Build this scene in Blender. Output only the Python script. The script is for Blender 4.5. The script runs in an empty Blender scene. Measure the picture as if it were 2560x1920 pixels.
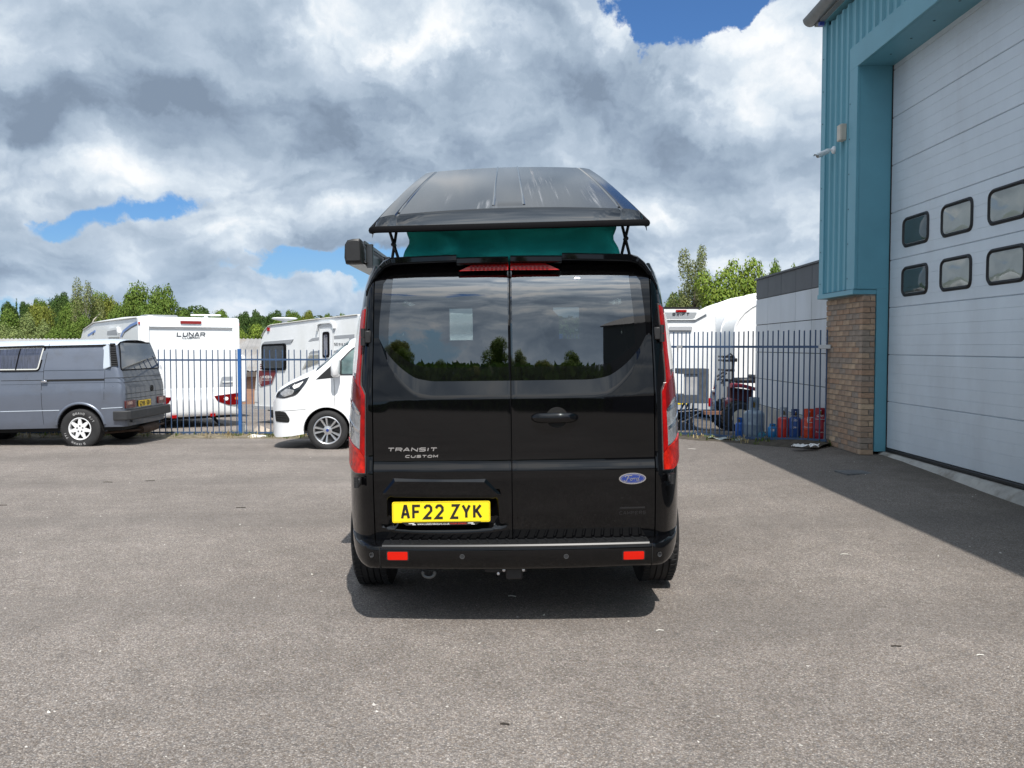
import bpy, bmesh, math, random
from mathutils import Vector, Matrix, noise as mnoise
from mathutils.geometry import tessellate_polygon
R = math.radians
rng = random.Random(7)
SC = bpy.context.scene
COL = SC.collection

# ------------------------------------------------------------------ camera
F, CX, CY, HORIZON, CAMZ = 2150.0, 1280.0, 960.0, 867.0, 1.5
PITCH = math.atan((CY - HORIZON) / F)
cam_data = bpy.data.cameras.new('camera')
cam = bpy.data.objects.new('camera', cam_data)
COL.objects.link(cam)
cam.location = (0, 0, CAMZ)
cam.rotation_euler = (math.pi / 2 - PITCH, 0, 0)
cam_data.sensor_width = 36.0
cam_data.lens = 36.0 * F / 2560.0
cam_data.clip_start = 0.05
cam_data.clip_end = 3000
SC.camera = cam

# ------------------------------------------------------------------ sun + sky
SUN_TO = Vector((0.147, -0.65, 1.0)).normalized()
SUN_EL = math.asin(SUN_TO.z)
sun_data = bpy.data.lights.new('sun', 'SUN')
sun_data.energy = 5.0
sun_data.angle = R(0.5)
sun_data.color = (1.0, 0.955, 0.89)
sun = bpy.data.objects.new('sun', sun_data)
COL.objects.link(sun)
sun.location = (5, -20, 40)
sun.rotation_euler = (-SUN_TO).to_track_quat('-Z', 'Y').to_euler()

world = bpy.data.worlds.new('World')
SC.world = world
world.use_nodes = True
SC.view_settings.view_transform = 'Standard'
SC.view_settings.look = 'None'
SC.view_settings.exposure = 0.2
SC.view_settings.gamma = 1.0
SC.view_settings.use_curve_mapping = False
SC.cycles.use_denoising = True
SC.cycles.max_bounces = 8
SC.cycles.transparent_max_bounces = 12
SC.cycles.sample_clamp_indirect = 6.0


class NT:
    """tiny helper for node trees"""
    def __init__(self, tree):
        self.t = tree
        tree.nodes.clear()

    def n(self, kind, **props):
        nd = self.t.nodes.new(kind)
        for k, v in props.items():
            setattr(nd, k, v)
        return nd

    def l(self, a, b):
        self.t.links.new(a, b)

    def put(self, sock, v):
        if isinstance(v, bpy.types.NodeSocket):
            self.l(v, sock)
        else:
            sock.default_value = v

    def math(self, op, a, b=None, c=None, clamp=False):
        m = self.n('ShaderNodeMath', operation=op, use_clamp=clamp)
        self.put(m.inputs[0], a)
        if b is not None:
            self.put(m.inputs[1], b)
        if c is not None:
            self.put(m.inputs[2], c)
        return m.outputs[0]

    def vmath(self, op, a, b=None):
        m = self.n('ShaderNodeVectorMath', operation=op)
        self.put(m.inputs[0], a)
        if b is not None:
            if op == 'SCALE':
                self.put(m.inputs[3], b)
            else:
                self.put(m.inputs[1], b)
        return m.outputs[0]

    def ramp(self, fac, stops, interp='LINEAR'):
        r = self.n('ShaderNodeValToRGB')
        r.color_ramp.interpolation = interp
        e = r.color_ramp.elements
        while len(e) < len(stops):
            e.new(0.5)
        for i, (p, c) in enumerate(stops):
            e[i].position = p
            e[i].color = (c, c, c, 1) if isinstance(c, (int, float)) else (*c, 1)
        self.l(fac, r.inputs[0])
        return r.outputs[0]

    def smooth(self, v, a, b):
        m = self.n('ShaderNodeMapRange', interpolation_type='SMOOTHSTEP')
        self.put(m.inputs[0], v)
        m.inputs[1].default_value = a
        m.inputs[2].default_value = b
        return m.outputs[0]

    def lin(self, v, a, b, c, d):
        m = self.n('ShaderNodeMapRange')
        self.put(m.inputs[0], v)
        for i, q in enumerate((a, b, c, d)):
            m.inputs[i + 1].default_value = q
        return m.outputs[0]

    def mix(self, f, a, b, blend='MIX'):
        m = self.n('ShaderNodeMix', data_type='RGBA', blend_type=blend)
        self.put(m.inputs[0], f)
        for s, v in ((m.inputs[6], a), (m.inputs[7], b)):
            if isinstance(v, tuple) and len(v) == 3:
                v = (*v, 1)
            self.put(s, v)
        return m.outputs[2]

    def noise(self, vec, scale, detail=2, rough=0.5, lac=2.0, dist=0.0):
        m = self.n('ShaderNodeTexNoise')
        if vec is not None:
            self.l(vec, m.inputs['Vector'])
        m.inputs['Scale'].default_value = scale
        m.inputs['Detail'].default_value = detail
        m.inputs['Roughness'].default_value = rough
        m.inputs['Lacunarity'].default_value = lac
        m.inputs['Distortion'].default_value = dist
        return m.outputs['Fac']


def build_world():
    g = NT(world.node_tree)
    out = g.n('ShaderNodeOutputWorld')
    bg = g.n('ShaderNodeBackground')
    g.l(bg.outputs[0], out.inputs[0])
    bg.inputs[1].default_value = 0.092
    sky = g.n('ShaderNodeTexSky', sky_type='NISHITA', sun_disc=False)
    sky.sun_elevation = SUN_EL
    sky.sun_rotation = math.atan2(SUN_TO.x, SUN_TO.y)
    sky.altitude = 120
    sky.air_density = 1.0
    sky.dust_density = 1.0
    sky.ozone_density = 2.2
    tc = g.n('ShaderNodeTexCoord')
    d = tc.outputs['Generated']
    sp = g.n('ShaderNodeSeparateXYZ')
    g.l(d, sp.inputs[0])
    zz = g.math('ADD', g.math('MAXIMUM', sp.outputs[2], 0.0), 0.34)
    px = g.math('DIVIDE', sp.outputs[0], zz)
    py = g.math('DIVIDE', sp.outputs[1], zz)
    cb = g.n('ShaderNodeCombineXYZ')
    g.l(px, cb.inputs[0]); g.l(py, cb.inputs[1])
    cb.inputs[2].default_value = SEED
    P = cb.outputs[0]
    wa = g.n('ShaderNodeTexNoise'); g.l(d, wa.inputs['Vector']); wa.inputs['Scale'].default_value = 7.0; wa.inputs['Detail'].default_value = 8; wa.inputs['Roughness'].default_value = 0.6
    P0 = P
    P = g.vmath('ADD', P, g.vmath('MULTIPLY', g.vmath('SUBTRACT', wa.outputs['Color'], (0.5, 0.5, 0.5)), (0.42, 0.42, 0.0)))
    # large decks, then broken cumulus inside them
    big = g.noise(P, 0.8, 2, 0.5)
    dn = g.noise(P, 1.8, 9, 0.56, 2.1, 0.25)
    soft = g.noise(P, 1.8, 4.5, 0.53, 2.1, 0.25)
    soft2 = g.noise(g.vmath('ADD', P, (-0.03, 0.14, 0.03)), 1.8, 4.5, 0.53, 2.1, 0.25)   # same field a little farther off
    fine = g.noise(d, 13.0, 8, 0.62)
    thick = g.math('ADD', g.math('MULTIPLY', big, 0.8), g.math('MULTIPLY', dn, 0.75))
    def deck(cx, cy, rx, ry, amp):        # one cloud deck or gap: where it lies overhead, its size and weight
        v = g.n('ShaderNodeVectorMath', operation='LENGTH')
        g.l(g.vmath('MULTIPLY', g.vmath('SUBTRACT', P, (cx, cy, SEED)), (1 / rx, 1 / ry, 1)), v.inputs[0])
        e = g.math('POWER', 2.718, g.math('MULTIPLY', g.math('MULTIPLY', v.outputs['Value'], v.outputs['Value']), -1.0))
        return g.math('MULTIPLY', e, amp)
    vw = g.n('ShaderNodeTexVoronoi', feature='SMOOTH_F1')
    wq = g.n('ShaderNodeTexNoise'); g.l(P, wq.inputs['Vector']); wq.inputs['Scale'].default_value = 5.0; wq.inputs['Detail'].default_value = 5
    g.l(g.vmath('ADD', d, g.vmath('SCALE', g.vmath('SUBTRACT', wq.outputs['Color'], (0.5, 0.5, 0.5)), 0.10)), vw.inputs['Vector'])
    vw.inputs['Scale'].default_value = 11.0; vw.inputs['Smoothness'].default_value = 0.5
    bil = g.math('SUBTRACT', 0.32, vw.outputs['Distance'])          # rounded heads of cumulus
    thick = g.math('ADD', thick, g.math('MULTIPLY', bil, 0.10))
    gaps = None
    for a in ((0.26, 1.33, 0.13, 0.20, -0.42), (-0.86, 1.90, 0.30, 0.08, -0.22), (-0.54, 2.20, 0.32, 0.10, -0.20), (-1.1, 2.3, 0.3, 0.1, -0.12),
              (-0.52, 1.5, 0.7, 0.42, 0.16), (0.56, 1.38, 0.24, 0.2, 0.14), (0.5, 1.68, 0.35, 0.28, 0.12), (-0.08, 1.32, 0.18, 0.24, 0.08), (0.0, -0.85, 0.6, 0.4, 0.15)):
        q = deck(*a)
        gaps = q if gaps is None else g.math('ADD', gaps, q)
    cover = g.smooth(g.math('ADD', thick, gaps), COV0, COV0 + 0.055)
    rel = g.math('SUBTRACT', soft2, soft)
    sh = g.math('ADD', 0.50, g.math('MULTIPLY', rel, 2.4))
    sh = g.math('ADD', sh, g.math('MULTIPLY', g.math('SUBTRACT', 0.79, thick), 1.7))
    sh = g.math('ADD', sh, g.math('MULTIPLY', g.math('SUBTRACT', fine, 0.5), 0.75))
    sh = g.math('ADD', sh, g.math('MULTIPLY', bil, 0.75))
    for a in ((-0.69, 1.53, 0.5, 0.22, -0.22), (-0.22, 1.74, 0.42, 0.14, -0.20), (-0.15, 1.40, 0.2, 0.10, 0.34), (0.46, 1.68, 0.3, 0.18, 0.22),
              (0.5, 1.34, 0.2, 0.12, 0.18), (-0.75, 2.05, 0.5, 0.15, 0.15), (0.0, -0.85, 0.6, 0.4, 0.32), (0.0, -2.0, 1.2, 0.6, 0.12)):
        sh = g.math('ADD', sh, deck(*a))
    sh = g.math('ADD', g.math('MULTIPLY', sh, 0.80), 0.20)
    col = g.ramp(sh, [(0.0, (2.2, 2.85, 3.8)), (0.18, (2.9, 3.7, 4.8)), (0.36, (3.8, 4.7, 5.8)), (0.56, (4.9, 5.8, 6.9)),
                      (0.78, (6.9, 7.7, 8.5)), (1.0, (9.4, 9.6, 9.8))])
    # brighter towards the sun, as sunlit cloud is
    sd = g.n('ShaderNodeVectorMath', operation='DOT_PRODUCT')
    g.l(d, sd.inputs[0]); sd.inputs[1].default_value = SUN_TO
    sg = g.math('ADD', 1.0, g.math('MULTIPLY', g.math('POWER', g.math('MAXIMUM', sd.outputs['Value'], 0.0), 6.0), 1.5))
    col = g.mix(1.0, col, g.vmath('SCALE', (1, 1, 1), sg), 'MULTIPLY')
    # clouds pale off towards the horizon, and the band below it is plain haze
    hz = g.smooth(sp.outputs[2], 0.15, -0.02)
    col = g.mix(g.math('MULTIPLY', hz, 0.45), col, (4.6, 6.0, 7.8))
    skyc = g.mix(1.0, sky.outputs[0], (0.55, 0.85, 1.2), 'MULTIPLY')
    skyc = g.mix(g.math('MULTIPLY', hz, 0.8), skyc, (3.9, 6.0, 8.6))
    fin = g.mix(cover, skyc, col)
    fin = g.mix(g.smooth(sp.outputs[2], 0.0, -0.03), fin, (2.2, 2.5, 2.7))
    g.l(fin, bg.inputs[0])


SEED, COV0 = 12.3, 0.63
build_world()

# ------------------------------------------------------------------ pixel rays (photograph pixels, 2560 x 1920) for placing things
def ray(u, v):
    xc, yc = (u - CX) / F, (CY - v) / F
    c, s = math.cos(PITCH), math.sin(PITCH)
    return Vector((xc, c + yc * s, -s + yc * c))


def at(u, v, Y):
    d = ray(u, v)
    t = Y / d.y
    return Vector((d.x * t, Y, CAMZ + d.z * t))


def at_x(u, v, X):
    d = ray(u, v)
    t = X / d.x
    return Vector((X, d.y * t, CAMZ + d.z * t))


def sstep(a, b, x):
    t = min(1, max(0, (x - a) / (b - a)))
    return t * t * (3 - 2 * t)


def gz(x, y):
    """height of the yard: level by the unit, falling gently to the fence and the storage compound"""
    a = 1 - sstep(0.8, 3.4, x) * (1 - sstep(14.5, 19, y))
    z = -0.027 * (min(max(y, 5), 22) - 5) * a
    z += 0.09 * sstep(3.5, 4.6, x) * sstep(7.5, 11, y) * (1 - sstep(13, 16, y))
    if y > 22:
        z -= 0.045 * (min(y, 60) - 22)
    if y > 60:
        z -= 0.02 * (min(y, 90) - 60)
    return z


def on_ground(u, v):
    Y = 5.0
    for _ in range(60):
        d = ray(u, v)
        p = at(u, v, Y)
        Y = Y + 0.5 * ((gz(p.x, Y) - CAMZ) / d.z * d.y - Y)
    return at(u, v, Y)


# ------------------------------------------------------------------ materials
MATS = {}


def mat(name, color, rough=0.5, metal=0.0, spec=0.5, coat=0.0, var=0.0, vscale=6.0, bump=0.0, bscale=60.0, trans=0.0,
        island=0.0, dirt=None, dscale=2.0, damt=0.5, alpha=None, stretch=None, rvar=0.0, emit=0.0):
    m = bpy.data.materials.new(name)
    m.use_nodes = True
    g = NT(m.node_tree)
    out = g.n('ShaderNodeOutputMaterial')
    b = g.n('ShaderNodeBsdfPrincipled')
    g.l(b.outputs[0], out.inputs[0])
    b.inputs['Roughness'].default_value = rough
    b.inputs['Metallic'].default_value = metal
    b.inputs['Specular IOR Level'].default_value = spec
    b.inputs['Coat Weight'].default_value = coat
    b.inputs['Coat Roughness'].default_value = 0.03
    tc = g.n('ShaderNodeTexCoord')
    vec = tc.outputs['Object']
    if stretch:
        vec = g.vmath('MULTIPLY', vec, stretch)
    c = (*color, 1)
    if var > 0:
        f = g.noise(vec, vscale, 5, 0.6)
        lo = tuple(max(0, x * (1 - var)) for x in color)
        hi = tuple(min(1, x * (1 + var)) for x in color)
        c = g.ramp(f, [(0.3, lo), (0.7, hi)])
    if island > 0:
        gi = g.n('ShaderNodeNewGeometry')
        oi = g.n('ShaderNodeObjectInfo')
        k = g.math('FRACT', g.math('ADD', gi.outputs['Random Per Island'], oi.outputs['Random']))
        hs = g.n('ShaderNodeHueSaturation')
        g.l(g.lin(k, 0, 1, 1 - island, 1 + island), hs.inputs['Value'])
        g.l(g.lin(g.math('FRACT', g.math('MULTIPLY', k, 7.3)), 0, 1, 0.5 - 0.05 * island, 0.5 + 0.05 * island), hs.inputs['Hue'])
        g.put(hs.inputs['Color'], c)
        c = hs.outputs[0]
    if dirt:
        f = g.smooth(g.noise(vec, dscale, 6, 0.65), 0.48, 0.72)
        c = g.mix(g.math('MULTIPLY', f, damt), c, dirt)
    g.put(b.inputs['Base Color'], c)
    if rvar > 0:
        f = g.noise(vec, vscale * 1.7, 4, 0.6)
        g.l(g.lin(f, 0.3, 0.7, max(0.02, rough - rvar), min(1, rough + rvar)), b.inputs['Roughness'])
    if bump > 0:
        bp = g.n('ShaderNodeBump')
        bp.inputs['Strength'].default_value = bump
        bp.inputs['Distance'].default_value = 0.01
        g.l(g.noise(vec, bscale, 4, 0.6), bp.inputs['Height'])
        g.l(bp.outputs[0], b.inputs['Normal'])
    if trans > 0:
        tr = g.n('ShaderNodeBsdfTranslucent')
        g.put(tr.inputs[0], c)
        mx = g.n('ShaderNodeMixShader')
        mx.inputs[0].default_value = trans
        g.l(b.outputs[0], mx.inputs[1]); g.l(tr.outputs[0], mx.inputs[2])
        g.l(mx.outputs[0], out.inputs[0])
    MATS[name] = m
    return m


def glass_mat(name, tint, rough=0.0, ior=1.5, wob=0.0, wscale=3.0, refl=1.0):
    """thin window glass: clear tinted sheet with a mirror-sharp surface reflection"""
    m = bpy.data.materials.new(name)
    m.use_nodes = True
    g = NT(m.node_tree)
    out = g.n('ShaderNodeOutputMaterial')
    tr = g.n('ShaderNodeBsdfTransparent')
    tr.inputs[0].default_value = (*tint, 1)
    gl = g.n('ShaderNodeBsdfGlossy')
    gl.inputs['Roughness'].default_value = rough
    gl.inputs['Color'].default_value = (refl, refl, refl, 1)
    fr = g.n('ShaderNodeFresnel')
    gb = g.n('ShaderNodeNewGeometry')          # the same reflectance from either side of the sheet
    g.l(g.lin(gb.outputs['Backfacing'], 0, 1, ior, 1 / ior), fr.inputs[0])
    if wob > 0:
        tc = g.n('ShaderNodeTexCoord')
        bp = g.n('ShaderNodeBump')
        bp.inputs['Strength'].default_value = wob
        bp.inputs['Distance'].default_value = 0.05
        g.l(g.noise(tc.outputs['Object'], wscale, 1.5, 0.4), bp.inputs['Height'])
        g.l(bp.outputs[0], gl.inputs['Normal'])
    mx = g.n('ShaderNodeMixShader')
    g.l(fr.outputs[0], mx.inputs[0])
    g.l(tr.outputs[0], mx.inputs[1]); g.l(gl.outputs[0], mx.inputs[2])
    g.l(mx.outputs[0], out.inputs[0])
    MATS[name] = m
    return m


# ------------------------------------------------------------------ mesh builder
class MB:
    def __init__(self):
        self.v, self.f = [], []

    def add(self, vs, fs, M=None):
        o = len(self.v)
        self.v += [tuple(M @ Vector(p)) if M is not None else tuple(p) for p in vs]
        self.f += [tuple(i + o for i in q) for q in fs]
        return self

    def box(self, x0, x1, y0, y1, z0, z1, M=None, bev=0.0):
        if x1 < x0: x0, x1 = x1, x0
        if y1 < y0: y0, y1 = y1, y0
        if z1 < z0: z0, z1 = z1, z0
        b = min(bev, (x1 - x0) * 0.45, (y1 - y0) * 0.45, (z1 - z0) * 0.45)
        if b <= 0:
            vs = [(x, y, z) for z in (z0, z1) for y in (y0, y1) for x in (x0, x1)]
            fs = [(0, 2, 3, 1), (4, 5, 7, 6), (0, 1, 5, 4), (2, 6, 7, 3), (0, 4, 6, 2), (1, 3, 7, 5)]
            return self.add(vs, fs, M)
        X, Y, Z = (x0, x1), (y0, y1), (z0, z1)
        vs, ix = [], {}
        for i in (0, 1):
            for j in (0, 1):
                for k in (0, 1):
                    cx, cy, cz = X[i], Y[j], Z[k]
                    sx, sy, sz = (b if i == 0 else -b), (b if j == 0 else -b), (b if k == 0 else -b)
                    ix[i, j, k, 0] = len(vs); vs.append((cx, cy + sy, cz + sz))
                    ix[i, j, k, 1] = len(vs); vs.append((cx + sx, cy, cz + sz))
                    ix[i, j, k, 2] = len(vs); vs.append((cx + sx, cy + sy, cz))
        fs = []
        for a in (0, 1):
            q = [ix[a, 0, 0, 0], ix[a, 1, 0, 0], ix[a, 1, 1, 0], ix[a, 0, 1, 0]]
            fs.append(tuple(q if a else q[::-1]))
            q = [ix[0, a, 0, 1], ix[0, a, 1, 1], ix[1, a, 1, 1], ix[1, a, 0, 1]]
            fs.append(tuple(q if a else q[::-1]))
            q = [ix[0, 0, a, 2], ix[1, 0, a, 2], ix[1, 1, a, 2], ix[0, 1, a, 2]]
            fs.append(tuple(q if a else q[::-1]))
        for i in (0, 1):
            for j in (0, 1):
                fs.append((ix[i, j, 0, 0], ix[i, j, 1, 0], ix[i, j, 1, 1], ix[i, j, 0, 1]))
                fs.append((ix[i, 0, j, 0], ix[i, 1, j, 0], ix[i, 1, j, 2], ix[i, 0, j, 2]))
                fs.append((ix[0, i, j, 1], ix[1, i, j, 1], ix[1, i, j, 2], ix[0, i, j, 2]))
                for k in (0, 1):
                    fs.append((ix[i, j, k, 0], ix[i, j, k, 1], ix[i, j, k, 2]))
        return self.add(vs, fs, M)

    def tube(self, pts, r, n=8, caps=True):
        pts = [Vector(p) for p in pts]
        rs = r if isinstance(r, (list, tuple)) else [r] * len(pts)
        vs, fs = [], []
        up = None
        for i, p in enumerate(pts):
            t = (pts[min(i + 1, len(pts) - 1)] - pts[max(i - 1, 0)]).normalized()
            if up is None:
                up = Vector((0, 0, 1)) if abs(t.z) < 0.9 else Vector((1, 0, 0))
            a = t.cross(up).normalized()
            b = a.cross(t).normalized()
            up = b
            for k in range(n):
                w = 2 * math.pi * k / n
                vs.append(p + (a * math.cos(w) + b * math.sin(w)) * rs[i])
        for i in range(len(pts) - 1):
            for k in range(n):
                fs.append((i * n + k, i * n + (k + 1) % n, (i + 1) * n + (k + 1) % n, (i + 1) * n + k))
        if caps:
            fs.append(tuple(range(n))[::-1])
            fs.append(tuple(range((len(pts) - 1) * n, len(pts) * n)))
        return self.add(vs, fs)

    def lathe(self, prof, n=24, M=None, close=False, caps=True):
        """prof: (radius, height) along local z"""
        vs, fs = [], []
        for r, z in prof:
            for k in range(n):
                w = 2 * math.pi * k / n
                vs.append((r * math.cos(w), r * math.sin(w), z))
        m = len(prof)
        for i in range(m if close else m - 1):
            j = (i + 1) % m
            for k in range(n):
                fs.append((i * n + k, i * n + (k + 1) % n, j * n + (k + 1) % n, j * n + k))
        if not close and caps:
            if prof[0][0] > 1e-5:
                fs.append(tuple(range(n))[::-1])
            if prof[-1][0] > 1e-5:
                fs.append(tuple(range((m - 1) * n, m * n)))
        return self.add(vs, fs, M)

    def grid(self, P, closed_u=False):
        """P[i][j] points"""
        ni, nj = len(P), len(P[0])
        vs = [p for row in P for p in row]
        fs = []
        for i in range(ni - 1):
            for j in range(nj if closed_u else nj - 1):
                k = (j + 1) % nj
                fs.append((i * nj + j, i * nj + k, (i + 1) * nj + k, (i + 1) * nj + j))
        return self.add(vs, fs)

    def prism(self, poly, f, d0, d1):
        """outline poly (a, b); f(a, b, d) -> point; a slab between depths d0 and d1"""
        n = len(poly)
        vs = [f(a, b, d0) for a, b in poly] + [f(a, b, d1) for a, b in poly]
        tri = tessellate_polygon([[Vector((a, b, 0)) for a, b in poly]])
        fs = [tuple(t) for t in tri] + [tuple(i + n for i in t[::-1]) for t in tri]
        for i in range(n):
            j = (i + 1) % n
            fs.append((i, j, j + n, i + n))
        return self.add(vs, fs)

    def skin(self, poly, f, d0, d1, ca=None, cb=None):
        """like prism, but the outline is cut into cells first so that it can follow a curved surface"""
        bm = bmesh.new()
        vs = [bm.verts.new((a, b, 0)) for a, b in poly]
        bm.faces.new(vs)
        for step, ax in ((ca, 0), (cb, 1)):
            if not step:
                continue
            lo = min(p[ax] for p in poly)
            hi = max(p[ax] for p in poly)
            k = math.floor(lo / step) + 1
            while k * step < hi - 1e-6:
                co = [0, 0, 0]; co[ax] = k * step
                no = [0, 0, 0]; no[ax] = 1
                bmesh.ops.bisect_plane(bm, geom=bm.verts[:] + bm.edges[:] + bm.faces[:], dist=1e-6, plane_co=co, plane_no=no)
                k += 1
        bmesh.ops.triangulate(bm, faces=bm.faces[:])
        bm.verts.index_update()
        pts = [(v.co.x, v.co.y) for v in bm.verts]
        n = len(pts)
        out = [f(a, b, d1) for a, b in pts]
        fs = [tuple(v.index for v in q.verts) for q in bm.faces]
        if abs(d1 - d0) > 1e-9:
            out += [f(a, b, d0) for a, b in pts]
            fs += [tuple(i + n for i in q[::-1]) for q in fs]
            for e in bm.edges:
                if len(e.link_faces) == 1:
                    i, j = e.verts[0].index, e.verts[1].index
                    fs.append((j, i, i + n, j + n))
        bm.free()
        return self.add(out, fs)

    def build(self, name, m, parent=None, smooth=30, fix=True):
        me = bpy.data.meshes.new(name)
        me.from_pydata([tuple(p) for p in self.v], [], self.f)
        if fix:
            bm = bmesh.new()
            bm.from_mesh(me)
            bmesh.ops.recalc_face_normals(bm, faces=bm.faces[:])
            bm.to_mesh(me)
            bm.free()
        me.materials.append(m)
        if smooth:
            me.shade_smooth()
            if smooth < 180:
                me.set_sharp_from_angle(angle=R(smooth))
        me.update()
        o = bpy.data.objects.new(name, me)
        COL.objects.link(o)
        if parent:
            o.parent = parent
        return o


def tag(o, label=None, cat=None, group=None, kind=None):
    if label: o['label'] = label
    if cat: o['category'] = cat
    if group: o['group'] = group
    if kind: o['kind'] = kind
    return o


def empty(name, loc=(0, 0, 0), rot=(0, 0, 0), label=None, cat=None, group=None):
    o = bpy.data.objects.new(name, None)
    COL.objects.link(o)
    o.location = loc
    o.rotation_euler = rot
    o.empty_display_size = 0.2
    return tag(o, label, cat, group)


def inst(name, me, parent=None, loc=(0, 0, 0), rot=(0, 0, 0), sc=(1, 1, 1)):
    o = bpy.data.objects.new(name, me)
    COL.objects.link(o)
    o.location, o.rotation_euler, o.scale = loc, rot, sc
    if parent: o.parent = parent
    return o


def copy_tree(o, parent=None):
    c = o.copy()
    COL.objects.link(c)
    c.parent = parent
    for ch in list(o.children):
        copy_tree(ch, c)
    return c


def round_poly(pts, r, n=4):
    out, m = [], len(pts)
    for i in range(m):
        p0, p, p1 = Vector(pts[i - 1]), Vector(pts[i]), Vector(pts[(i + 1) % m])
        rr = r[i] if isinstance(r, (list, tuple)) else r
        if rr <= 0:
            out.append(tuple(p)); continue
        a, b = (p0 - p), (p1 - p)
        k = min(rr, a.length * 0.48, b.length * 0.48)
        a, b = p + a.normalized() * k, p + b.normalized() * k
        for j in range(n + 1):
            t = j / n
            q = a * (1 - t) ** 2 + p * 2 * t * (1 - t) + b * t * t
            out.append((q.x, q.y))
    return out


def rect(a0, a1, b0, b1, r=0, n=4):
    p = [(a0, b0), (a1, b0), (a1, b1), (a0, b1)]
    return round_poly(p, r, n) if r else p


def inset(poly, d):
    """shrink a convex-ish outline by d"""
    m = len(poly)
    area = sum(poly[i][0] * poly[(i + 1) % m][1] - poly[(i + 1) % m][0] * poly[i][1] for i in range(m))
    s = 1 if area > 0 else -1
    out = []
    for i in range(m):
        p0, p, p1 = Vector(poly[i - 1]), Vector(poly[i]), Vector(poly[(i + 1) % m])
        e0, e1 = (p - p0).normalized(), (p1 - p).normalized()
        n0, n1 = Vector((-e0.y, e0.x)) * s, Vector((-e1.y, e1.x)) * s
        b = (n0 + n1)
        if b.length < 1e-6:
            b = n0
        b.normalize()
        k = d / max(0.35, b.dot(n0))
        out.append((p.x + b.x * k, p.y + b.y * k))
    return out


# ------------------------------------------------------------------ stroke lettering
# every glyph: strokes on a cell 0..1 wide, 0..1 high
def _arc(cx, cy, rx, ry, a0, a1, n=6):
    return [(cx + rx * math.cos(R(a0 + (a1 - a0) * i / n)), cy + ry * math.sin(R(a0 + (a1 - a0) * i / n))) for i in range(n + 1)]


_O = [(0.25, 0), (0.75, 0), (1, 0.22), (1, 0.78), (0.75, 1), (0.25, 1), (0, 0.78), (0, 0.22), (0.25, 0)]
GLYPH = {
    'A': [[(0, 0), (0.42, 1), (0.58, 1), (1, 0)], [(0.16, 0.33), (0.84, 0.33)]],
    'B': [[(0, 0), (0, 1), (0.75, 1), (0.95, 0.85), (0.95, 0.65), (0.75, 0.52), (0, 0.52)], [(0.75, 0.52), (1, 0.38), (1, 0.14), (0.78, 0), (0, 0)]],
    'C': [[(1, 0), (0.25, 0), (0, 0.22), (0, 0.78), (0.25, 1), (1, 1)]],
    'D': [[(0, 0), (0, 1), (0.7, 1), (1, 0.75), (1, 0.25), (0.7, 0), (0, 0)]],
    'E': [[(1, 0), (0, 0), (0, 1), (1, 1)], [(0, 0.5), (0.85, 0.5)]],
    'F': [[(0, 0), (0, 1), (1, 1)], [(0, 0.52), (0.82, 0.52)]],
    'G': [[(1, 0.8), (0.78, 1), (0.25, 1), (0, 0.78), (0, 0.22), (0.25, 0), (1, 0), (1, 0.45), (0.55, 0.45)]],
    'I': [[(0.5, 0), (0.5, 1)]],
    'K': [[(0, 0), (0, 1)], [(0.95, 1), (0.12, 0.45)], [(0.3, 0.6), (1, 0)]],
    'L': [[(0, 1), (0, 0), (1, 0)]],
    'M': [[(0, 0), (0, 1), (0.5, 0.3), (1, 1), (1, 0)]],
    'N': [[(0, 0), (0, 1), (1, 0), (1, 1)]],
    'O': [_O],
    'P': [[(0, 0), (0, 1), (0.75, 1), (1, 0.85), (1, 0.6), (0.75, 0.45), (0, 0.45)]],
    'R': [[(0, 0), (0, 1), (0.8, 1), (1, 0.85), (1, 0.6), (0.8, 0.45), (0, 0.45)], [(0.6, 0.45), (1, 0)]],
    'S': [[(0, 0), (0.8, 0), (1, 0.14), (1, 0.38), (0.8, 0.5), (0.2, 0.5), (0, 0.62), (0, 0.86), (0.2, 1), (1, 1)]],
    'T': [[(0, 1), (1, 1)], [(0.5, 1), (0.5, 0)]],
    'U': [[(0, 1), (0, 0.22), (0.25, 0), (0.75, 0), (1, 0.22), (1, 1)]],
    'V': [[(0, 1), (0.5, 0), (1, 1)]],
    'W': [[(0, 1), (0.25, 0), (0.5, 0.75), (0.75, 0), (1, 1)]],
    'X': [[(0, 0), (1, 1)], [(0, 1), (1, 0)]],
    'Y': [[(0, 1), (0.5, 0.45), (1, 1)], [(0.5, 0.45), (0.5, 0)]],
    'Z': [[(0, 1), (1, 1), (0, 0), (1, 0)]],
    '2': [[(0.02, 0.78), (0.12, 0.92), (0.3, 1), (0.7, 1), (0.95, 0.85), (0.97, 0.6), (0, 0), (1, 0)]],
    '7': [[(0, 1), (1, 1), (0.35, 0)]],
    '1': [[(0.2, 0.75), (0.55, 1), (0.55, 0)]],
    '9': [[(0.1, 0), (0.75, 0), (1, 0.25), (1, 0.8), (0.8, 1), (0.2, 1), (0, 0.82), (0, 0.6), (0.2, 0.45), (1, 0.45)]],
    '/': [[(0.1, 0), (0.9, 1)]],
    ' ': [],
}


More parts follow.
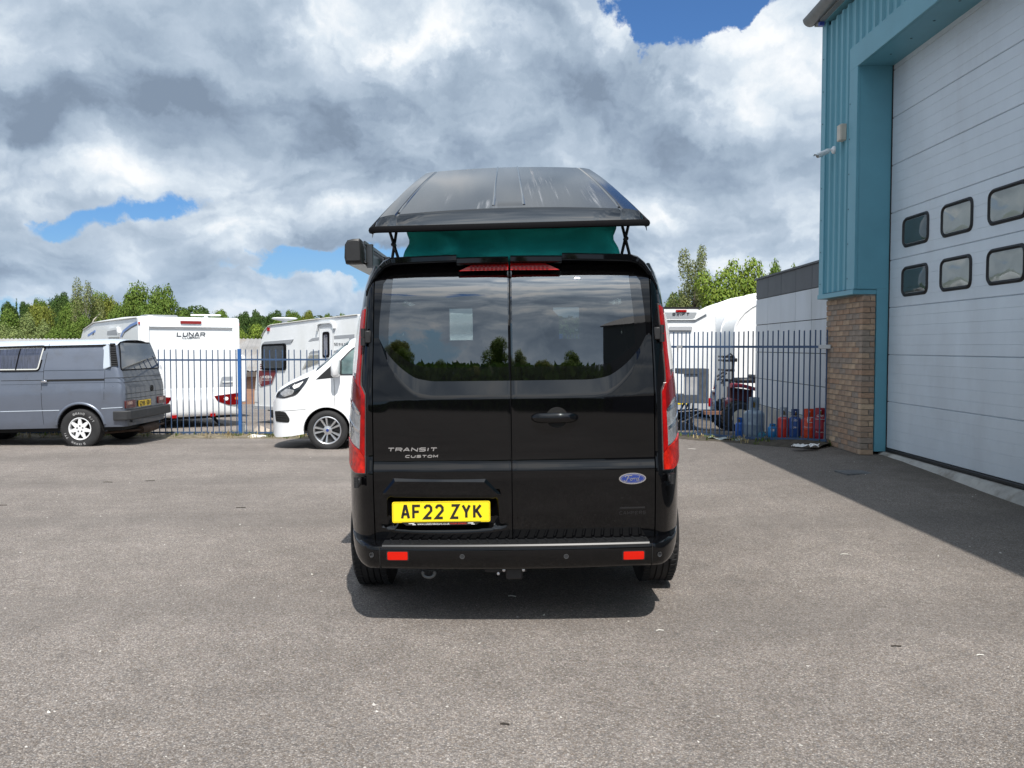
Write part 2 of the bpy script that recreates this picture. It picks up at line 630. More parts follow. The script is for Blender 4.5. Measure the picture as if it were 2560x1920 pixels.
def stroke_quads(pts, w):
    """a polyline as mitred quads of width w"""
    P = [Vector(p) for p in pts]
    closed = (P[0] - P[-1]).length < 1e-6
    if closed:
        P = P[:-1]
    n = len(P)
    L, Rr = [], []
    for i in range(n):
        if closed or 0 < i < n - 1:
            e0 = (P[i] - P[i - 1]).normalized()
            e1 = (P[(i + 1) % n] - P[i]).normalized()
            n0, n1 = Vector((-e0.y, e0.x)), Vector((-e1.y, e1.x))
            b = n0 + n1
            if b.length < 1e-5:
                b = n0
            b.normalize()
            k = (w / 2) / max(0.42, b.dot(n0))
        else:
            e = (P[1] - P[0]) if i == 0 else (P[-1] - P[-2])
            e.normalize()
            b, k = Vector((-e.y, e.x)), w / 2
        L.append(P[i] + b * k); Rr.append(P[i] - b * k)
    out = []
    for i in range(n if closed else n - 1):
        j = (i + 1) % n
        out.append([tuple(Rr[i]), tuple(Rr[j]), tuple(L[j]), tuple(L[i])])
    return out


def lettering(mb, text, f, a0, b0, h, cw, w, gap, d0, d1, slant=0.0, widths=None, dy=None):
    """write text from (a0, b0): cell height h (stroke centre lines stay inside), cell width cw, stroke w. Returns the end abscissa"""
    a = a0
    for i, ch in enumerate(text):
        c = cw * (widths or {}).get(ch, 1.0)
        if ch == 'I': c = max(w, c * 0.3)
        if ch == '1': c *= 0.7
        for st in GLYPH.get(ch, []):
            pts = []
            for x, y in st:
                xx = w / 2 + x * (c - w) if ch != 'I' else c / 2
                yy = w / 2 + y * (h - w)
                pts.append((a + xx + slant * yy, b0 + yy))
            lift = 0.0
            for q in stroke_quads(pts, w):
                mb.prism(q, f, d0, d1 + lift)
                lift += 0.00004
        a += c + gap
    return a - gap


def font_text(mb, text, f, a0, b0, h, d, width=None):
    """small running text in the built-in face, as flat shapes standing d proud"""
    cu = bpy.data.curves.new('text', 'FONT')
    cu.body = text
    cu.size = 1.0
    cu.resolution_u = 2
    o = bpy.data.objects.new('text', cu)
    COL.objects.link(o)
    dg = bpy.context.evaluated_depsgraph_get()
    me = bpy.data.meshes.new_from_object(o.evaluated_get(dg))
    bpy.data.objects.remove(o)
    xs = [v.co.x for v in me.vertices]; ys = [v.co.y for v in me.vertices]
    x0, x1, y0, y1 = min(xs), max(xs), min(ys), max(ys)
    s = h / (y1 - y0)
    sx = (width / (x1 - x0)) if width else s
    vs = [f(a0 + (v.co.x - x0) * sx, b0 + (v.co.y - y0) * s, d) for v in me.vertices]
    mb.add(vs, [tuple(p.vertices) for p in me.polygons])
    bpy.data.meshes.remove(me)

# ------------------------------------------------------------------ ground
def asphalt_mat():
    m = bpy.data.materials.new('worn_tarmac')
    m.use_nodes = True
    g = NT(m.node_tree)
    out = g.n('ShaderNodeOutputMaterial')
    b = g.n('ShaderNodeBsdfPrincipled')
    g.l(b.outputs[0], out.inputs[0])
    b.inputs['Roughness'].default_value = 0.9
    b.inputs['Specular IOR Level'].default_value = 0.25
    tc = g.n('ShaderNodeTexCoord')
    v = tc.outputs['Object']

    def voro(scale, feat='F1'):
        q = g.n('ShaderNodeTexVoronoi', feature=feat)
        g.l(v, q.inputs['Vector'])
        q.inputs['Scale'].default_value = scale
        return q
    st = voro(120)                       # chippings about 13 mm
    st2 = voro(230)
    sepc = g.n('ShaderNodeSeparateColor'); g.l(st.outputs['Color'], sepc.inputs[0])
    sepd = g.n('ShaderNodeSeparateColor'); g.l(st2.outputs['Color'], sepd.inputs[0])
    chip = g.ramp(sepc.outputs[0], [(0.0, (0.175, 0.150, 0.134)), (0.3, (0.285, 0.25, 0.224)), (0.62, (0.352, 0.312, 0.282)),
                                    (0.88, (0.415, 0.370, 0.334)), (1.0, (0.53, 0.485, 0.44))])
    warm = g.mix(g.math('MULTIPLY', g.smooth(sepc.outputs[1], 0.55, 0.95), 0.5), chip, (0.21, 0.16, 0.115))
    cool = g.mix(g.math('MULTIPLY', g.smooth(sepc.outputs[2], 0.6, 0.95), 0.45), warm, (0.15, 0.155, 0.165))
    small = g.ramp(sepd.outputs[0], [(0.0, 0.62), (0.5, 1.0), (1.0, 1.3)])
    c = g.mix(0.8, cool, small, 'MULTIPLY')
    gapd = g.smooth(st.outputs['Distance'], 0.30, 0.62)
    c = g.mix(g.math('MULTIPLY', gapd, 0.42), c, (0.085, 0.076, 0.07))
    # wear: broad patches, wheel-swept bands, oil
    pat = g.noise(v, 0.55, 5, 0.6)
    c = g.mix(1.0, c, g.ramp(pat, [(0.3, 0.77), (0.7, 1.08)]), 'MULTIPLY')
    med = g.noise(v, 4.5, 5, 0.65)
    c = g.mix(1.0, c, g.ramp(med, [(0.3, 0.86), (0.7, 1.08)]), 'MULTIPLY')
    wv = g.n('ShaderNodeTexWave', wave_type='BANDS', bands_direction='Y')
    g.l(v, wv.inputs['Vector'])
    wv.inputs['Scale'].default_value = 0.11
    wv.inputs['Distortion'].default_value = 7.0
    wv.inputs['Detail'].default_value = 3
    wv.inputs['Detail Scale'].default_value = 0.5
    c = g.mix(g.math('MULTIPLY', g.smooth(wv.outputs['Fac'], 0.70, 1.0), 0.22), c, (0.11, 0.1, 0.092))
    oil = g.smooth(g.noise(v, 1.9, 4, 0.5), 0.69, 0.78)
    c = g.mix(g.math('MULTIPLY', oil, 0.22), c, (0.07, 0.065, 0.06))
    # soil and moss washed up along the foot of the unit and the right-hand fence; a wider brown zone also deepens the unit's shadow in the colour
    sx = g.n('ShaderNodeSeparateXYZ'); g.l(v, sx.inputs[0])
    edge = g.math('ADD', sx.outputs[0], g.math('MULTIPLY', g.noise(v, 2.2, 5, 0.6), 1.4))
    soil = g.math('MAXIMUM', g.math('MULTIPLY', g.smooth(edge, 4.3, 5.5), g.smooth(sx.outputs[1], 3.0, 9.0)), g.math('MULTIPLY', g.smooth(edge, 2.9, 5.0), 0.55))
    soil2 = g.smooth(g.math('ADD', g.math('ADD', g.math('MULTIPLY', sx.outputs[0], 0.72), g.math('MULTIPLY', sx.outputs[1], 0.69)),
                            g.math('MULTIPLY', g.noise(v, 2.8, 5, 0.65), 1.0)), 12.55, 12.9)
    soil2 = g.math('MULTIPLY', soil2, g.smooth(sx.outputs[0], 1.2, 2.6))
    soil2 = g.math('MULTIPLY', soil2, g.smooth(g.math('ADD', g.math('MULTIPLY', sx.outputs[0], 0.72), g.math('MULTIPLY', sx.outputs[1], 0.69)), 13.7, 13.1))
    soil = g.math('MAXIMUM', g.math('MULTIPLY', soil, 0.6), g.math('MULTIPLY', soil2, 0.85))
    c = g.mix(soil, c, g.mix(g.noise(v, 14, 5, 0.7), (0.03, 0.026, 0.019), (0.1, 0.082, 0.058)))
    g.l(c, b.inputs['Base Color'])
    bp = g.n('ShaderNodeBump')
    bp.inputs['Strength'].default_value = 0.85
    bp.inputs['Distance'].default_value = 0.006
    hgt = g.math('ADD', g.math('MULTIPLY', st.outputs['Distance'], -1.0), g.math('MULTIPLY', sepc.outputs[1], 0.55))
    hgt = g.math('ADD', hgt, g.math('MULTIPLY', sepd.outputs[1], 0.25))
    g.l(hgt, bp.inputs['Height'])
    g.l(bp.outputs[0], b.inputs['Normal'])
    return m


def build_ground():
    xs = [-900, -300, -120, -60, -30, -16, -8, -4, -2, 0, 0.8, 1.2, 1.6, 2, 2.4, 2.8, 3.2, 3.6, 5, 8, 12, 20, 40, 90, 300, 900]
    ys = [-300, -100, -40, -15, 0, 5, 8, 11, 13, 14, 14.5, 15, 15.5, 16, 16.5, 17, 17.5, 18, 18.5, 19, 20, 22, 26, 32, 40, 50, 60, 75, 90, 140, 300, 900, 1500]
    mb = MB()
    mb.grid([[(x, y, gz(x, y)) for x in xs] for y in ys])
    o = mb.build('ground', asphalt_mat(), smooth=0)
    tag(o, 'worn grey tarmac yard with pale stone chippings', None, None, 'structure')
    # wooded rise on the far side of the valley
    hx = [-520 + 20 * i for i in range(53)]
    hy = [96, 120, 150, 180, 210, 250, 300, 360]
    rows = []
    for j, y in enumerate(hy):
        t = sstep(96, 290, y)
        rows.append([(x, y + 14 * math.sin(x * 0.013), -3.4 + t * (7.2 + 3.0 * math.sin(x * 0.011 + 2.2) + 1.5 * math.sin(x * 0.031))) for x in hx])
    hb = MB()
    hb.grid(rows)
    h = hb.build('hillside', mat('hill_grass', (0.05, 0.075, 0.022), 0.95, var=0.4, vscale=0.05), smooth=180)
    tag(h, 'low grassy hillside under the far woods', None, None, 'structure')


build_ground()

# ------------------------------------------------------------------ the industrial unit on the right
M_TEAL = mat('teal_coated_steel', (0.125, 0.335, 0.415), 0.42, 0.0, 0.45, var=0.06, vscale=1.6, dirt=(0.11, 0.26, 0.31), dscale=1.1, damt=0.35, stretch=(1, 1, 0.25))
M_TEALD = mat('teal_trim', (0.115, 0.315, 0.395), 0.42, var=0.06, vscale=2.0)
M_DOOR = mat('silver_door_panel', (0.60, 0.66, 0.71), 0.42, 0.1, 0.5, var=0.05, vscale=2.2, dirt=(0.48, 0.515, 0.545), dscale=1.3, damt=0.4, bump=0.06, bscale=160, stretch=(1, 1, 0.5))
M_RUBBER = mat('black_rubber', (0.012, 0.012, 0.013), 0.55)
M_GUTTER = mat('grey_gutter', (0.16, 0.17, 0.175), 0.5, var=0.2, vscale=4)
M_PANE = glass_mat('door_window_acrylic', (0.9, 0.92, 0.91), 0.05, 1.6, wob=0.25, wscale=2.5)
M_CONC = mat('pale_concrete', (0.36, 0.35, 0.325), 0.85, var=0.2, vscale=5, bump=0.3, bscale=70, dirt=(0.16, 0.14, 0.11), dscale=3.0, damt=0.75)
M_MORT = mat('mortar', (0.26, 0.235, 0.2), 0.95, var=0.2, vscale=20, bump=0.4, bscale=120)
M_SCREW = mat('screw_cap', (0.06, 0.13, 0.16), 0.5)
BRICKS = [mat('brick_%s' % n, c, 0.9, var=0.22, vscale=14, bump=0.5, bscale=90, dirt=d, dscale=7, damt=0.6)
          for n, c, d in (('buff', (0.40, 0.285, 0.195), (0.15, 0.105, 0.08)), ('brown', (0.32, 0.225, 0.16), (0.12, 0.09, 0.072)),
                          ('grey', (0.28, 0.225, 0.18), (0.11, 0.09, 0.075)), ('red', (0.355, 0.23, 0.152), (0.14, 0.1, 0.075)), ('pale', (0.48, 0.355, 0.24), (0.2, 0.14, 0.1)))]

KS = 0.92
FLZ = 1.5 * (1 - KS)                    # floor of the unit stands a step above the yard
XD, XC, XP = 5.37 * KS, 4.89 * KS, 5.0 * KS            # door plane, cladding face, brick face
YJ, YE = 12.3 * KS, 13.72 * KS                    # far jamb of the opening, far corner of the unit
YN = 7.0                                # near jamb
ZCB = 1.5 + 0.77 * KS                              # foot of the cladding
ZDT = at(2243, 165, YJ).z               # head of the opening
ZEAVE = at_x(2072, 50, XC).z
unit = empty('industrial_unit', (XC, 12.0, 0), label='teal clad industrial unit with tall silver sectional door and brick pier', cat='building')
UI = Matrix.Translation((-XC, -12.0, 0))


def ub(mb, name, m, parent=None, smooth=30):
    """build in world coordinates under the unit"""
    o = mb.build(name, m, None, smooth)
    o.data.transform(UI)
    o.parent = parent or unit
    return o


def build_unit():
    # profiled sheets: trapezoidal ribs running up the wall
    def sheet(y0, y1, z0, z1):
        mb = MB()
        prof = []
        y = y0
        pitch = 0.20
        while y < y1 - 1e-6:
            for dy, dx in ((0.0, 0.0), (0.085, 0.0), (0.105, -0.032), (0.155, -0.032), (0.175, 0.0)):
                if y + dy <= y1:
                    prof.append((XC + 0.032 + dx, y + dy))
            y += pitch
        prof.append((XC + 0.032, y1))
        zs = [z0, (z0 + z1) / 2, z1]
        mb.grid([[(x, yy, z) for x, yy in prof] for z in zs])
        return mb
    for y0, y1, z0, z1 in ((YJ + 0.26, YE - 0.1, ZCB + 0.06, ZEAVE - 0.06), (YN - 0.26, YJ + 0.26, ZDT + 0.30, ZEAVE - 0.06), (-1.0, YN - 0.26, ZCB + 0.06, ZEAVE - 0.06)):
        ub(sheet(y0, y1, z0, z1), 'cladding_sheet', M_TEAL, smooth=0)
    # folded trims
    mb = MB(); mb.box(XC - 0.012, XC + 0.03, YE - 0.15, YE, ZCB, ZEAVE + 0.02, bev=0.004); mb.box(XC - 0.012, XC + 0.2, YE, YE + 0.012, ZCB, ZEAVE + 0.02)
    ub(mb, 'corner_trim', M_TEALD)
    mb = MB(); mb.box(XC - 0.03, XC + 0.3, YJ + 0.0, YE + 0.01, ZCB - 0.02, ZCB + 0.045, bev=0.004)
    ub(mb, 'drip_trim', M_TEALD)
    mb = MB(); mb.box(XC - 0.02, XC + 0.02, YJ - 0.01, YJ + 0.255, ZCB + 0.05, ZDT + 0.05, bev=0.004); mb.box(XC + 0.02, XD + 0.1, YJ - 0.01, YJ + 0.004, ZCB + 0.05, ZDT + 0.05)
    ub(mb, 'jamb_trim', M_TEALD)
    mb = MB(); mb.box(XP + 0.18, XD + 0.1, YJ - 0.012, YJ + 0.008, FLZ, ZCB + 0.048); mb.box(XP + 0.18, XP + 0.186, YJ + 0.01, YJ + 0.14, FLZ, ZCB)
    ub(mb, 'jamb_post', M_TEALD)
    mb = MB(); mb.box(XC - 0.02, XC + 0.02, YN - 0.25, YN + 0.01, 0.02, ZDT + 0.05, bev=0.004); mb.box(XC + 0.02, XD + 0.1, YN - 0.004, YN + 0.01, 0.02, ZDT + 0.05)
    ub(mb, 'jamb_trim', M_TEALD)
    mb = MB(); mb.box(XC - 0.022, XC + 0.02, YN - 0.25, YJ + 0.256, ZDT, ZDT + 0.3, bev=0.004); mb.box(XC + 0.02, XD + 0.1, YN, YJ, ZDT, ZDT + 0.012)
    ub(mb, 'lintel_trim', M_TEALD)
    # screw heads on the trims
    mb = MB()
    z = ZCB + 0.2
    while z < ZEAVE - 0.2:
        for y, x in ((YE - 0.055, XC - 0.012), (YJ + 0.22, XC - 0.02)):
            if y > YJ + 0.24 or z < ZDT:
                mb.box(x - 0.007, x, y - 0.009, y + 0.009, z - 0.009, z + 0.009, bev=0.003)
        z += 0.46
    y = YN
    while y < YJ:
        mb.box(XC + 0.2, XC + 0.222, y, y + 0.02, ZDT - 0.006, ZDT); y += 0.55
    ub(mb, 'screw_heads', M_SCREW)['kind'] = 'stuff'
    # core walls behind the skins, roof and floor of the unit
    mb = MB()
    mb.box(XC + 0.1, XC + 0.14, YJ + 0.3, YE - 0.02, ZCB, ZEAVE)
    mb.box(XC + 0.14, 13, YE - 0.05, YE - 0.01, 0, ZEAVE)
    mb.box(XC + 0.06, XC + 0.1, -1.0, YN - 0.26, 0, ZEAVE)
    mb.box(XC + 0.06, XC + 0.1, YN - 0.26, YJ + 0.26, ZDT + 0.32, ZEAVE)
    mb.box(XC + 0.06, 13, -1.05, -1.0, 0, ZEAVE)
    mb.box(13, 13.05, -1.0, YE, 0, ZEAVE)
    ub(mb, 'wall', mat('inner_lining', (0.3, 0.32, 0.33), 0.8))
    mb = MB()
    mb.prism([(-1.1, ZEAVE + 0.01), (YE + 0.1, ZEAVE + 0.01), (YE + 0.1, ZEAVE + 0.08), (-1.1, ZEAVE + 0.08)], lambda a, b, d: (d, a, b), XC - 0.1, 13.1)
    ub(mb, 'roof', mat('roof_sheet', (0.2, 0.22, 0.23), 0.6))
    # half-round gutter along the eave
    mb = MB()
    sec = [(math.cos(a), math.sin(a)) for a in [R(180 + 180 * i / 10) for i in range(11)]]
    gx, gzz, gr = XC - 0.15, ZEAVE + 0.13, 0.105
    mb.grid([[(gx + gr * c, y, gzz + gr * s) for c, s in sec] + [(gx + (gr - 0.006) * c, y, gzz + (gr - 0.006) * s) for c, s in sec[::-1]] for y in (-1.1, 3, 8, YE + 0.14)], closed_u=True)
    mb.prism([(gx + gr * c, gzz + gr * s) for c, s in sec], lambda a, b, d: (a, d, b), YE + 0.14, YE + 0.15)
    ub(mb, 'gutter', M_GUTTER)
    mb = MB(); mb.box(XC - 0.03, XC + 0.2, -1.1, YE + 0.06, ZEAVE + 0.0, ZEAVE + 0.1)
    ub(mb, 'fascia_trim', M_TEALD)
    mb = MB(); mb.box(XC - 0.1, XC - 0.03, YE - 0.12, YE - 0.06, ZEAVE - 0.04, ZEAVE + 0.06); ub(mb, 'gutter_bracket', mat('blue_bracket', (0.05, 0.09, 0.4), 0.5))

    # sectional door: eight panels, ribs across each, two rows of windows
    PH = (ZDT - 0.11 - FLZ) / 8.0
    frame_out = rect(-0.345, 0.345, -0.189, 0.189, 0.10, 5)
    frame_in = rect(-0.299, 0.299, -0.143, 0.143, 0.07, 5)
    fm = MB()
    n = len(frame_out)
    for i in range(n):
        j = (i + 1) % n
        a, b, c, d = frame_out[i], frame_out[j], frame_in[j], frame_in[i]
        am = ((a[0] + d[0]) / 2, (a[1] + d[1]) / 2); bmid = ((b[0] + c[0]) / 2, (b[1] + c[1]) / 2)
        fm.add([(0, *a), (0, *b), (-0.022, *bmid), (-0.022, *am)], [(0, 1, 2, 3)])
        fm.add([(-0.022, *am), (-0.022, *bmid), (0.004, *c), (0.004, *d)], [(0, 1, 2, 3)])
    frame_me = pane_me = None
    y_first = YJ - 0.72
    for k in range(9):
        z0, z1 = FLZ + 0.05 + k * PH, FLZ + (k + 1) * PH + 0.05
        ribs = [0.0, 0.012, 0.2, 0.205, 0.40, 0.405, 0.60, 0.605, 0.80, 0.805, 0.985, 1.0]
        deps = [0.016, 0.0, 0.0, 0.007, 0.0, 0.007, 0.0, 0.007, 0.0, 0.007, 0.0, 0.016]
        prof = []
        for r_, d_ in zip(ribs, deps):
            z = z0 + r_ * (z1 - z0)
            if d_ == 0.007:
                prof += [(XD, z - 0.003), (XD + 0.003, z), (XD, z + 0.003)]
            else:
                prof.append((XD + d_, z))
        mb = MB()
        mb.grid([[(x, y, z) for x, z in prof] for y in (YN - 0.05, (YN + YJ) / 2, YJ - 0.022)])
        mb.box(XD + 0.017, XD + 0.045, YN - 0.05, YJ - 0.022, z0 + 0.002, z1 - 0.002)
        pan = ub(mb, 'door_panel', M_DOOR, smooth=0)
        if k in (3, 4):
            zc = (z0 + z1) / 2 + 0.0
            for q in range(5):
                yc = y_first - q * 0.975
                if yc < YN + 0.4:
                    break
                loc = (XD - 0.0005 - XC, yc - 12.0, zc)
                if frame_me is None:
                    o = fm.build('window_frame', M_RUBBER, pan, 60); frame_me = o.data; o.location = loc
                    pm = MB()
                    pts = frame_in
                    cen = len(pts)
                    rows = []
                    for t in (1.0, 0.9, 0.7, 0.4, 0.0):
                        bulge = -0.010 * (1 - t ** 2)
                        rows.append([(bulge - 0.006, a * t, b * t) for a, b in pts])
                    pm.grid(rows, closed_u=True)
                    o2 = pm.build('window_pane', M_PANE, pan, 180); pane_me = o2.data; o2.location = loc
                else:
                    inst('window_frame', frame_me, pan, loc); inst('window_pane', pane_me, pan, loc)
                bk = MB(); bk.add([(-0.003, a, b) for a, b in frame_in], [tuple(range(len(frame_in)))])
                dark = q == 0  # pale backings put the milky pane reflection into the colour
                o3 = bk.build('window_back', mat('door_window_back%d%d' % (k, q), (0.035, 0.06, 0.065) if dark else (0.40, 0.41, 0.385), 0.7, var=0.2, vscale=1.5), pan, 0)
                o3.location = loc
    mb = MB(); mb.box(XD - 0.012, XD + 0.03, YJ - 0.024, YJ - 0.012, FLZ, ZDT); mb.box(XD - 0.02, XD + 0.03, YN, YJ - 0.03, FLZ + 0.003, FLZ + 0.048, bev=0.01)
    ub(mb, 'door_seal', M_RUBBER)
    # concrete apron
    mb = MB()
    pts = []
    y = YJ + 0.03
    rows = []
    rc = random.Random(2)
    n_ = 34
    for k in range(n_ + 1):
        y = 4.8 + (YJ + 0.06 - 4.8) * k / n_
        e = rc.uniform(-0.02, 0.02)
        rows.append([(XD + 0.3, y, FLZ), (XD - 0.045 + e * 0.3, y, FLZ - 0.004), (XD - 0.075 + e * 0.6, y, FLZ - 0.022), (XD - 0.14 + e, y, FLZ - 0.10 + e), (XD - 0.17 + e * 1.5, y, -0.06)])
    mb = MB(); mb.grid(rows); mb.add(rows[-1], [(0, 1, 2, 3, 4)])
    ub(mb, 'concrete_sill', M_CONC)
    # brick pier: mortar core and single bricks
    core = MB()
    X0, X1 = XP, XP + 0.175
    core.box(X0 + 0.012, X1 - 0.003, YJ + 0.014, YE - 0.012, -0.3, ZCB)
    pier = ub(core, 'brick_pier', M_MORT, smooth=0)
    H, L, D, J = 0.065, 0.215, 0.1, 0.01
    bmb = MB(); bmb.box(0, D, 0, L, 0, H, bev=0.004)
    cache = {}
    rr = random.Random(3)

    def brick(x0, x1, y0, y1, z):
        key = (round(x1 - x0, 3), round(y1 - y0, 3), rr.choices(range(5), (5, 5, 4, 3, 1))[0])
        if key not in cache:
            q = MB(); q.box(0, x1 - x0, 0, y1 - y0, 0, H, bev=0.004)
            o = q.build('brick', BRICKS[key[2]], pier, 0)
            cache[key] = o.data
        else:
            o = inst('brick', cache[key], pier)
        jx = rr.uniform(-0.002, 0.002)
        o.location = (x0 + jx - XC, y0 + rr.uniform(-0.001, 0.001) - 12.0, z)
    row = 0
    z = 0.0
    W = X1 - X0
    while z + H < ZCB - 0.02:
        y = YJ + 0.0
        first = L if row % 2 == 0 else D
        # return face towards the camera
        if row % 2 == 0:
            brick(X0, X0 + D, y, y + L, z)
            x = X0 + D + J
        else:
            brick(X0, X1 - 0.003, y, y + D, z)
            x = X1
        while x < X1 - 0.03:
            x2 = min(x + L, X1 - 0.004)
            brick(x, x2, y + 0.0005, y + D, z)
            x = x2 + J
        yy = y + first + J
        while yy < YE - 0.04:
            y2 = min(yy + L, YE - 0.005)
            brick(X0, X0 + D, yy, y2, z)
            yy = y2 + J
        z += H + J
        row += 1


build_unit()


# beige box and camera fixed to the cladding
def build_fixtures():
    p = at_x(2108, 335, XC - 0.03)
    p = at_x(2108, 332, XC - 0.02)
    b = empty('junction_box', p, label='small beige junction box high on the teal cladding', cat='junction box')
    b.scale = (0.78, 0.78, 0.78)
    mb = MB(); mb.box(-0.075, 0.03, -0.085, 0.085, -0.14, 0.14, bev=0.01); mb.build('case', mat('beige_plastic', (0.52, 0.49, 0.42), 0.5, var=0.08), b)
    mb = MB(); mb.box(-0.082, -0.074, -0.075, 0.075, -0.13, 0.13, bev=0.003); mb.build('lid', MATS['beige_plastic'], b)
    q = at_x(2086, 375, XC - 0.0)
    wpl = mat('white_plastic', (0.78, 0.79, 0.8), 0.35)
    c = empty('security_camera', q, label='white bullet security camera on a round bracket on the teal wall', cat='camera')
    c.scale = (0.62, 0.62, 0.62)
    mb = MB(); mb.lathe([(0.085, 0), (0.085, 0.03), (0.05, 0.06), (0.03, 0.075)], 20, Matrix.Rotation(R(-90), 4, 'Y')); mb.build('bracket', wpl, c)
    mb = MB(); mb.tube([(-0.06, 0, 0), (-0.14, -0.01, 0.01), (-0.19, -0.02, -0.01)], [0.022, 0.022, 0.03], 10); mb.build('arm', wpl, c)
    d = Vector((-0.78, -0.35, -0.36)).normalized()
    a0 = Vector((-0.12, 0.02, -0.02)); a1 = a0 + d * 0.36
    mb = MB(); mb.tube([a0, a0 + d * 0.02, a1 - d * 0.01, a1], [0.03, 0.05, 0.05, 0.045], 16); mb.build('body', wpl, c)
    mb = MB(); mb.tube([a1 - d * 0.002, a1 + d * 0.004], [0.04, 0.04], 16); mb.build('lens', mat('camera_glass', (0.01, 0.01, 0.012), 0.05), c)
    up = Vector((0, 0, 1)); sd = d.cross(up).normalized(); up2 = sd.cross(d)
    rows = []
    for t in (0.06, 0.22, 0.42):
        rows.append([a0 + d * t + sd * (0.058 * math.cos(R(w))) + up2 * (0.058 * math.sin(R(w))) for w in range(20, 161, 20)])
    mb = MB(); mb.grid(rows); mb.grid([[p_ + up2 * 0.004 for p_ in r_] for r_ in rows]); mb.build('sun_shield', wpl, c, fix=False)


build_fixtures()


# grey panelled building behind the unit
def build_panel_building():
    p0 = at(1888.6, 900, 16.74); X0 = p0.x
    dirv = Vector((-0.017, -1, 0)).normalized()
    nrm = Vector((-1, 0.017, 0)).normalized()
    base = Vector((X0, 16.74, 0))
    zs = [0.396, 0.897, 1.399, 1.919, 2.411, 2.788]
    root = empty('panel_building', (X0, 16.74, gz(X0, 16.74)), label='grey panelled flat roofed building with dark fascia behind the railings', cat='building')
    Li = Matrix.Translation(-Vector(root.location))
    lm = mat('pale_grey_panel', (0.53, 0.565, 0.60), 0.55, var=0.06, vscale=1.2, dirt=(0.36, 0.38, 0.38), dscale=1.0, damt=0.5, stretch=(1, 1, 0.3))
    dm = mat('dark_fascia_panel', (0.062, 0.066, 0.075), 0.55, var=0.15, vscale=2)
    w = 0.816
    k = 0
    while k < 5:
        for r_ in range(5):
            a0, a1 = k * w + 0.006, (k + 1) * w - 0.006
            zz0, zz1 = zs[r_] + 0.007, zs[r_ + 1] - 0.007
            mb = MB()
            f = lambda a, b, d: base + dirv * a + nrm * d + Vector((0, 0, b))
            mb.prism([(a0, zz0), (a1, zz0), (a1, zz1), (a0, zz1)], f, -0.03, 0.002 * rng.random())
            o = mb.build('wall_panel' if r_ < 4 else 'fascia_panel', lm if r_ < 4 else dm, None, 0)
            o.data.transform(Li); o.parent = root
        k += 1
    f = lambda a, b, d: base + dirv * a + nrm * d + Vector((0, 0, b))
    mb = MB(); mb.prism([(0.004, -0.6), (4.08, -0.3), (4.08, 2.77), (0.004, 2.77)], f, -4.5, -0.02)
    o = mb.build('wall', mat('panel_joint', (0.10, 0.105, 0.1), 0.9), None, 0); o.data.transform(Li); o.parent = root
    mb = MB(); mb.prism([(-0.02, -0.6), (4.08, -0.3), (4.08, 0.388), (-0.02, 0.388)], f, -0.018, 0.05)
    o = mb.build('plinth', mat('plinth_concrete', (0.4, 0.385, 0.35), 0.9, var=0.15, vscale=3, dirt=(0.25, 0.23, 0.18), damt=0.6), None, 0); o.data.transform(Li); o.parent = root
    mb = MB(); mb.prism([(-0.03, 2.784), (4.08, 2.784), (4.08, 2.815), (-0.03, 2.815)], f, -4.6, 0.03)
    o = mb.build('roof_edge', dm, None, 0); o.data.transform(Li); o.parent = root


build_panel_building()

# ------------------------------------------------------------------ vehicle materials
M_BLACK = mat('black_paint', (0.002, 0.002, 0.0025), 0.4, 0.0, 0.0, coat=1.0)
M_BLACK.node_tree.nodes['Principled BSDF'].inputs['Coat IOR'].default_value = 1.46
M_WHITE = mat('white_paint', (0.80, 0.81, 0.82), 0.3, 0.0, 0.5, coat=0.6)
M_TRIM = mat('black_plastic', (0.012, 0.012, 0.013), 0.5, var=0.2, vscale=30)
M_MATT = mat('matt_black', (0.006, 0.006, 0.006), 0.85)
M_TYRE = mat('tyre_rubber', (0.017, 0.017, 0.018), 0.8, var=0.25, vscale=12, bump=0.25, bscale=70)
M_ALLOY = mat('silver_alloy', (0.62, 0.63, 0.65), 0.28, 0.85)
M_CHROME = mat('chrome', (0.80, 0.81, 0.83), 0.08, 1.0)
M_RED = mat('red_lens', (0.32, 0.003, 0.003), 0.12, 0, 0.3, var=0.35, vscale=22)
M_REDD = mat('dark_red_lens', (0.15, 0.003, 0.004), 0.1, 0, 0.3, var=0.2, vscale=30)
M_REDB = mat('bright_red_lens', (0.42, 0.010, 0.003), 0.15, 0, 0.3, var=0.55, vscale=26, bump=0.4, bscale=90)
M_CLEAR = mat('clear_lens', (0.50, 0.50, 0.50), 0.16, 0.55, 0.6, coat=1.0, var=0.45, vscale=16, bump=0.5, bscale=160)
M_CLEARW = mat('white_light_guide', (0.93, 0.92, 0.90), 0.2, 0.0, 0.4, var=0.05, vscale=40)
M_REFLECT = mat('red_reflector', (0.62, 0.012, 0.004), 0.4, 0, 0.2)
M_YELLOW = mat('yellow_plate', (0.86, 0.66, 0.012), 0.35, 0, 0.4, coat=0.3)
M_PLATEK = mat('plate_black', (0.012, 0.010, 0.008), 0.5)
M_TINT = glass_mat('privacy_glass', (0.17, 0.20, 0.205), 0.0, 2.6, refl=1.0)
M_CLEARGL = glass_mat('clear_glass', (0.72, 0.80, 0.78), 0.0, 1.5)
M_FRIT = mat('glass_black_border', (0.003, 0.003, 0.0035), 0.02, 0, 1.0, coat=1.0)
M_CABIN = mat('dark_cabin_lining', (0.018, 0.019, 0.02), 0.8)
M_CANVAS = mat('teal_canvas', (0.0, 0.235, 0.21), 0.9, var=0.12, vscale=7, bump=0.5, bscale=220)
M_RUBBERSEAL = mat('seal_rubber', (0.006, 0.006, 0.007), 0.8, 0, 0.1)


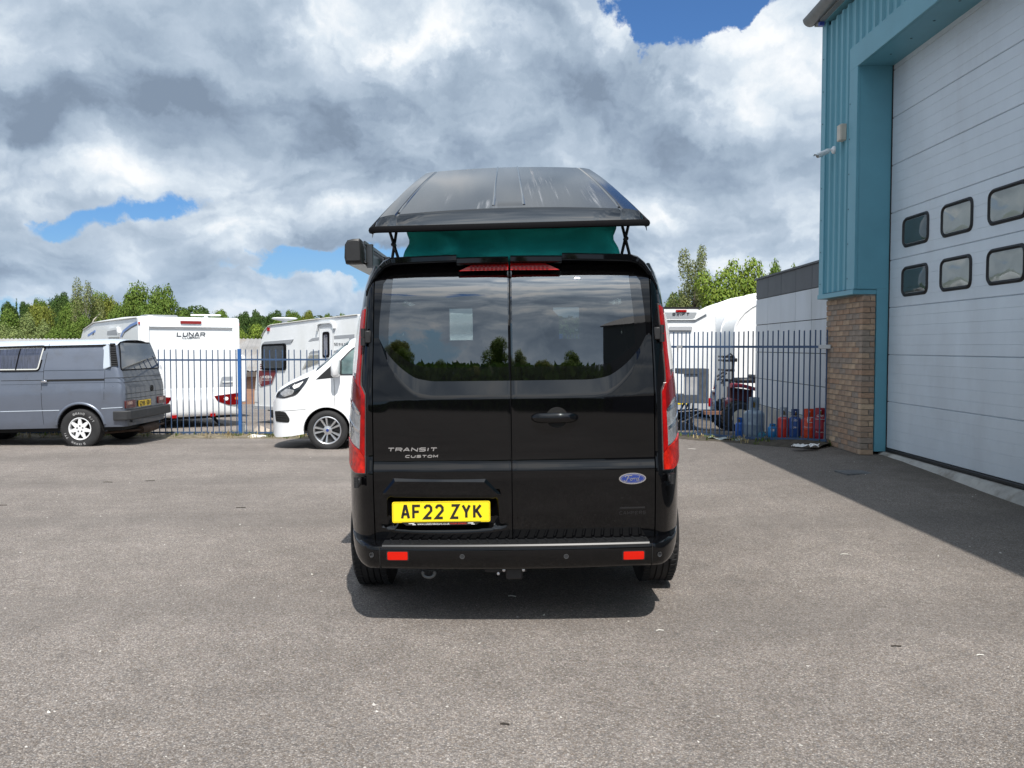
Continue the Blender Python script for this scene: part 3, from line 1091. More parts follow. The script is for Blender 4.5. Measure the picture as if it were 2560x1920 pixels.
def tab(t, x):
    """piecewise-linear table"""
    if x <= t[0][0]:
        return t[0][1]
    for (a, p), (b, q) in zip(t, t[1:]):
        if x <= b:
            return p + (q - p) * (x - a) / (b - a)
    return t[-1][1]


def tabs(t, x):
    """smooth table (cosine-free cubic through the points)"""
    if x <= t[0][0]: return t[0][1]
    if x >= t[-1][0]: return t[-1][1]
    for i in range(len(t) - 1):
        if x <= t[i + 1][0]:
            break
    x0, y0 = t[i]; x1, y1 = t[i + 1]
    h = x1 - x0
    s = (y1 - y0) / h
    sl = (y0 - t[i - 1][1]) / (x0 - t[i - 1][0]) if i > 0 else s
    sr = (t[i + 2][1] - y1) / (t[i + 2][0] - x1) if i + 2 < len(t) else s
    m0 = 0 if sl * s <= 0 else 2 * sl * s / (sl + s)
    m1 = 0 if sr * s <= 0 else 2 * sr * s / (sr + s)
    u = (x - x0) / h
    return y0 * (2 * u**3 - 3 * u * u + 1) + m0 * h * (u**3 - 2 * u * u + u) + y1 * (3 * u * u - 2 * u**3) + m1 * h * (u**3 - u * u)


# ------------------------------------------------------------------ wheels
def tyre_mb(Ro, Rr, w, tread=4):
    """axis along x, centred"""
    mb = MB()
    h = w / 2
    prof = [(Rr - 0.012, -h * 0.8), (Rr + 0.008, -h * 0.93), (Rr + (Ro - Rr) * 0.5, -h), (Ro - 0.028, -h * 0.95), (Ro - 0.008, -h * 0.84)]
    n = tread
    cell = 1.6 * h / (n + 1)
    x = -h * 0.8
    for i in range(n + 1):
        prof += [(Ro, x + 0.002), (Ro, x + cell - 0.006)]
        if i < n:
            prof += [(Ro - 0.008, x + cell - 0.004), (Ro - 0.008, x + cell + 0.0)]
        x += cell
    prof += [(Ro - 0.008, h * 0.84), (Ro - 0.028, h * 0.95), (Rr + (Ro - Rr) * 0.5, h), (Rr + 0.008, h * 0.93), (Rr - 0.012, h * 0.8)]
    mb.lathe(prof, 48, Matrix.Rotation(R(90), 4, 'Y'), caps=False)
    # sipes across the tread blocks
    for k in range(60):
        a = 2 * math.pi * k / 60
        M = Matrix.Rotation(a, 4, 'X')
        for sgn in (-1, 1):
            mb.box(sgn * h * 0.52, sgn * h * 0.86, -0.005, 0.011, Ro - 0.006, Ro + 0.003, M @ Matrix.Rotation(R(14 * sgn), 4, 'Z'))
    return mb


def alloy_mb(Rr, face, spokes=10):
    """outer face towards -x; face = x of the rim face"""
    mb = MB()
    RY = Matrix.Rotation(R(90), 4, 'Y')
    mb.lathe([(Rr + 0.004, face + 0.012), (Rr + 0.006, face - 0.002), (Rr - 0.004, face - 0.006), (Rr - 0.016, face + 0.004), (Rr - 0.02, face + 0.05), (Rr - 0.03, face + 0.16)], 48, RY, caps=False)
    for k in range(spokes):
        a = 2 * math.pi * k / spokes + (0.09 if k % 2 else -0.09)
        M = Matrix.Rotation(a, 4, 'X')
        r0, r1 = 0.055, Rr - 0.012
        w0, w1 = 0.013, 0.026
        pts = [(r0, -w0), (r1, -w1), (r1, w1), (r0, w0)]
        vs = []
        for x0, s in ((face + 0.004, 0.55), (face + 0.022, 1.0), (face + 0.05, 0.9)):
            for r_, w_ in pts:
                vs.append((x0 + (0.018 if r_ == r0 else 0.0), w_ * s, r_))
        fs = [(0, 1, 2, 3), (0, 4, 5, 1), (1, 5, 6, 2), (2, 6, 7, 3), (3, 7, 4, 0), (4, 8, 9, 5), (6, 10, 11, 7), (5, 9, 10, 6), (7, 11, 8, 4)]
        mb.add(vs, fs, M)
    mb.lathe([(0.0, face + 0.006), (0.034, face + 0.008), (0.04, face + 0.014), (0.075, face + 0.02), (0.08, face + 0.06)], 24, RY)
    return mb


def wheel(parent, Ro, Rr, w, loc, out, tyre_me=None, rim_me=None, rimmat=None, cap=None, spokes=10, tread=4, flip_rim=True):
    """a wheel at loc whose outer side looks towards out (-1 or +1) along x"""
    e = empty('wheel', loc)
    e.parent = parent
    if tyre_me is None:
        t = tyre_mb(Ro, Rr, w, tread).build('tyre', M_TYRE, e, 35)
    else:
        t = inst('tyre', tyre_me, e)
    if rim_me is None:
        rmb = alloy_mb(Rr, -w * 0.46, spokes)
        r_ = rmb.build('rim', rimmat or M_ALLOY, e, 35)
        br = MB(); br.lathe([(0.0, -w * 0.46 + 0.075), (Rr - 0.02, -w * 0.46 + 0.075), (Rr - 0.02, w * 0.4)], 32, Matrix.Rotation(R(90), 4, 'Y'), caps=False)
        b_ = br.build('brake_disc', mat('dark_disc_metal', (0.035, 0.035, 0.037), 0.6, 0.3) if 'dark_disc_metal' not in MATS else MATS['dark_disc_metal'], e, 30)  # dark metal disc filling the wheel behind the spokes
    else:
        r_ = inst('rim', rim_me[0], e); b_ = inst('brake_disc', rim_me[1], e)
    objs = [r_, b_]
    if cap:
        cm = MB(); cm.lathe([(0.0, -w * 0.46 + 0.002), (0.024, -w * 0.46 + 0.003), (0.027, -w * 0.46 + 0.008)], 20, Matrix.Rotation(R(90), 4, 'Y'))
        objs.append(cm.build('hub_cap', cap, e, 30))
    if out > 0:
        for o in objs:
            o.rotation_euler = (0, 0, math.pi)
    return e, t.data, (r_.data, b_.data)


# ------------------------------------------------------------------ long van shell, local frame: x right, y forward from the rear doors, z up
WT = [(0.3, 0.955), (0.6, 0.955), (1.0, 0.95), (1.2, 0.94), (1.5, 0.915), (1.7, 0.878), (1.85, 0.848), (1.9, 0.83), (1.95, 0.80)]
PY = [(0.6, 0.95), (1.1, 0.985), (3.7, 0.985), (4.2, 0.972), (4.5, 0.94), (4.7, 0.885), (4.85, 0.79), (4.95, 0.665), (5.02, 0.49), (5.06, 0.28)]
ZT = [(0.0, 1.99), (0.6, 2.0), (3.1, 2.005), (3.35, 1.99), (3.5, 1.96), (3.645, 1.91), (3.75, 1.82), (4.19, 1.446), (4.437, 1.32), (4.77, 1.155), (4.93, 1.04), (5.02, 0.9), (5.06, 0.76)]
ZBOT = [(0.0, 0.3), (4.3, 0.29), (4.6, 0.235), (4.9, 0.20), (5.06, 0.27)]
DTAB = [(0.30, 0.05), (0.47, 0.032), (0.62, 0.012), (0.80, 0.0), (0.842, 0.0), (0.850, 0.0008), (0.857, 0.0028), (0.882, 0.0118), (0.889, 0.0138), (0.90, 0.015), (1.05, 0.017), (1.227, 0.022), (1.4, 0.041), (1.55, 0.0660)]


def G(z):
    """glass profile of the back doors: upright at the waist, leaning well forward at the top"""
    q = (z - 1.32) / 0.535
    if q < 0: return 0.062 + (z - 1.32) * 0.017
    return 0.062 + 0.017 * (z - 1.32) + 0.535 * 0.43 / 8.0 * q ** 8.0


def D(z):
    return tab(DTAB, z) if z < 1.55 else G(z) + (0.0660 - G(1.55))


def zs_of(y):
    return tabs(ZT, y) - (0.16 if y < 3.6 else 0.20)


def shell_x(y, z):
    zt, zs = tabs(ZT, y), zs_of(y)
    w = tabs(PY, y) / 0.95
    if z <= zs:
        return w * tabs(WT, z)
    xe = w * tabs(WT, zs)
    s = min(1.0, (z - zs) / (zt - zs)) ** (1 / 0.9)
    return xe * max(0.0, math.cos(math.asin(s))) ** 0.6


def side_pt(sgn):
    def f(y, z, d):
        e = 0.004
        x = shell_x(y, z)
        dxy = (shell_x(y + e, z) - shell_x(y - e, z)) / (2 * e)
        dxz = (shell_x(y, z + e) - shell_x(y, z - e)) / (2 * e)
        n = Vector((1, -dxy, -dxz)).normalized()
        p = Vector((x, y, z)) + n * d
        return Vector((sgn * p.x, p.y, p.z))
    return f


AXR, AXF, RARCH = 0.97, 3.96, 0.405


def zbot(y):
    zb = tab(ZBOT, y)
    for c in (AXR, AXF):
        if abs(y - c) < RARCH:
            return max(zb, 0.335 + math.sqrt(RARCH ** 2 - (y - c) ** 2))
    return zb


def shell_parts(root, paint):
    ys = set([0.63, 1.6, 1.9, 2.3, 2.7, 3.0, 3.2, 3.35, 3.45, 3.5, 3.55, 3.6, 3.645, 3.7, 3.75, 3.85, 3.95, 4.05, 4.15, 4.19, 4.25, 4.4, 4.5, 4.6, 4.7, 4.77, 4.85, 4.9, 4.95, 4.99, 5.02, 5.04, 5.06])
    for c in (AXR, AXF):
        for k in range(0, 25):
            ys.add(round(c - (RARCH - 0.0005) * math.cos(math.pi * k / 24), 4))
        ys.add(c - RARCH - 0.002); ys.add(c + RARCH + 0.002)
    ys = sorted(y for y in ys if y >= 0.624)
    body, screen = MB(), MB()
    secs = []
    NS = 14
    for y in ys:
        zb, zs, zt = zbot(y), zs_of(y), tabs(ZT, y)
        zb = min(zb, zs - 0.05)
        row = []
        for k in range(NS + 1):
            z = zb + (zs - zb) * k / NS
            yy = y + max(0.0, D(z) - 0.02) * (1 - sstep(0.63, 1.5, y))
            row.append((shell_x(y, z), yy, z))
        for k in range(1, 13):
            th = R(90 * k / 12)
            xe = row[NS][0]
            z = zs + (zt - zs) * math.sin(th) ** 0.9
            yy = y + max(0.0, D(min(z, 1.95)) - 0.02) * (1 - sstep(0.63, 1.5, y))
            row.append((xe * max(0.0, math.cos(th)) ** 0.6 if k < 12 else 0.0, yy, z))
        secs.append(row)
    n = len(secs[0])
    for sgn in (1, -1):
        for i in range(len(ys) - 1):
            for j in range(n - 1):
                q = [secs[i][j], secs[i + 1][j], secs[i + 1][j + 1], secs[i][j + 1]]
                q = [(sgn * a, b, c) for a, b, c in q]
                ym = (ys[i] + ys[i + 1]) / 2
                tgt = screen if (3.62 < ym < 4.16 and j >= NS + 3) else body
                tgt.add(q, [(0, 1, 2, 3)] if sgn > 0 else [(3, 2, 1, 0)])
    # close the nose
    last = secs[-1]
    ring = [(a, b, c) for a, b, c in last] + [(-a, b, c) for a, b, c in last[::-1]]
    body.add(ring, [tuple(range(len(ring)))])
    # weld
    o = body.build('body', paint, root, 0)
    s = screen.build('windscreen', M_CLEARGL, root, 0)
    for ob in (o, s):
        bm = bmesh.new(); bm.from_mesh(ob.data)
        bmesh.ops.remove_doubles(bm, verts=bm.verts[:], dist=0.0008)
        bmesh.ops.recalc_face_normals(bm, faces=bm.faces[:])
        bm.to_mesh(ob.data); bm.free()
        ob.data.shade_smooth(); ob.data.set_sharp_from_angle(angle=R(38))
    # underbody and wheel wells
    ub_ = MB()
    ub_.box(-0.9, 0.9, 0.3, 4.5, 0.29, 0.32)
    for c in (AXR, AXF):
        for sgn in (1, -1):
            arc = [(c - (RARCH + 0.004) * math.cos(math.pi * k / 20), 0.335 + (RARCH + 0.004) * math.sin(math.pi * k / 20)) for k in range(21)]
            ub_.grid([[(sgn * x, y, z) for y, z in arc] for x in (0.985 if c > 2 else 0.975, 0.62)])
            ub_.add([(sgn * 0.62, y, z) for y, z in arc], [tuple(range(21))])
    ub_.build('underbody', M_MATT, root, 30)


def front_parts(root, paint):
    for sgn in (-1, 1):
        f = side_pt(sgn)
        hl = round_poly([(4.86, 0.99), (4.60, 1.14), (4.26, 1.262), (4.335, 1.13), (4.49, 0.945), (4.72, 0.885), (4.90, 0.90)], [0.03, 0.1, 0.02, 0.05, 0.06, 0.05, 0.03])
        mb = MB(); mb.skin(hl, f, -0.004, 0.006, 0.05, 0.05)
        h = mb.build('headlight', mat('headlight_glass', (0.02, 0.022, 0.026), 0.05, 0.2, 0.7, coat=1.0, var=0.6, vscale=8) if 'headlight_glass' not in MATS else MATS['headlight_glass'], root, 40)
        mb = MB(); mb.skin(round_poly([(4.80, 0.97), (4.66, 1.06), (4.52, 1.03), (4.56, 0.96), (4.72, 0.91)], 0.03), f, 0.004, 0.010, 0.04, 0.04)
        mb.build('reflector', M_CLEAR, h, 40)
        mb = MB(); mb.skin(round_poly([(4.56, 1.10), (4.36, 1.185), (4.44, 1.09), (4.53, 1.05)], 0.015), f, 0.004, 0.009, 0.04, 0.04)
        mb.build('indicator_lens', M_CLEARW, h, 40)
        mb = MB(); mb.skin(round_poly([(4.93, 0.66), (4.70, 0.655), (4.615, 0.535), (4.63, 0.47), (4.90, 0.475)], 0.035), f, -0.002, 0.005, 0.05, 0.05)
        fg = mb.build('fog_surround', M_MATT, root, 40)
        for z_ in (0.52, 0.56, 0.60):
            mb = MB(); mb.skin([(4.88, z_), (4.69, z_), (4.69, z_ + 0.012), (4.88, z_ + 0.012)], f, 0.004, 0.009, 0.05)
            mb.build('grille_bar', M_TRIM, fg, 30)
        # door glass, quarter trim, mirror
        win = round_poly([(3.735, 1.285), (3.735, 1.545), (3.56, 1.735), (3.40, 1.83), (2.75, 1.835), (2.72, 1.29)], [0.02, 0.02, 0.1, 0.1, 0.05, 0.05])
        mb = MB(); mb.skin(win, f, -0.001, 0.003, 0.12, 0.06)
        w_ = mb.build('side_window', M_FRIT, root, 40)
        mb = MB(); mb.skin(inset(win, 0.028), f, 0.004, 0.0055, 0.12, 0.06); mb.build('window_pane', mat('green_side_glass', (0.10, 0.16, 0.155), 0.02, 0, 0.8, coat=1.0, var=0.7, vscale=2.5) if 'green_side_glass' not in MATS else MATS['green_side_glass'], w_, 40)
        mb = MB(); mb.skin([(4.15, 1.215), (3.80, 1.535), (3.772, 1.50), (3.78, 1.255)], f, -0.001, 0.005, 0.08, 0.06)
        mb.build('quarter_trim', M_TRIM, root, 40)
        for y0, y1 in ((1.55, 2.62),) if sgn < 0 else ((1.55, 2.62),):
            w2 = rect(y0, y1, 1.30, 1.82, 0.06)
            mb = MB(); mb.skin(w2, f, -0.001, 0.003, 0.2, 0.06); mb.build('side_window', M_FRIT, root, 40)
        # door shut line, handle, waist crease strip
        gap = MB(); gap.skin([(3.842, 1.24), (3.836, 1.24), (3.818, 0.95), (3.835, 0.755), (3.841, 0.755), (3.824, 0.95)], f, -0.003, 0.0012, None, 0.08)
        gap.build('door_gap', M_MATT, root, 0)
        gap = MB(); gap.skin([(2.69, 1.9), (2.684, 1.9), (2.684, 0.32), (2.69, 0.32)], f, -0.003, 0.0012, None, 0.08); gap.build('door_gap', M_MATT, root, 0)
        gap = MB(); gap.skin([(4.86, 0.655), (4.33, 0.70), (4.33, 0.706), (4.86, 0.661)], f, -0.003, 0.0012, 0.05); gap.build('bumper_gap', M_MATT, root, 0)
        hd = MB(); hd.skin(rect(2.78, 2.98, 1.03, 1.065, 0.015), f, 0.0, 0.03, 0.1, None); hd.build('door_handle', paint, root, 40)
        m0 = f(3.79, 1.36, 0)
        mb = MB()
        mb.tube([m0, m0 + Vector((sgn * 0.08, 0, 0.0))], [0.05, 0.035], 10); mr = mb.build('mirror', M_TRIM, root, 40)
        mb = MB(); mb.box(-0.10, 0.10, -0.05, 0.07, -0.165, 0.165, Matrix.Translation((m0.x + sgn * 0.16, m0.y - 0.02, 1.425)) @ Matrix.Rotation(R(10) * sgn, 4, 'Z'), bev=0.04)
        mb.build('mirror_cap', paint, mr, 50)
    # nose grille
    mb = MB()
    rows = []
    for z in (0.62, 0.69, 0.76, 0.83):
        rows.append([(x, 5.075 - 0.42 * (x / 0.62) ** 2 - (0.02 if z > 0.8 else 0), z) for x in [-0.5 + 0.1 * k for k in range(11)]])
    mb.grid(rows); mb.build('grille', M_TRIM, root, 30)


# ------------------------------------------------------------------ the black campervan, seen from straight behind
VX, VY, VROLL = 0.0225, 4.52, -0.0125
van = empty('campervan', (VX, VY, 0.0), (0, VROLL, 0), label='black campervan with raised pop top roof seen from behind in the middle of the yard', cat='campervan')


def vl(u, v, yl=0.0):
    """photograph pixel -> campervan frame at depth yl behind the rear plane"""
    p = at(u, v, VY + yl)
    x, z = p.x - VX, p.z
    c, s = math.cos(-VROLL), math.sin(-VROLL)
    return Vector((x * c + z * s, yl, -x * s + z * c))


def z1(a, b, yl=0.0):
    q = vl(840 + 0.40687 * a, 400 + 0.40687 * b, yl)
    return (q.x, q.z)


def z2(a, b, yl=0.0):
    q = vl(840 + 0.40687 * a, 950 + 0.40687 * b, yl)
    return (q.x, q.z)


def XE(z):
    return 0.748 - 0.012 * sstep(1.2, 1.95, z)


def bow(x):
    return 0.030 * (min(abs(x), 0.76) / 0.75) ** 2


def recess(x, z):
    """number-plate recess pressed into the left door"""
    cx, hw = -0.378, 0.30
    wx = 1 - sstep(hw * 0.86, hw * 1.06, abs(x - cx))
    if z < 0.56:
        e = max(0.0, 1 - ((x - cx) / (hw * 1.15)) ** 2) ** 0.5
        return 0.032 * sstep(0.555 - 0.05 * e, 0.565, z) * min(1, e * 2)
    return 0.032 * wx * (1 - sstep(0.735, 0.75, z))


def skin_y(x, z):
    return D(z) + bow(x)


ZB = [(0.0, 1.320), (0.40, 1.3205), (0.50, 1.334), (0.575, 1.376), (0.68, 1.485), (0.716, 1.555)]
ZC = [(0.0, 1.228), (0.40, 1.2285), (0.50, 1.240), (0.575, 1.296), (0.66, 1.41), (0.7165, 1.5545)]
ZTOPG = 1.91


def XW(z):
    return 0.716 - 0.028 * sstep(1.55, 1.92, z)


def build_rear_doors():
    for sgn in (-1, 1):
        door, glz, frit = MB(), MB(), MB()
        scol = [0, 0.012, 0.05] + [0.1 * k for k in range(1, 6)] + [0.55, 0.6, 0.65, 0.69, 0.73, 0.77, 0.81, 0.85, 0.885, 0.915, 0.94, 0.96, 0.98, 1.0]
        if sgn < 0:
            scol = sorted(set(scol + [0.025 * k for k in range(40)]))
        ext = [1.02, 1.04, 1.0465]
        cols = []
        for s in scol + ext:
            s_ = min(s, 1.0)
            xr = 0.0028 + s_ * 0.7137
            zc, zb = tabs(ZC, xr), tabs(ZB, xr)
            zt = ZTOPG - 0.012 * s_ ** 2 - (0.0 if s_ < 0.9 else 0.05 * ((s_ - 0.9) / 0.1) ** 2.5)
            zl = [0.474, 0.478] + [0.49 + 0.01 * k for k in range(35)] + [0.842, 0.846, 0.850, 0.8535, 0.857, 0.863, 0.87, 0.876, 0.882, 0.8855, 0.889, 0.894, 0.90, 0.94, 1.0, 1.08, 1.15, 1.2]
            zl = [z for z in zl if z < zc - 0.005]
            tags = ['d'] * len(zl)
            m = 8
            z0 = zl[-1]
            for k in range(1, m + 1):
                zl.append(z0 + (zc - z0) * k / m); tags.append('d')
            for k in range(1, 5):
                zl.append(zc + (zb - zc) * k / 4); tags.append('b')
            for k in range(1, 25):
                zl.append(zb + (zt - zb) * k / 24); tags.append('g')
            for k in range(1, 4):
                zl.append(zt + (1.945 - zt) * k / 3); tags.append('t')
            # pad lower rows so that every column has as many
            cols.append((s, zl, tags, zc, zb))
        nmax = max(len(c[1]) for c in cols)
        P = []
        for s, zl, tags, zc, zb in cols:
            pad = nmax - len(zl)
            if pad:                      # split the stretch above z = 1 more finely
                k0 = max(i for i, z in enumerate(zl) if z <= 0.95)
                a, b = zl[k0], zl[k0 + 1]
                extra = [a + (b - a) * (i + 1) / (pad + 1) for i in range(pad)]
                zl = zl[:k0 + 1] + extra + zl[k0 + 1:]
                tags = tags[:k0 + 1] + ['d'] * pad + tags[k0 + 1:]
            col = []
            for z, t in zip(zl, tags):
                if s <= 1:
                    x = 0.0028 + s * (XW(z) - 0.0028)
                else:
                    x = XW(z) + (s - 1.0) / 0.0465 * (XE(z) - XW(z))
                if t in ('g', 't') and s <= 1.0:
                    y = G(z)
                elif t == 'b' and s <= 1.0:
                    q = (z - zc) / max(1e-6, zb - zc)
                    y = D(zc) + (G(zb) - D(zc)) * q
                else:
                    y = D(z)
                y += bow(x) + 0.0035 * math.exp(-(x / 0.07) ** 2) * sstep(1.6, 1.9, z)
                xf = sgn * x - 0.013 * (1 - x / 0.748)
                if sgn < 0 and z < 0.9:
                    y += recess(xf, z)
                if s == 0:
                    y += 0.0015
                col.append((xf, y, z, t))
            P.append(col)
        for i in range(len(P) - 1):
            for j in range(nmax - 1):
                q = [P[i][j], P[i + 1][j], P[i + 1][j + 1], P[i][j + 1]]
                t = P[i][j + 1][3]
                pts = [p[:3] for p in q]
                if t == 'g' and P[i + 1][j + 1][3] == 'g' and cols[i + 1][0] <= 1.0:
                    zmid = sum(p[2] for p in pts) / 4
                    xm = abs(sum(p[0] for p in pts) / 4)
                    edge = cols[i + 1][0] > 0.935 or cols[i][0] < 0.012 or zmid > 1.885 or j + 1 - [k for k, p in enumerate(P[i]) if p[3] == 'g'][0] < 3
                    tgt = frit if edge else glz
                    pts = [(a, b + 0.0015, c) for a, b, c in pts]
                else:
                    tgt = door
                tgt.add(pts, [(0, 1, 2, 3)] if sgn > 0 else [(3, 2, 1, 0)])
        # rolled inner flange at the shut lines
        o = door.build('rear_door', M_BLACK, van, 0)
        g_ = glz.build('rear_window', M_TINT, o, 0)
        f_ = frit.build('window_border', M_FRIT, o, 0)
        for ob in (o, g_, f_):
            bm = bmesh.new(); bm.from_mesh(ob.data)
            bmesh.ops.remove_doubles(bm, verts=bm.verts[:], dist=0.0004)
            bmesh.ops.recalc_face_normals(bm, faces=bm.faces[:])
            ny = sum(f.normal.y * f.calc_area() for f in bm.faces)
            if ny > 0:
                bmesh.ops.reverse_faces(bm, faces=bm.faces[:])
            if ob is o:
                # give the shut lines depth
                be = [e for e in bm.edges if e.is_boundary and all(abs(abs(v.co.x + 0.013) - 0.0028) < 0.003 or abs(v.co.z - 0.474) < 0.002 or abs(abs(v.co.x) - XE(v.co.z)) < 0.003 for v in e.verts)]
                r_ = bmesh.ops.extrude_edge_only(bm, edges=be)
                for v in [q for q in r_['geom'] if isinstance(q, bmesh.types.BMVert)]:
                    v.co.y += 0.04
            bm.to_mesh(ob.data); bm.free()
            ob.data.shade_smooth(); ob.data.set_sharp_from_angle(angle=R(28))
        if sgn < 0:
            left_door = o
        else:
            right_door = o
    return left_door, right_door


def corner_pt(phi, z, d=0.0):
    def P(ph, zz):
        xe, w = XE(zz) + 0.006, tabs(WT, zz)
        return Vector((xe + (w - xe) * math.sin(ph), D(zz) + 0.03 + 0.6 * (1 - math.cos(ph)), zz))
    p = P(phi, z)
    if d:
        a = P(phi + 0.01, z) - P(phi - 0.01, z)
        b = P(phi, z + 0.01) - P(phi, z - 0.01)
        n = a.cross(b).normalized()
        if n.x + (-n.y) < 0:
            n = -n
        p = p + n * d
    return p


def corner_hit(u, v):
    """where the sight line through a photograph pixel meets the rear corner: (phi, z)"""
    z, best, prev = 1.2, None, None
    for k in range(0, 141):
        ph = R(k * 0.5)
        for _ in range(3):
            y = corner_pt(ph, z).y
            q = vl(u, v, y)
            z = q.z
        diff = abs(q.x) - corner_pt(ph, z).x
        if best is None or diff < best[0]:
            best = (diff, ph, z)
        if diff <= 0:
            return ph, z
    return best[1], best[2]


def build_corners():
    foot = lambda a: 0.44 + 0.03 * sstep(30, 45, a) + 0.13 * sstep(42, 66, a)
    mb = MB()
    for sgn in (-1, 1):
        zr = [0.44, 0.5] + [0.55 + 0.05 * k for k in range(29)]
        rows = []
        for z in zr:
            rows.append([(lambda p: (sgn * p.x, p.y, p.z))(corner_pt(R(90 * k / 20), z if z > 0.75 else 0.75 - (0.75 - z) * (0.75 - foot(90 * k / 20)) / 0.31)) for k in range(21)])
        inner = [[(sgn * (XE(z) + 0.006), D(z) + 0.03, z) for z in zr], [(sgn * (XE(z) + 0.006), D(z) + 0.075, z) for z in zr]]
        mb.grid(rows); mb.grid(inner)
    # roof edge between the corner posts and the roof panel
    xs = [-1 + 2 * k / 16 for k in range(17)]
    rows = []
    for t in (0.0, 0.3, 0.6, 1.0):
        row = []
        for q in xs:
            w = 0.80
            x = q * w
            y0 = 0.29 + 0.03 + (0.5 * max(0, abs(q) - 0.88) / 0.12)
            row.append((x, y0 + (0.95 - y0) * t, 1.948 + 0.06 * t ** 0.5 * (1 - abs(q) ** 6)))
        rows.append(row)
    mb.grid(rows)
    o = mb.build('rear_pillar', M_BLACK, van, 35)
    # dark inner skin behind the shut lines
    mb = MB()
    zr = [0.47, 0.6, 0.85, 1.0, 1.22]
    mb.grid([[(x, D(z) + bow(x) + 0.045, z) for x in (-0.76, -0.5, -0.2, 0, 0.2, 0.5, 0.76)] for z in zr])
    mb.grid([[(x, G(z) + bow(x) + 0.045, z) for x in (-0.043, 0.017)] for z in (1.22, 1.4, 1.6, 1.8, 1.93)])
    for s in (-1, 1):
        mb.grid([[(s * x, D(z) + bow(x) + 0.045, z) for x in (0.69, 0.768)] for z in (1.22, 1.4, 1.6, 1.75, 1.86)])
    mb.build('door_inner_skin', M_MATT, van, 30)


ldoor, rdoor = build_rear_doors()
build_corners()
shell_parts(van, M_BLACK)
front_parts(van, M_BLACK)


def LA(u, v):
    return corner_hit(860 + 0.28933 * u, 740 + 0.28933 * v)


def build_lamps():
    def poly(pts, grow=None):
        out = []
        for u, v in pts:
            ph, z = LA(u, v)
            out.append((ph, z))
        return out
    base = poly([(201, 92), (165, 110), (130, 190), (105, 380), (85, 640), (72, 760), (56, 950), (42, 1150), (36, 1250), (50, 1400), (72, 1490), (110, 1533), (190, 1537),
                 (193, 1000), (190, 850), (178, 815), (155, 770), (155, 700), (172, 460), (190, 280)])
    red = poly([(196, 112), (172, 130), (160, 200), (135, 520), (118, 700), (116, 745), (150, 800), (162, 870), (158, 1010), (152, 1330), (186, 1380), (187, 1000), (185, 860), (172, 822), (149, 772), (148, 715), (166, 460), (184, 280)])
    guide = poly([(158, 180), (143, 195), (128, 240), (108, 400), (90, 655), (117, 668), (130, 540), (148, 330)])
    block = poly([(115, 750), (90, 690), (74, 790), (70, 870), (105, 925), (150, 1005), (160, 990), (161, 880), (148, 806)])
    clear = poly([(68, 885), (58, 1020), (56, 1160), (64, 1205), (148, 1322), (153, 1030), (104, 945)])
    lower = poly([(56, 1215), (44, 1270), (56, 1395), (78, 1482), (112, 1524), (186, 1528), (187, 1390), (148, 1335)])
    ridge1 = poly([(72, 882), (70, 905), (150, 1030), (153, 1005)])
    ridge2 = poly([(60, 1030), (58, 1055), (146, 1185), (148, 1160)])
    for sgn in (-1, 1):
        f = lambda a, b, d: (lambda p: Vector((sgn * p.x, p.y, p.z)))(corner_pt(a, b, d))
        mb = MB(); mb.skin(base, f, -0.01, 0.006, R(4), 0.06)
        o = mb.build('tail_light', mat('lamp_housing', (0.10, 0.085, 0.085), 0.15, 0.3, 0.6, coat=1.0) if 'lamp_housing' not in MATS else MATS['lamp_housing'], van, 40)
        for nm, pl, m, d in (('red_lens', red, M_RED, 0.011), ('light_guide', guide, M_CLEARW, 0.0095), ('red_block', block, M_REDD, 0.009),
                             ('clear_lens', clear, M_CLEAR, 0.0095), ('lower_red_lens', lower, M_REDB, 0.012), ('chrome_ridge', ridge1, M_CHROME, 0.0125), ('chrome_ridge', ridge2, M_CHROME, 0.0125)):
            mb = MB(); mb.skin(pl, f, 0.003, d, R(3), 0.045)
            mb.build(nm, m, o, 40)
    # door hinges
    for sgn in (-1, 1):
        for (u0, v0, u1, v1) in ((163, 283, 250, 428), (112, 1545, 166, 1648)):
            ph0, zt_ = LA(u0, v0); ph1, zb_ = LA(u1 if u1 < 200 else 195, v1)
            a = corner_pt(ph0, zt_); 
            x_out = a.x; y_ = min(a.y, D(zt_) + 0.05)
            w = 0.055 if u1 > 200 else 0.034
            zc = (zt_ + zb_) / 2; hh = (zt_ - zb_) / 2
            mb = MB()
            mb.tube([(sgn * (x_out - 0.012), y_ - 0.022, zc - hh), (sgn * (x_out - 0.012), y_ - 0.022, zc - hh * 0.05)], 0.014, 12)
            mb.tube([(sgn * (x_out - 0.012), y_ - 0.022, zc), (sgn * (x_out - 0.012), y_ - 0.022, zc + hh)], 0.013, 12)
            mb.box(sgn * (x_out - 0.012), sgn * (x_out - w), y_ - 0.028, y_ + 0.02, zc - hh * 0.75, zc + hh * 0.75, bev=0.006)
            mb.build('door_hinge', M_TRIM, van, 40)


build_lamps()


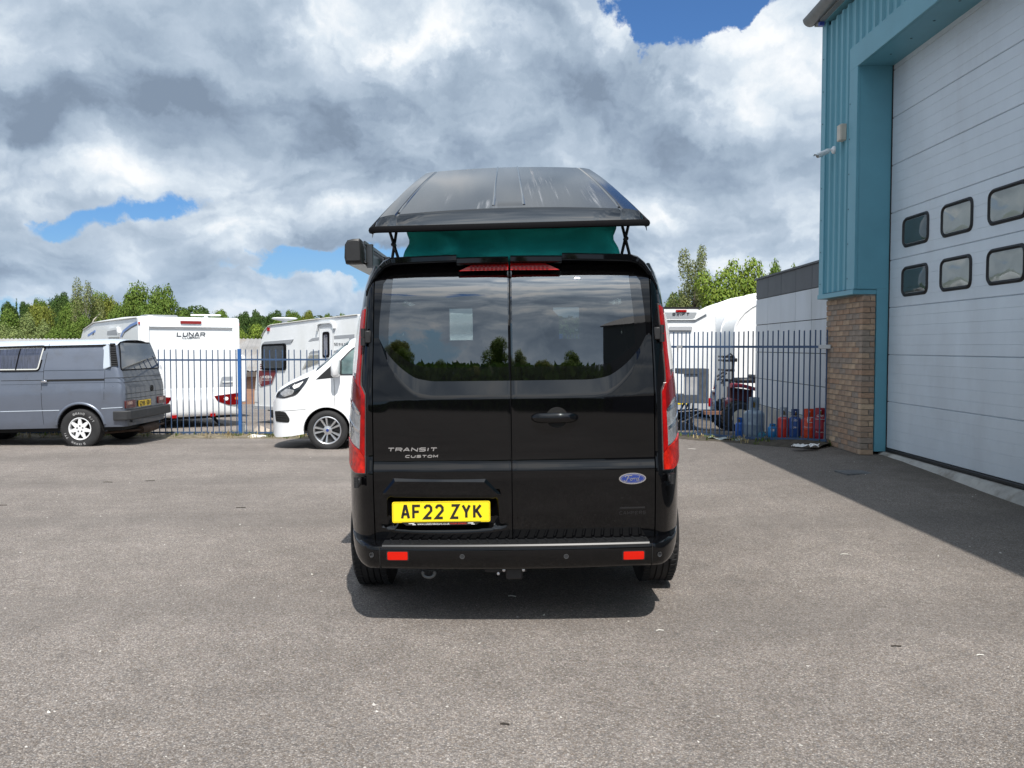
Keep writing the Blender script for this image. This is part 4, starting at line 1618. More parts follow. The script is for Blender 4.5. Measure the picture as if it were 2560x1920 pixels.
def build_spoiler():
    """roof spoiler in four pieces over the back windows, with the brake light under its middle"""
    def piece(x0, x1, dz, n=8):
        rows = []
        for k in range(n + 1):
            x = x0 + (x1 - x0) * k / n
            a = abs(x) / 0.79
            drop = 0.16 * max(0.0, (a - 0.80) / 0.20) ** 2.2 + 0.018 * a * a
            fy = bow(x) + 0.05 * max(0.0, (a - 0.8) / 0.2) ** 2
            zt_ = 1.992 - drop + dz
            th = 0.030
            sec = [(0.62, zt_ + 0.012), (0.30, zt_ + 0.012), (0.14, zt_ + 0.008), (0.078, zt_ + 0.001), (0.066, zt_ - 0.007), (0.067, zt_ - th), (0.076, zt_ - th - 0.006),
                   (0.13, zt_ - th - 0.012), (0.172, min(zt_ - th - 0.03, 1.93)), (0.20, min(zt_ - th - 0.05, 1.90))]
            rows.append([(x, y + fy, z) for y, z in sec])
        mb = MB(); mb.grid(rows)
        for r_ in (rows[0], rows[-1]):
            mb.add(r_, [tuple(range(len(r_)))])
        return mb
    for x0, x1, dz in ((-0.79, -0.294, 0.004), (-0.292, -0.019, -0.012), (-0.007, 0.266, -0.008), (0.268, 0.785, 0.006)):
        piece(x0, x1, dz, 14).build('spoiler', M_BLACK, van, 35)
    # brake light
    for sgn in (-1, 1):
        a = 0.006 * sgn - 0.013
        pts = [(a, 1.910), (sgn * 0.268 - 0.013, 1.908), (sgn * 0.21 - 0.013, 1.936), (sgn * 0.19 - 0.013, 1.944), (a, 1.948)]
        mb = MB(); mb.prism(pts, lambda p, q, d: (p, 0.088 + bow(p) + d + (q - 1.90) * 0.3, q), 0.0, 0.018)
        o = mb.build('brake_light', M_RED, van, 30)
        mb = MB()
        for k in range(9):
            x = sgn * (0.02 + 0.022 * k) - 0.013
            mb.box(x, x + sgn * 0.012, 0.0865 + bow(x), 0.092 + bow(x), 1.916, 1.934)
        mb.build('lamp_cells', M_REDD, o, 0)


build_spoiler()


def bump_pt(s, prof_o, z):
    """bumper skin: s in metres across the straight part, beyond 0.75 it turns the corner"""
    sg = 1 if s >= 0 else -1
    a = abs(s)
    if a <= 0.752:
        return Vector((s, D(0.47) + bow(s) - prof_o, z))
    ph = R((a - 0.752) * 200)
    p = corner_pt(min(ph, R(80)), 0.5)
    k = (1 - 0.97 * math.sin(ph) ** 0.6) * max(0.0, 1 - (math.degrees(ph) / 53) ** 2)
    n = Vector((math.sin(ph), -math.cos(ph), 0))
    q = Vector((p.x, p.y, 0)) + n * (prof_o * k + 0.007 * max(-0.5, 1 - math.degrees(ph) / 40))
    return Vector((sg * q.x, q.y, z))


def build_bumper():
    PR = [(-0.03, 0.474), (0.02, 0.474), (0.10, 0.470), (0.116, 0.463), (0.122, 0.448), (0.121, 0.42), (0.116, 0.385), (0.104, 0.352), (0.088, 0.335), (0.06, 0.327), (-0.02, 0.325)]
    ss = [-1.012 + 0.02 * k for k in range(13)] + [-0.74 + 0.04 * k for k in range(38)] + [0.772 + 0.02 * k for k in range(13)]
    ss = sorted(ss)
    rows = []
    for s in ss:
        ph = max(0.0, (abs(s) - 0.752) * 200)
        lo = 0.325 + 0.008 * min(1, abs(s) / 0.75) ** 2 + 0.148 * (ph / 52) ** 1.7
        hi = 0.474 + 0.012 * min(1, ph / 45)
        row = []
        for o, z in PR:
            t = (z - 0.325) / (0.474 - 0.325)
            row.append(bump_pt(s, o, lo + (hi - lo) * t))
        rows.append(row)
    mb = MB(); mb.grid(rows)
    bp = mb.build('bumper', M_BLACK, van, 40)
    # textured step pad with its ribs
    f = lambda a, b, d: bump_pt(a, b, 0.4715 + d)
    mb = MB(); mb.skin([(-0.697, 0.012), (0.703, 0.012), (0.703, 0.112), (-0.697, 0.112)], f, -0.01, 0.004, 0.06)
    mb.skin([(-0.697, 0.114), (0.703, 0.114), (0.703, 0.119), (-0.697, 0.119)], lambda a, b, d: bump_pt(a, b + 0.002, 0.4755 - (b - 0.112) * 1.6 + d), -0.01, 0.0, 0.06)
    sp = mb.build('step_pad', mat('step_plastic', (0.010, 0.0105, 0.0115), 0.4, var=0.2, vscale=40), bp, 30)
    rib = MB()
    rib.prism([(-0.010, 0.0), (0.010, 0.0), (0.004, 0.006), (-0.004, 0.006)], lambda a, b, d: (a + d * 0.25, -d, b), 0.018, 0.095)
    me = None
    for k in range(27):
        x = -0.668 + 0.0515 * k
        p = bump_pt(x, 0.0, 0.4755)
        if me is None:
            o = rib.build('tread_rib', MATS['step_plastic'], bp, 0); me = o.data; o.location = p
        else:
            inst('tread_rib', me, bp, p)
    # panel joints, reflectors, parking sensors
    fb = lambda a, b, d: bump_pt(a, tab([(0.325, 0.08), (0.335, 0.088), (0.352, 0.104), (0.385, 0.116), (0.42, 0.121), (0.448, 0.122)], b) + d, b)
    for pts in (((313, 1063), (437, 1063), (437, 1111), (313, 1111)), ((1770, 1060), (1897, 1060), (1897, 1108), (1770, 1108))):
        q = [z2(a, b, -0.09) for a, b in pts]
        x0, x1, za, zb_ = min(p[0] for p in q), max(p[0] for p in q), min(p[1] for p in q), max(p[1] for p in q)
        mb = MB(); mb.skin(rect(x0, x1, za, zb_, 0.006, 3), fb, -0.004, 0.005, 0.04)
        mb.build('reflector', M_REFLECT, bp, 40)
        mb = MB(); mb.skin(rect(x0 - 0.006, x1 + 0.006, za - 0.006, zb_ + 0.006, 0.01, 3), fb, -0.004, 0.0015, 0.04); mb.build('reflector_surround', M_TRIM, bp, 40)
    for a, b in ((240, 1058), (775, 1087), (1415, 1085), (1967, 1055)):
        x, z = z2(a, b, -0.09 if 300 < a < 1900 else 0.0)
        pts = [(x + 0.013 * math.cos(R(t)), z + 0.013 * math.sin(R(t))) for t in range(0, 360, 24)]
        if abs(x) > 0.74:
            s = math.copysign(0.752 + (abs(x) - 0.752) * 1.3 + 0.01, x)
            pts = [(s + (p[0] - x) * 0.8, p[1]) for p in pts]
        mb = MB(); mb.skin(pts, fb, -0.004, 0.002); ps = mb.build('parking_sensor', mat('sensor_face', (0.03, 0.032, 0.036), 0.35) if 'sensor_face' not in MATS else MATS['sensor_face'], bp, 40)
        ring = MB()
        c0 = (sum(p[0] for p in pts) / len(pts), sum(p[1] for p in pts) / len(pts))
        for i in range(len(pts)):
            j = (i + 1) % len(pts)
            inn = lambda p, k: (c0[0] + (p[0] - c0[0]) * k, c0[1] + (p[1] - c0[1]) * k)
            ring.skin([pts[i], pts[j], inn(pts[j], 0.8), inn(pts[i], 0.8)], fb, 0.001, 0.0035)
        ring.build('sensor_ring', mat('sensor_rim', (0.11, 0.115, 0.12), 0.3, 0.5) if 'sensor_rim' not in MATS else MATS['sensor_rim'], bp, 40)
    for s in (-0.712, 0.716):
        mb = MB(); mb.skin([(s, 0.336), (s + 0.004, 0.336), (s + 0.004, 0.462), (s, 0.462)], fb, -0.004, 0.0008, None, 0.02)
        mb.build('panel_gap', M_MATT, bp, 0)
    # under the bumper: towing eye, tow bar mount, mudguards, silencer
    mb = MB()
    x, z = z2(570, 1190, 0.05)
    pts = [(x + 0.032 * math.cos(R(t)), 0.06, z + 0.022 * math.sin(R(t))) for t in range(150, 400, 20)]
    mb.tube(pts, 0.009, 8); mb.build('towing_eye', mat('grey_steel', (0.12, 0.13, 0.135), 0.45, 0.7), van, 40)
    mb = MB()
    x, z = z2(1095, 1195, 0.05)
    mb.box(x - 0.045, x + 0.045, 0.03, 0.10, z - 0.022, z + 0.05, bev=0.008); mb.box(x - 0.16, x + 0.07, 0.06, 0.09, z + 0.01, z + 0.06, bev=0.006)
    tb = mb.build('tow_bar', mat('tow_bar_steel', (0.03, 0.03, 0.032), 0.5, 0.4), van, 30)
    mb = MB()
    for dx, dz in ((-0.085, 0.012), (-0.055, 0.03), (0.05, 0.03)):
        mb.lathe([(0.0, -0.008), (0.008, -0.006), (0.008, 0.004), (0.0, 0.006)], 10, Matrix.Translation((x + dx, 0.028, z + dz)) @ Matrix.Rotation(R(90), 4, 'X'))
    mb.build('bolts', M_ALLOY, tb, 40)
    mb = MB()
    for s in (-1, 1):
        mb.prism([(0.74, 0.33), (0.90, 0.36), (0.93, 0.62), (0.74, 0.62)], lambda a, b, d: (s * a, d, b), 0.66, 0.68)
    mb.build('mud_flap', M_MATT, van, 0)
    mb = MB(); mb.tube([(-0.45, 0.45, 0.30), (0.1, 0.5, 0.29), (0.35, 0.5, 0.29)], [0.07, 0.09, 0.09], 12); mb.build('silencer', mat('rusty_steel', (0.05, 0.035, 0.028), 0.7, 0.4, var=0.3, vscale=9), van, 40)
    mb = MB(); mb.tube([(-0.8, AXR, 0.33), (0.8, AXR, 0.33)], 0.06, 10); mb.build('rear_axle', M_MATT, van, 40)


build_bumper()
mt = rm = None
BLUE_CAP = mat('blue_enamel', (0.012, 0.035, 0.20), 0.18, 0, 0.5, coat=1.0)
for (x, y, o_) in ((-0.885, AXR, -1), (0.885, AXR, 1), (-0.862, AXF, -1), (0.862, AXF, 1)):
    e, mt, rm = wheel(van, 0.342, 0.235, 0.235, (x, y, 0.34), o_, mt, rm, cap=BLUE_CAP)


def door_f(a, b, d):
    return Vector((a, skin_y(a, b) - d, b))


def build_badges():
    # number plate with the dealer strip below it
    py = 0.006
    x0, zt_ = z2(343, 746); x1, zb_ = z2(948, 877)
    zc, xc = (zt_ + zb_) / 2, (x0 + x1) / 2
    x0, x1, zb_, zt_ = xc - 0.26, xc + 0.26, zc - 0.0555, zc + 0.0555
    f = lambda a, b, d: Vector((a, py - d + (b - zc) * 0.02, b))
    mb = MB(); mb.prism(rect(x0, x1, zb_, zt_, 0.012, 4), f, -0.004, 0.0)
    pl = mb.build('number_plate', M_YELLOW, van, 0)
    mb = MB()
    o_, i_ = rect(x0 + 0.004, x1 - 0.004, zb_ + 0.004, zt_ - 0.004, 0.01, 4), rect(x0 + 0.0052, x1 - 0.0052, zb_ + 0.0052, zt_ - 0.0052, 0.009, 4)
    n = len(o_)
    for k in range(n):
        j = (k + 1) % n
        mb.add([f(*o_[k], 0.0006), f(*o_[j], 0.0006), f(*i_[j], 0.0006), f(*i_[k], 0.0006)], [(0, 1, 2, 3)])
    mb.build('plate_border', M_PLATEK, pl, 0)
    # characters: 50 x 79 mm, 14 mm strokes
    sx = (1837 - 422) / (1975 - 272) * 0.52
    a0 = x0 + (422 - 272) / (1975 - 272) * 0.52
    cw, gap, word = 0.0497, 0.0113, 0.0337
    tot = 7 * cw + 5 * gap + word
    k_ = sx / tot
    a = a0
    for grp in ('AF22', 'ZYK'):
        for ch in grp:
            mb = MB()
            lettering(mb, ch, f, a, zc - 0.0395 + 0.001, 0.079, cw * k_, 0.0135, 0, 0.0003, 0.0012)
            mb.build('character', M_PLATEK, pl, 0)
            a += cw * k_ + gap * k_
        a += (word - gap) * k_
    # dealer strip
    mb = MB(); mb.prism([(x0 + 0.05, zb_ + 0.002), (x1 - 0.05, zb_ + 0.002), (x1 - 0.075, zb_ - 0.015), (x0 + 0.075, zb_ - 0.015)], f, -0.002, 0.001)
    st = mb.build('dealer_strip', M_PLATEK, pl, 0)
    wht = mat('print_white', (0.75, 0.75, 0.75), 0.5); redp = mat('print_red', (0.55, 0.03, 0.02), 0.5)
    w = x1 - x0
    mb = MB(); font_text(mb, 'www.colefordleisure.co.uk', f, x0 + w * (708 - 272) / 1703, zb_ - 0.0125, 0.0105, 0.0016, w * 560 / 1703); mb.build('web_address', wht, st, 0)
    mb = MB(); font_text(mb, '01594 834893', f, x0 + w * (1282 - 272) / 1703, zb_ - 0.0115, 0.009, 0.0016, w * 275 / 1703); mb.build('phone_number', redp, st, 0)
    for u in (555, 1580):
        mb = MB(); a_ = x0 + w * (u - 272) / 1703
        mb.prism([(a_, zb_ - 0.007), (a_ + 0.026, zb_ - 0.007), (a_ + 0.033, zb_ - 0.002), (a_, zb_ - 0.004)], f, 0.001, 0.0016); mb.prism([(a_ + 0.019, zb_ - 0.0125), (a_ + 0.038, zb_ - 0.0125), (a_ + 0.036, zb_ - 0.009), (a_ + 0.021, zb_ - 0.009)], f, 0.001, 0.0016)
        mb.build('dealer_emblem', wht, st, 0)
    # plate lamp housing above the plate
    pts = [z2(272, 704), z2(350, 604), z2(922, 604), z2(1014, 704), z2(1012, 712), z2(276, 712)]
    top = [z2(300, 697), z2(360, 626), z2(910, 626), z2(988, 697), z2(986, 708), z2(304, 708)]
    vs = [door_f(a, b, -0.002) for a, b in pts] + [door_f(a, b, 0.012) for a, b in top]
    fs = [(i, (i + 1) % 6, (i + 1) % 6 + 6, i + 6) for i in range(6)] + [tuple(range(6, 12))]
    mb = MB(); mb.add(vs, fs)
    mb.build('plate_light_housing', M_BLACK, ldoor, 20)
    # raised model lettering
    a, b = z2(308, 446); a2, b2 = z2(622, 417)
    mb = MB(); n = 7; gap_ = 0.006; cw_ = (a2 - a - 0.006 - 6 * gap_) / (n - 0.7)
    lettering(mb, 'TRANSIT', door_f, a, b, b2 - b, cw_, 0.0052, gap_, -0.001, 0.004, slant=0.25)
    mb.build('model_lettering', M_CHROME, ldoor, 0)
    a, b = z2(420, 483); a2, b2 = z2(626, 463)
    mb = MB(); cw_ = (a2 - a - 0.004 - 5 * 0.005) / 6
    lettering(mb, 'CUSTOM', door_f, a, b, b2 - b, cw_, 0.0042, 0.005, -0.001, 0.004, slant=0.25)
    mb.build('model_lettering', M_CHROME, ldoor, 0)
    # blue oval badge
    cx, cz = z2(1825, 608)
    ov = lambda rx, rz, n=36: [(cx + rx * math.cos(2 * math.pi * k / n), cz + rz * math.sin(2 * math.pi * k / n)) for k in range(n)]
    mb = MB(); mb.skin(ov(0.0725, 0.0305), door_f, -0.002, 0.005); bd = mb.build('oval_badge', M_CHROME, rdoor, 40)
    mb = MB(); mb.skin(ov(0.0655, 0.0245), door_f, 0.004, 0.0065); mb.build('badge_enamel', BLUE_CAP, bd, 40)
    mb = MB()
    o_, i_ = ov(0.0615, 0.0212), ov(0.0595, 0.0194)
    for k in range(36):
        j = (k + 1) % 36
        mb.add([door_f(*o_[k], 0.0068), door_f(*o_[j], 0.0068), door_f(*i_[j], 0.0068), door_f(*i_[k], 0.0068)], [(0, 1, 2, 3)])
    S = 0.0026

    def st_(pts, w=S):
        P_ = [(cx + x * 0.001, cz + y * 0.001) for x, y in pts]
        for q in stroke_quads(P_, w):
            mb.prism(q, door_f, 0.0062, 0.0074 + rng.random() * 0.0002)
    st_([(-42, -8), (-45, -12), (-40, -15), (-34, -13), (-29, -4), (-24, 8), (-21, 14)], 0.0032)      # F stem with its curl
    st_([(-38, 8), (-40, 13), (-34, 16), (-20, 15), (-6, 17), (-2, 15)], 0.003)                          # F top stroke
    st_([(-31, 1), (-22, 2), (-15, 4)], 0.0024)
    st_([(-8, -11), (-13, -7), (-11, 0), (-5, 2), (-1, -3), (-3, -9), (-8, -11)])                         # o
    st_([(-1, 0), (5, 0), (6, 3), (9, 1), (7, -11), (9, 0), (14, 3), (18, 1)])                             # r
    st_([(30, 0), (24, 3), (19, -3), (20, -9), (25, -11), (30, -5), (38, 14)])                               # d
    st_([(36, 10), (29, -9), (33, -11), (38, -7)])
    mb.build('script_lettering', M_CHROME, bd, 0)
    # tone-on-tone decal
    dk = mat('dark_decal', (0.012, 0.012, 0.0135), 0.35)
    mb = MB(); a, b = z2(1745, 835); a2, b2 = z2(1912, 812)
    lettering(mb, 'CAMPERS', door_f, a, b, b2 - b, (a2 - a - 6 * 0.004) / 7, 0.0035, 0.004, -0.001, 0.0012); mb.build('dark_decal', dk, rdoor, 0)
    mb = MB(); a, b = z2(1748, 797); a2, b2 = z2(1905, 785); mb.skin([(a, b), (a2, b), (a2, b2), (a, b2)], door_f, -0.001, 0.001, 0.05); mb.build('dark_decal', dk, rdoor, 0)
    # door handle over its round dish
    hx, hz = z2(1345, 232)
    mb = MB()
    ring = [(r_ * math.cos(R(t)), r_ * 0.95 * math.sin(R(t)), q) for r_, q in ((0.058, 0.002), (0.055, 0.001), (0.048, -0.012), (0.030, -0.022), (0.001, -0.024)) for t in range(0, 360, 15)]
    mb.add([door_f(hx + 0.012 + a, hz + b, 0.0035 + 0.0 * q) if q > 0 else door_f(hx + 0.012 + a, hz + b, 0.0035 + q * 0.1) for a, b, q in ring],
           [(i * 24 + k, i * 24 + (k + 1) % 24, (i + 1) * 24 + (k + 1) % 24, (i + 1) * 24 + k) for i in range(4) for k in range(24)])
    mb.build('handle_dish', M_MATT, rdoor, 60)
    rows = []
    for t in [k / 16 for k in range(17)]:
        x = -0.124 + 0.248 * t
        e = min(1.0, (1 - abs(2 * t - 1) ** 8) + 0.05)
        off = 0.03 * (1 - abs(2 * t - 1) ** 4) + 0.008
        hh = 0.0235 * (0.35 + 0.65 * e) * (1 + 0.15 * (1 - (2 * t - 1) ** 2))
        rows.append([door_f(hx + x, hz + hh * math.cos(R(w)), off + 0.012 * math.sin(R(w)) * e) for w in range(0, 360, 30)])
    mb = MB(); mb.grid(rows, closed_u=True); mb.add(rows[0], [tuple(range(12))]); mb.add(rows[-1], [tuple(range(12))])
    mb.build('door_handle', M_BLACK, rdoor, 60)
    # window hinge-side rubber and washer jets are too small to show; the gap strip at the seam
    mb = MB()
    zs = [0.476 + 0.05 * k for k in range(30)]
    mb.grid([[(x, (D(z) if z < 1.227 else (D(1.227) + (G(1.32) - D(1.227)) * (z - 1.227) / 0.093 if z < 1.32 else G(z))) + 0.018, z) for x in (-0.019, -0.007)] for z in zs if z < 1.93])
    mb.build('centre_seal', M_RUBBERSEAL, van, 0)


build_badges()


def build_roof_gear():
    """raised roof, its canvas walls, scissor struts and the awning case"""
    rr_ = Matrix.Translation((0, 0, 2.2)) @ Matrix.Rotation(-0.0145, 4, 'Y') @ Matrix.Translation((-0.011, 0, -2.2))
    film = mat('pop_top_paint', (0.006, 0.006, 0.0075), 0.16, 0, 0.5, coat=0.8)
    g = NT(film.node_tree)
    out = g.n('ShaderNodeOutputMaterial'); b = g.n('ShaderNodeBsdfPrincipled'); g.l(b.outputs[0], out.inputs[0])
    tc = g.n('ShaderNodeTexCoord')
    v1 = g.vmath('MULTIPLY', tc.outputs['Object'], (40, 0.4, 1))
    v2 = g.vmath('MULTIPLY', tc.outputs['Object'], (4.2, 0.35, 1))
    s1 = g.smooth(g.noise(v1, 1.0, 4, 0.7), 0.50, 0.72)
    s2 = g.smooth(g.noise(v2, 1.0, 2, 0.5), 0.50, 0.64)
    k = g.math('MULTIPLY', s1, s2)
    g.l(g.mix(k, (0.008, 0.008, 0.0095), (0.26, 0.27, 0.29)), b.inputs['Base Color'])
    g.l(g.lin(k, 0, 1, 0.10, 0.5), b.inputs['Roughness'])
    b.inputs['IOR'].default_value = 1.13
    X = [-0.742, -0.737, -0.730, -0.720, -0.70, -0.65, -0.618, -0.612, -0.600, -0.594, -0.45, -0.3, -0.15, -0.094, -0.088, -0.078, -0.072]
    X = X + [0.0] + [-x for x in X[::-1]]

    def ztop(x, t):
        a = abs(x)
        base = 2.226 + 0.79 * t + 0.018 * math.sin(math.pi * t) + 0.020 * (1 - (min(a, 0.6) / 0.6) ** 2)
        z = base
        if a > 0.6:
            z -= 0.032 * ((a - 0.6) / 0.15) ** 2
        if 0.600 <= a <= 0.612: z -= 0.009
        if 0.045 < t < 0.985 and a < 0.0735 + 0.007: z += 0.003
        return z
    rows = []
    ts = [0, 0.008, 0.02, 0.035, 0.05] + [0.1 * k_ for k_ in range(1, 10)] + [0.97, 0.99, 1.0]
    Y0, LY = 0.115, 2.80
    cn = lambda x: 0.05 * max(0.0, (abs(x) - 0.702) / 0.04) ** 2
    rows.append([(x, Y0 + cn(x), 2.148) for x in X])
    rows.append([(x, Y0 + 0.004 + cn(x), 2.156) for x in X])
    for t in ts:
        row = []
        for x in X:
            a = abs(x)
            y = Y0 + 0.034 + (LY - 0.034) * t
            z = ztop(x, t)
            if a > 0.716:
                q = (a - 0.716) / 0.026
                z = z - 0.008 - 0.074 * min(1, q * 1.1)
            if t == 0: z -= 0.012
            row.append((x, y, z))
        rows.append(row)
    rows.append([(x, Y0 + LY + 0.02, z - 0.09 if abs(x) < 0.716 else z) for x, y, z in rows[-1]])
    gloss = M_BLACK.copy(); gloss.name = 'gloss_black_trim'
    gloss.node_tree.nodes['Principled BSDF'].inputs['Coat IOR'].default_value = 1.9
    tr = lambda q: [[tuple(rr_ @ Vector(p)) for p in r_] for r_ in q]
    mb = MB(); mb.grid(tr(rows[3:]))
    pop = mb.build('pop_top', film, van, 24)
    mb = MB(); mb.grid(tr(rows[:4])); mb.build('roof_trim', gloss, pop, 40)
    for xr_, w_, h_ in ((-0.606, 0.010, 0.010), (-0.083, 0.009, 0.011), (0.083, 0.009, 0.011), (0.606, 0.010, 0.010)):
        mb = MB()
        rws = []
        for k_ in range(15):
            t = 0.045 + 0.94 * k_ / 14
            y = Y0 + 0.034 + (LY - 0.034) * t
            zb_ = ztop(0.5 if abs(xr_) > 0.3 else 0.2, t) + (0.004 if abs(xr_) < 0.3 else -0.012)
            hh = h_ * min(1, k_ + 0.1)
            rws.append([tuple(rr_ @ Vector((xr_ + w_ * a_, y, zb_ + hh * b_))) for a_, b_ in ((-1, -0.6), (-0.7, 0.5), (0, 1), (0.7, 0.5), (1, -0.6))])
        mb.grid(rws); mb.build('roof_rib', M_BLACK, pop, 60)
    # underside and rubber lip
    und = MB()
    r0 = [(x, Y0 + 0.02, 2.150) for x in X[2:-2]]
    r1 = [(x, Y0 + LY, 2.150 + 0.79) for x in X[2:-2]]
    und.grid([[tuple(rr_ @ Vector(p)) for p in q] for q in (r0, r1)]); und.build('roof_lining', M_TRIM, pop, 0)
    lip = MB()
    sec = [(0.0, 0.014), (-0.016, 0.010), (-0.020, -0.004), (-0.014, -0.018), (0.0, -0.022), (0.012, -0.012)]
    path = []                                              # along one side, round the back, along the other
    for k_ in range(11):
        t = 1 - k_ / 10
        path.append((-0.742, Y0 + 0.05 + (LY - 0.05) * t, 2.152 + 0.785 * t + 0.018 * math.sin(math.pi * t), -1, 0))
    for k_ in range(1, 7):
        w = R(90 * k_ / 6); path.append((-0.702 - 0.04 * math.cos(w), Y0 + 0.05 - 0.05 * math.sin(w), 2.150, -math.cos(w), -math.sin(w)))
    path += [(-p[0], p[1], p[2], -p[3], p[4]) for p in path[::-1]]
    lip.grid([[tuple(rr_ @ Vector((x + nx * -a, y + ny * -a, z + b_))) for a, b_ in sec] for x, y, z, nx, ny in path], closed_u=True)
    lip.build('roof_seal', M_RUBBERSEAL, pop, 50)
    # canvas
    rows = []
    per = []
    hwx, y0, y1 = 1.0, 0.24, 2.75
    for k_ in range(41): per.append((-1 + 2 * k_ / 40, 0.0))
    side = [(1, t / 14) for t in range(1, 15)]
    full = per + side
    for lev in range(12):
        q = lev / 11
        wr = 0.575 + 0.03 * (1 - q) ** 1.5 - 0.022 * math.exp(-((q - 0.68) / 0.16) ** 2) + 0.005
        row = []
        for s, t in [(-1, t / 14) for t in range(14, 0, -1)] + full:
            zt_ = 2.165 + 0.79 * t * 0.96 + 0.018 * math.sin(math.pi * t)
            z = 1.93 + (zt_ - 1.93) * q
            fold = 0.022 * math.sin(s * 17 + 3 * q) * (1 - q) + 0.055 * (mnoise.noise(Vector((s * 5.5, q * 3.0, 1.3 + t * 7))) ) + 0.006 * math.exp(-(s / 0.02) ** 2)
            pinch = -0.03 * math.exp(-((q - 0.62) / 0.2) ** 2)
            x = s * (wr + fold * (0.5 if t > 0 else 0.12))
            y = y0 + (y1 - y0) * t + (fold - pinch * 0.9 if t == 0 else 0)
            row.append((x, y, z))
        rows.append(row)
    mb = MB(); mb.grid(rows); mb.build('canvas_wall', M_CANVAS, van, 180)
    # scissor struts
    st_m = mat('strut_steel', (0.012, 0.012, 0.013), 0.4, 0.4)
    for sgn, pts in ((-1, [(326, 440, 387, 606), (374, 434, 342, 616)]), (1, [(1752, 392, 1806, 580), (1802, 392, 1754, 572)])):
        mb = MB()
        for i, (a, b_, c, d) in enumerate(pts):
            yl = 0.34 + 0.016 * i
            p, q = z1(a, b_ - 14, yl), z1(c, d + 12, yl)
            mb.tube([(p[0], yl, p[1]), (q[0], yl, q[1])], 0.0085, 8)
        a = z1((pts[0][0] + pts[0][2]) / 2, (pts[0][1] + pts[0][3]) / 2, 0.34)
        mb.lathe([(0.0, -0.02), (0.013, -0.018), (0.013, 0.03), (0.0, 0.032)], 10, Matrix.Translation((a[0], 0.335, a[1])) @ Matrix.Rotation(R(90), 4, 'X'))
        mb.build('scissor_strut', st_m, van, 40)
    # wind-out awning case along the left gutter
    ya, yb = 0.86, 3.4
    c = [z1(a, b_, ya) for a, b_ in ((52, 520), (68, 492), (100, 484), (140, 482), (150, 492), (158, 560), (160, 632), (100, 634), (58, 634), (50, 600))]
    mb = MB()
    mb.grid([[(x, y, z) for x, z in c] for y in (ya + 0.05, yb)], closed_u=True)
    case = mb.build('awning_case', mat('awning_black', (0.010, 0.010, 0.011), 0.3, 0.2), van, 40)
    cin = [(sum(p[0] for p in c) / len(c), sum(p[1] for p in c) / len(c))] * len(c)
    mb = MB()
    sh = lambda k_: [(cc[0] + (p[0] - cc[0]) * k_, cc[1] + (p[1] - cc[1]) * k_) for p, cc in zip(c, cin)]
    rws = [[(x, y, z) for x, z in sh(k_)] for k_, y in ((1.03, ya + 0.07), (1.03, ya + 0.02), (0.97, ya), (0.80, ya - 0.008))]
    mb.grid(rws, closed_u=True); mb.add(rws[-1], [tuple(range(len(c)))])
    mb.build('end_cap', M_TRIM, case, 40)
    alu = mat('dark_rail', (0.09, 0.095, 0.10), 0.3, 0.8)
    xi = max(p[0] for p in c); zt_ = max(p[1] for p in c); zb_ = min(p[1] for p in c)
    mb = MB()
    mb.box(xi + 0.002, xi + 0.012, ya + 0.06, yb, zt_ - 0.03, zt_ - 0.008); mb.box(xi + 0.002, xi + 0.014, ya + 0.06, yb, zb_ + 0.01, zb_ + 0.022)
    mb.build('case_rail', alu, case, 0)
    mb = MB()
    for y in (ya + 0.12, ya + 0.9, ya + 1.7):
        mb.box(xi + 0.004, xi + 0.05, y, y + 0.03, zb_ - 0.01, zt_ - 0.02, bev=0.004); mb.box(xi + 0.01, -0.82, y, y + 0.03, zb_ - 0.02, zb_ - 0.005)
    mb.build('case_bracket', alu, case, 0)


build_roof_gear()


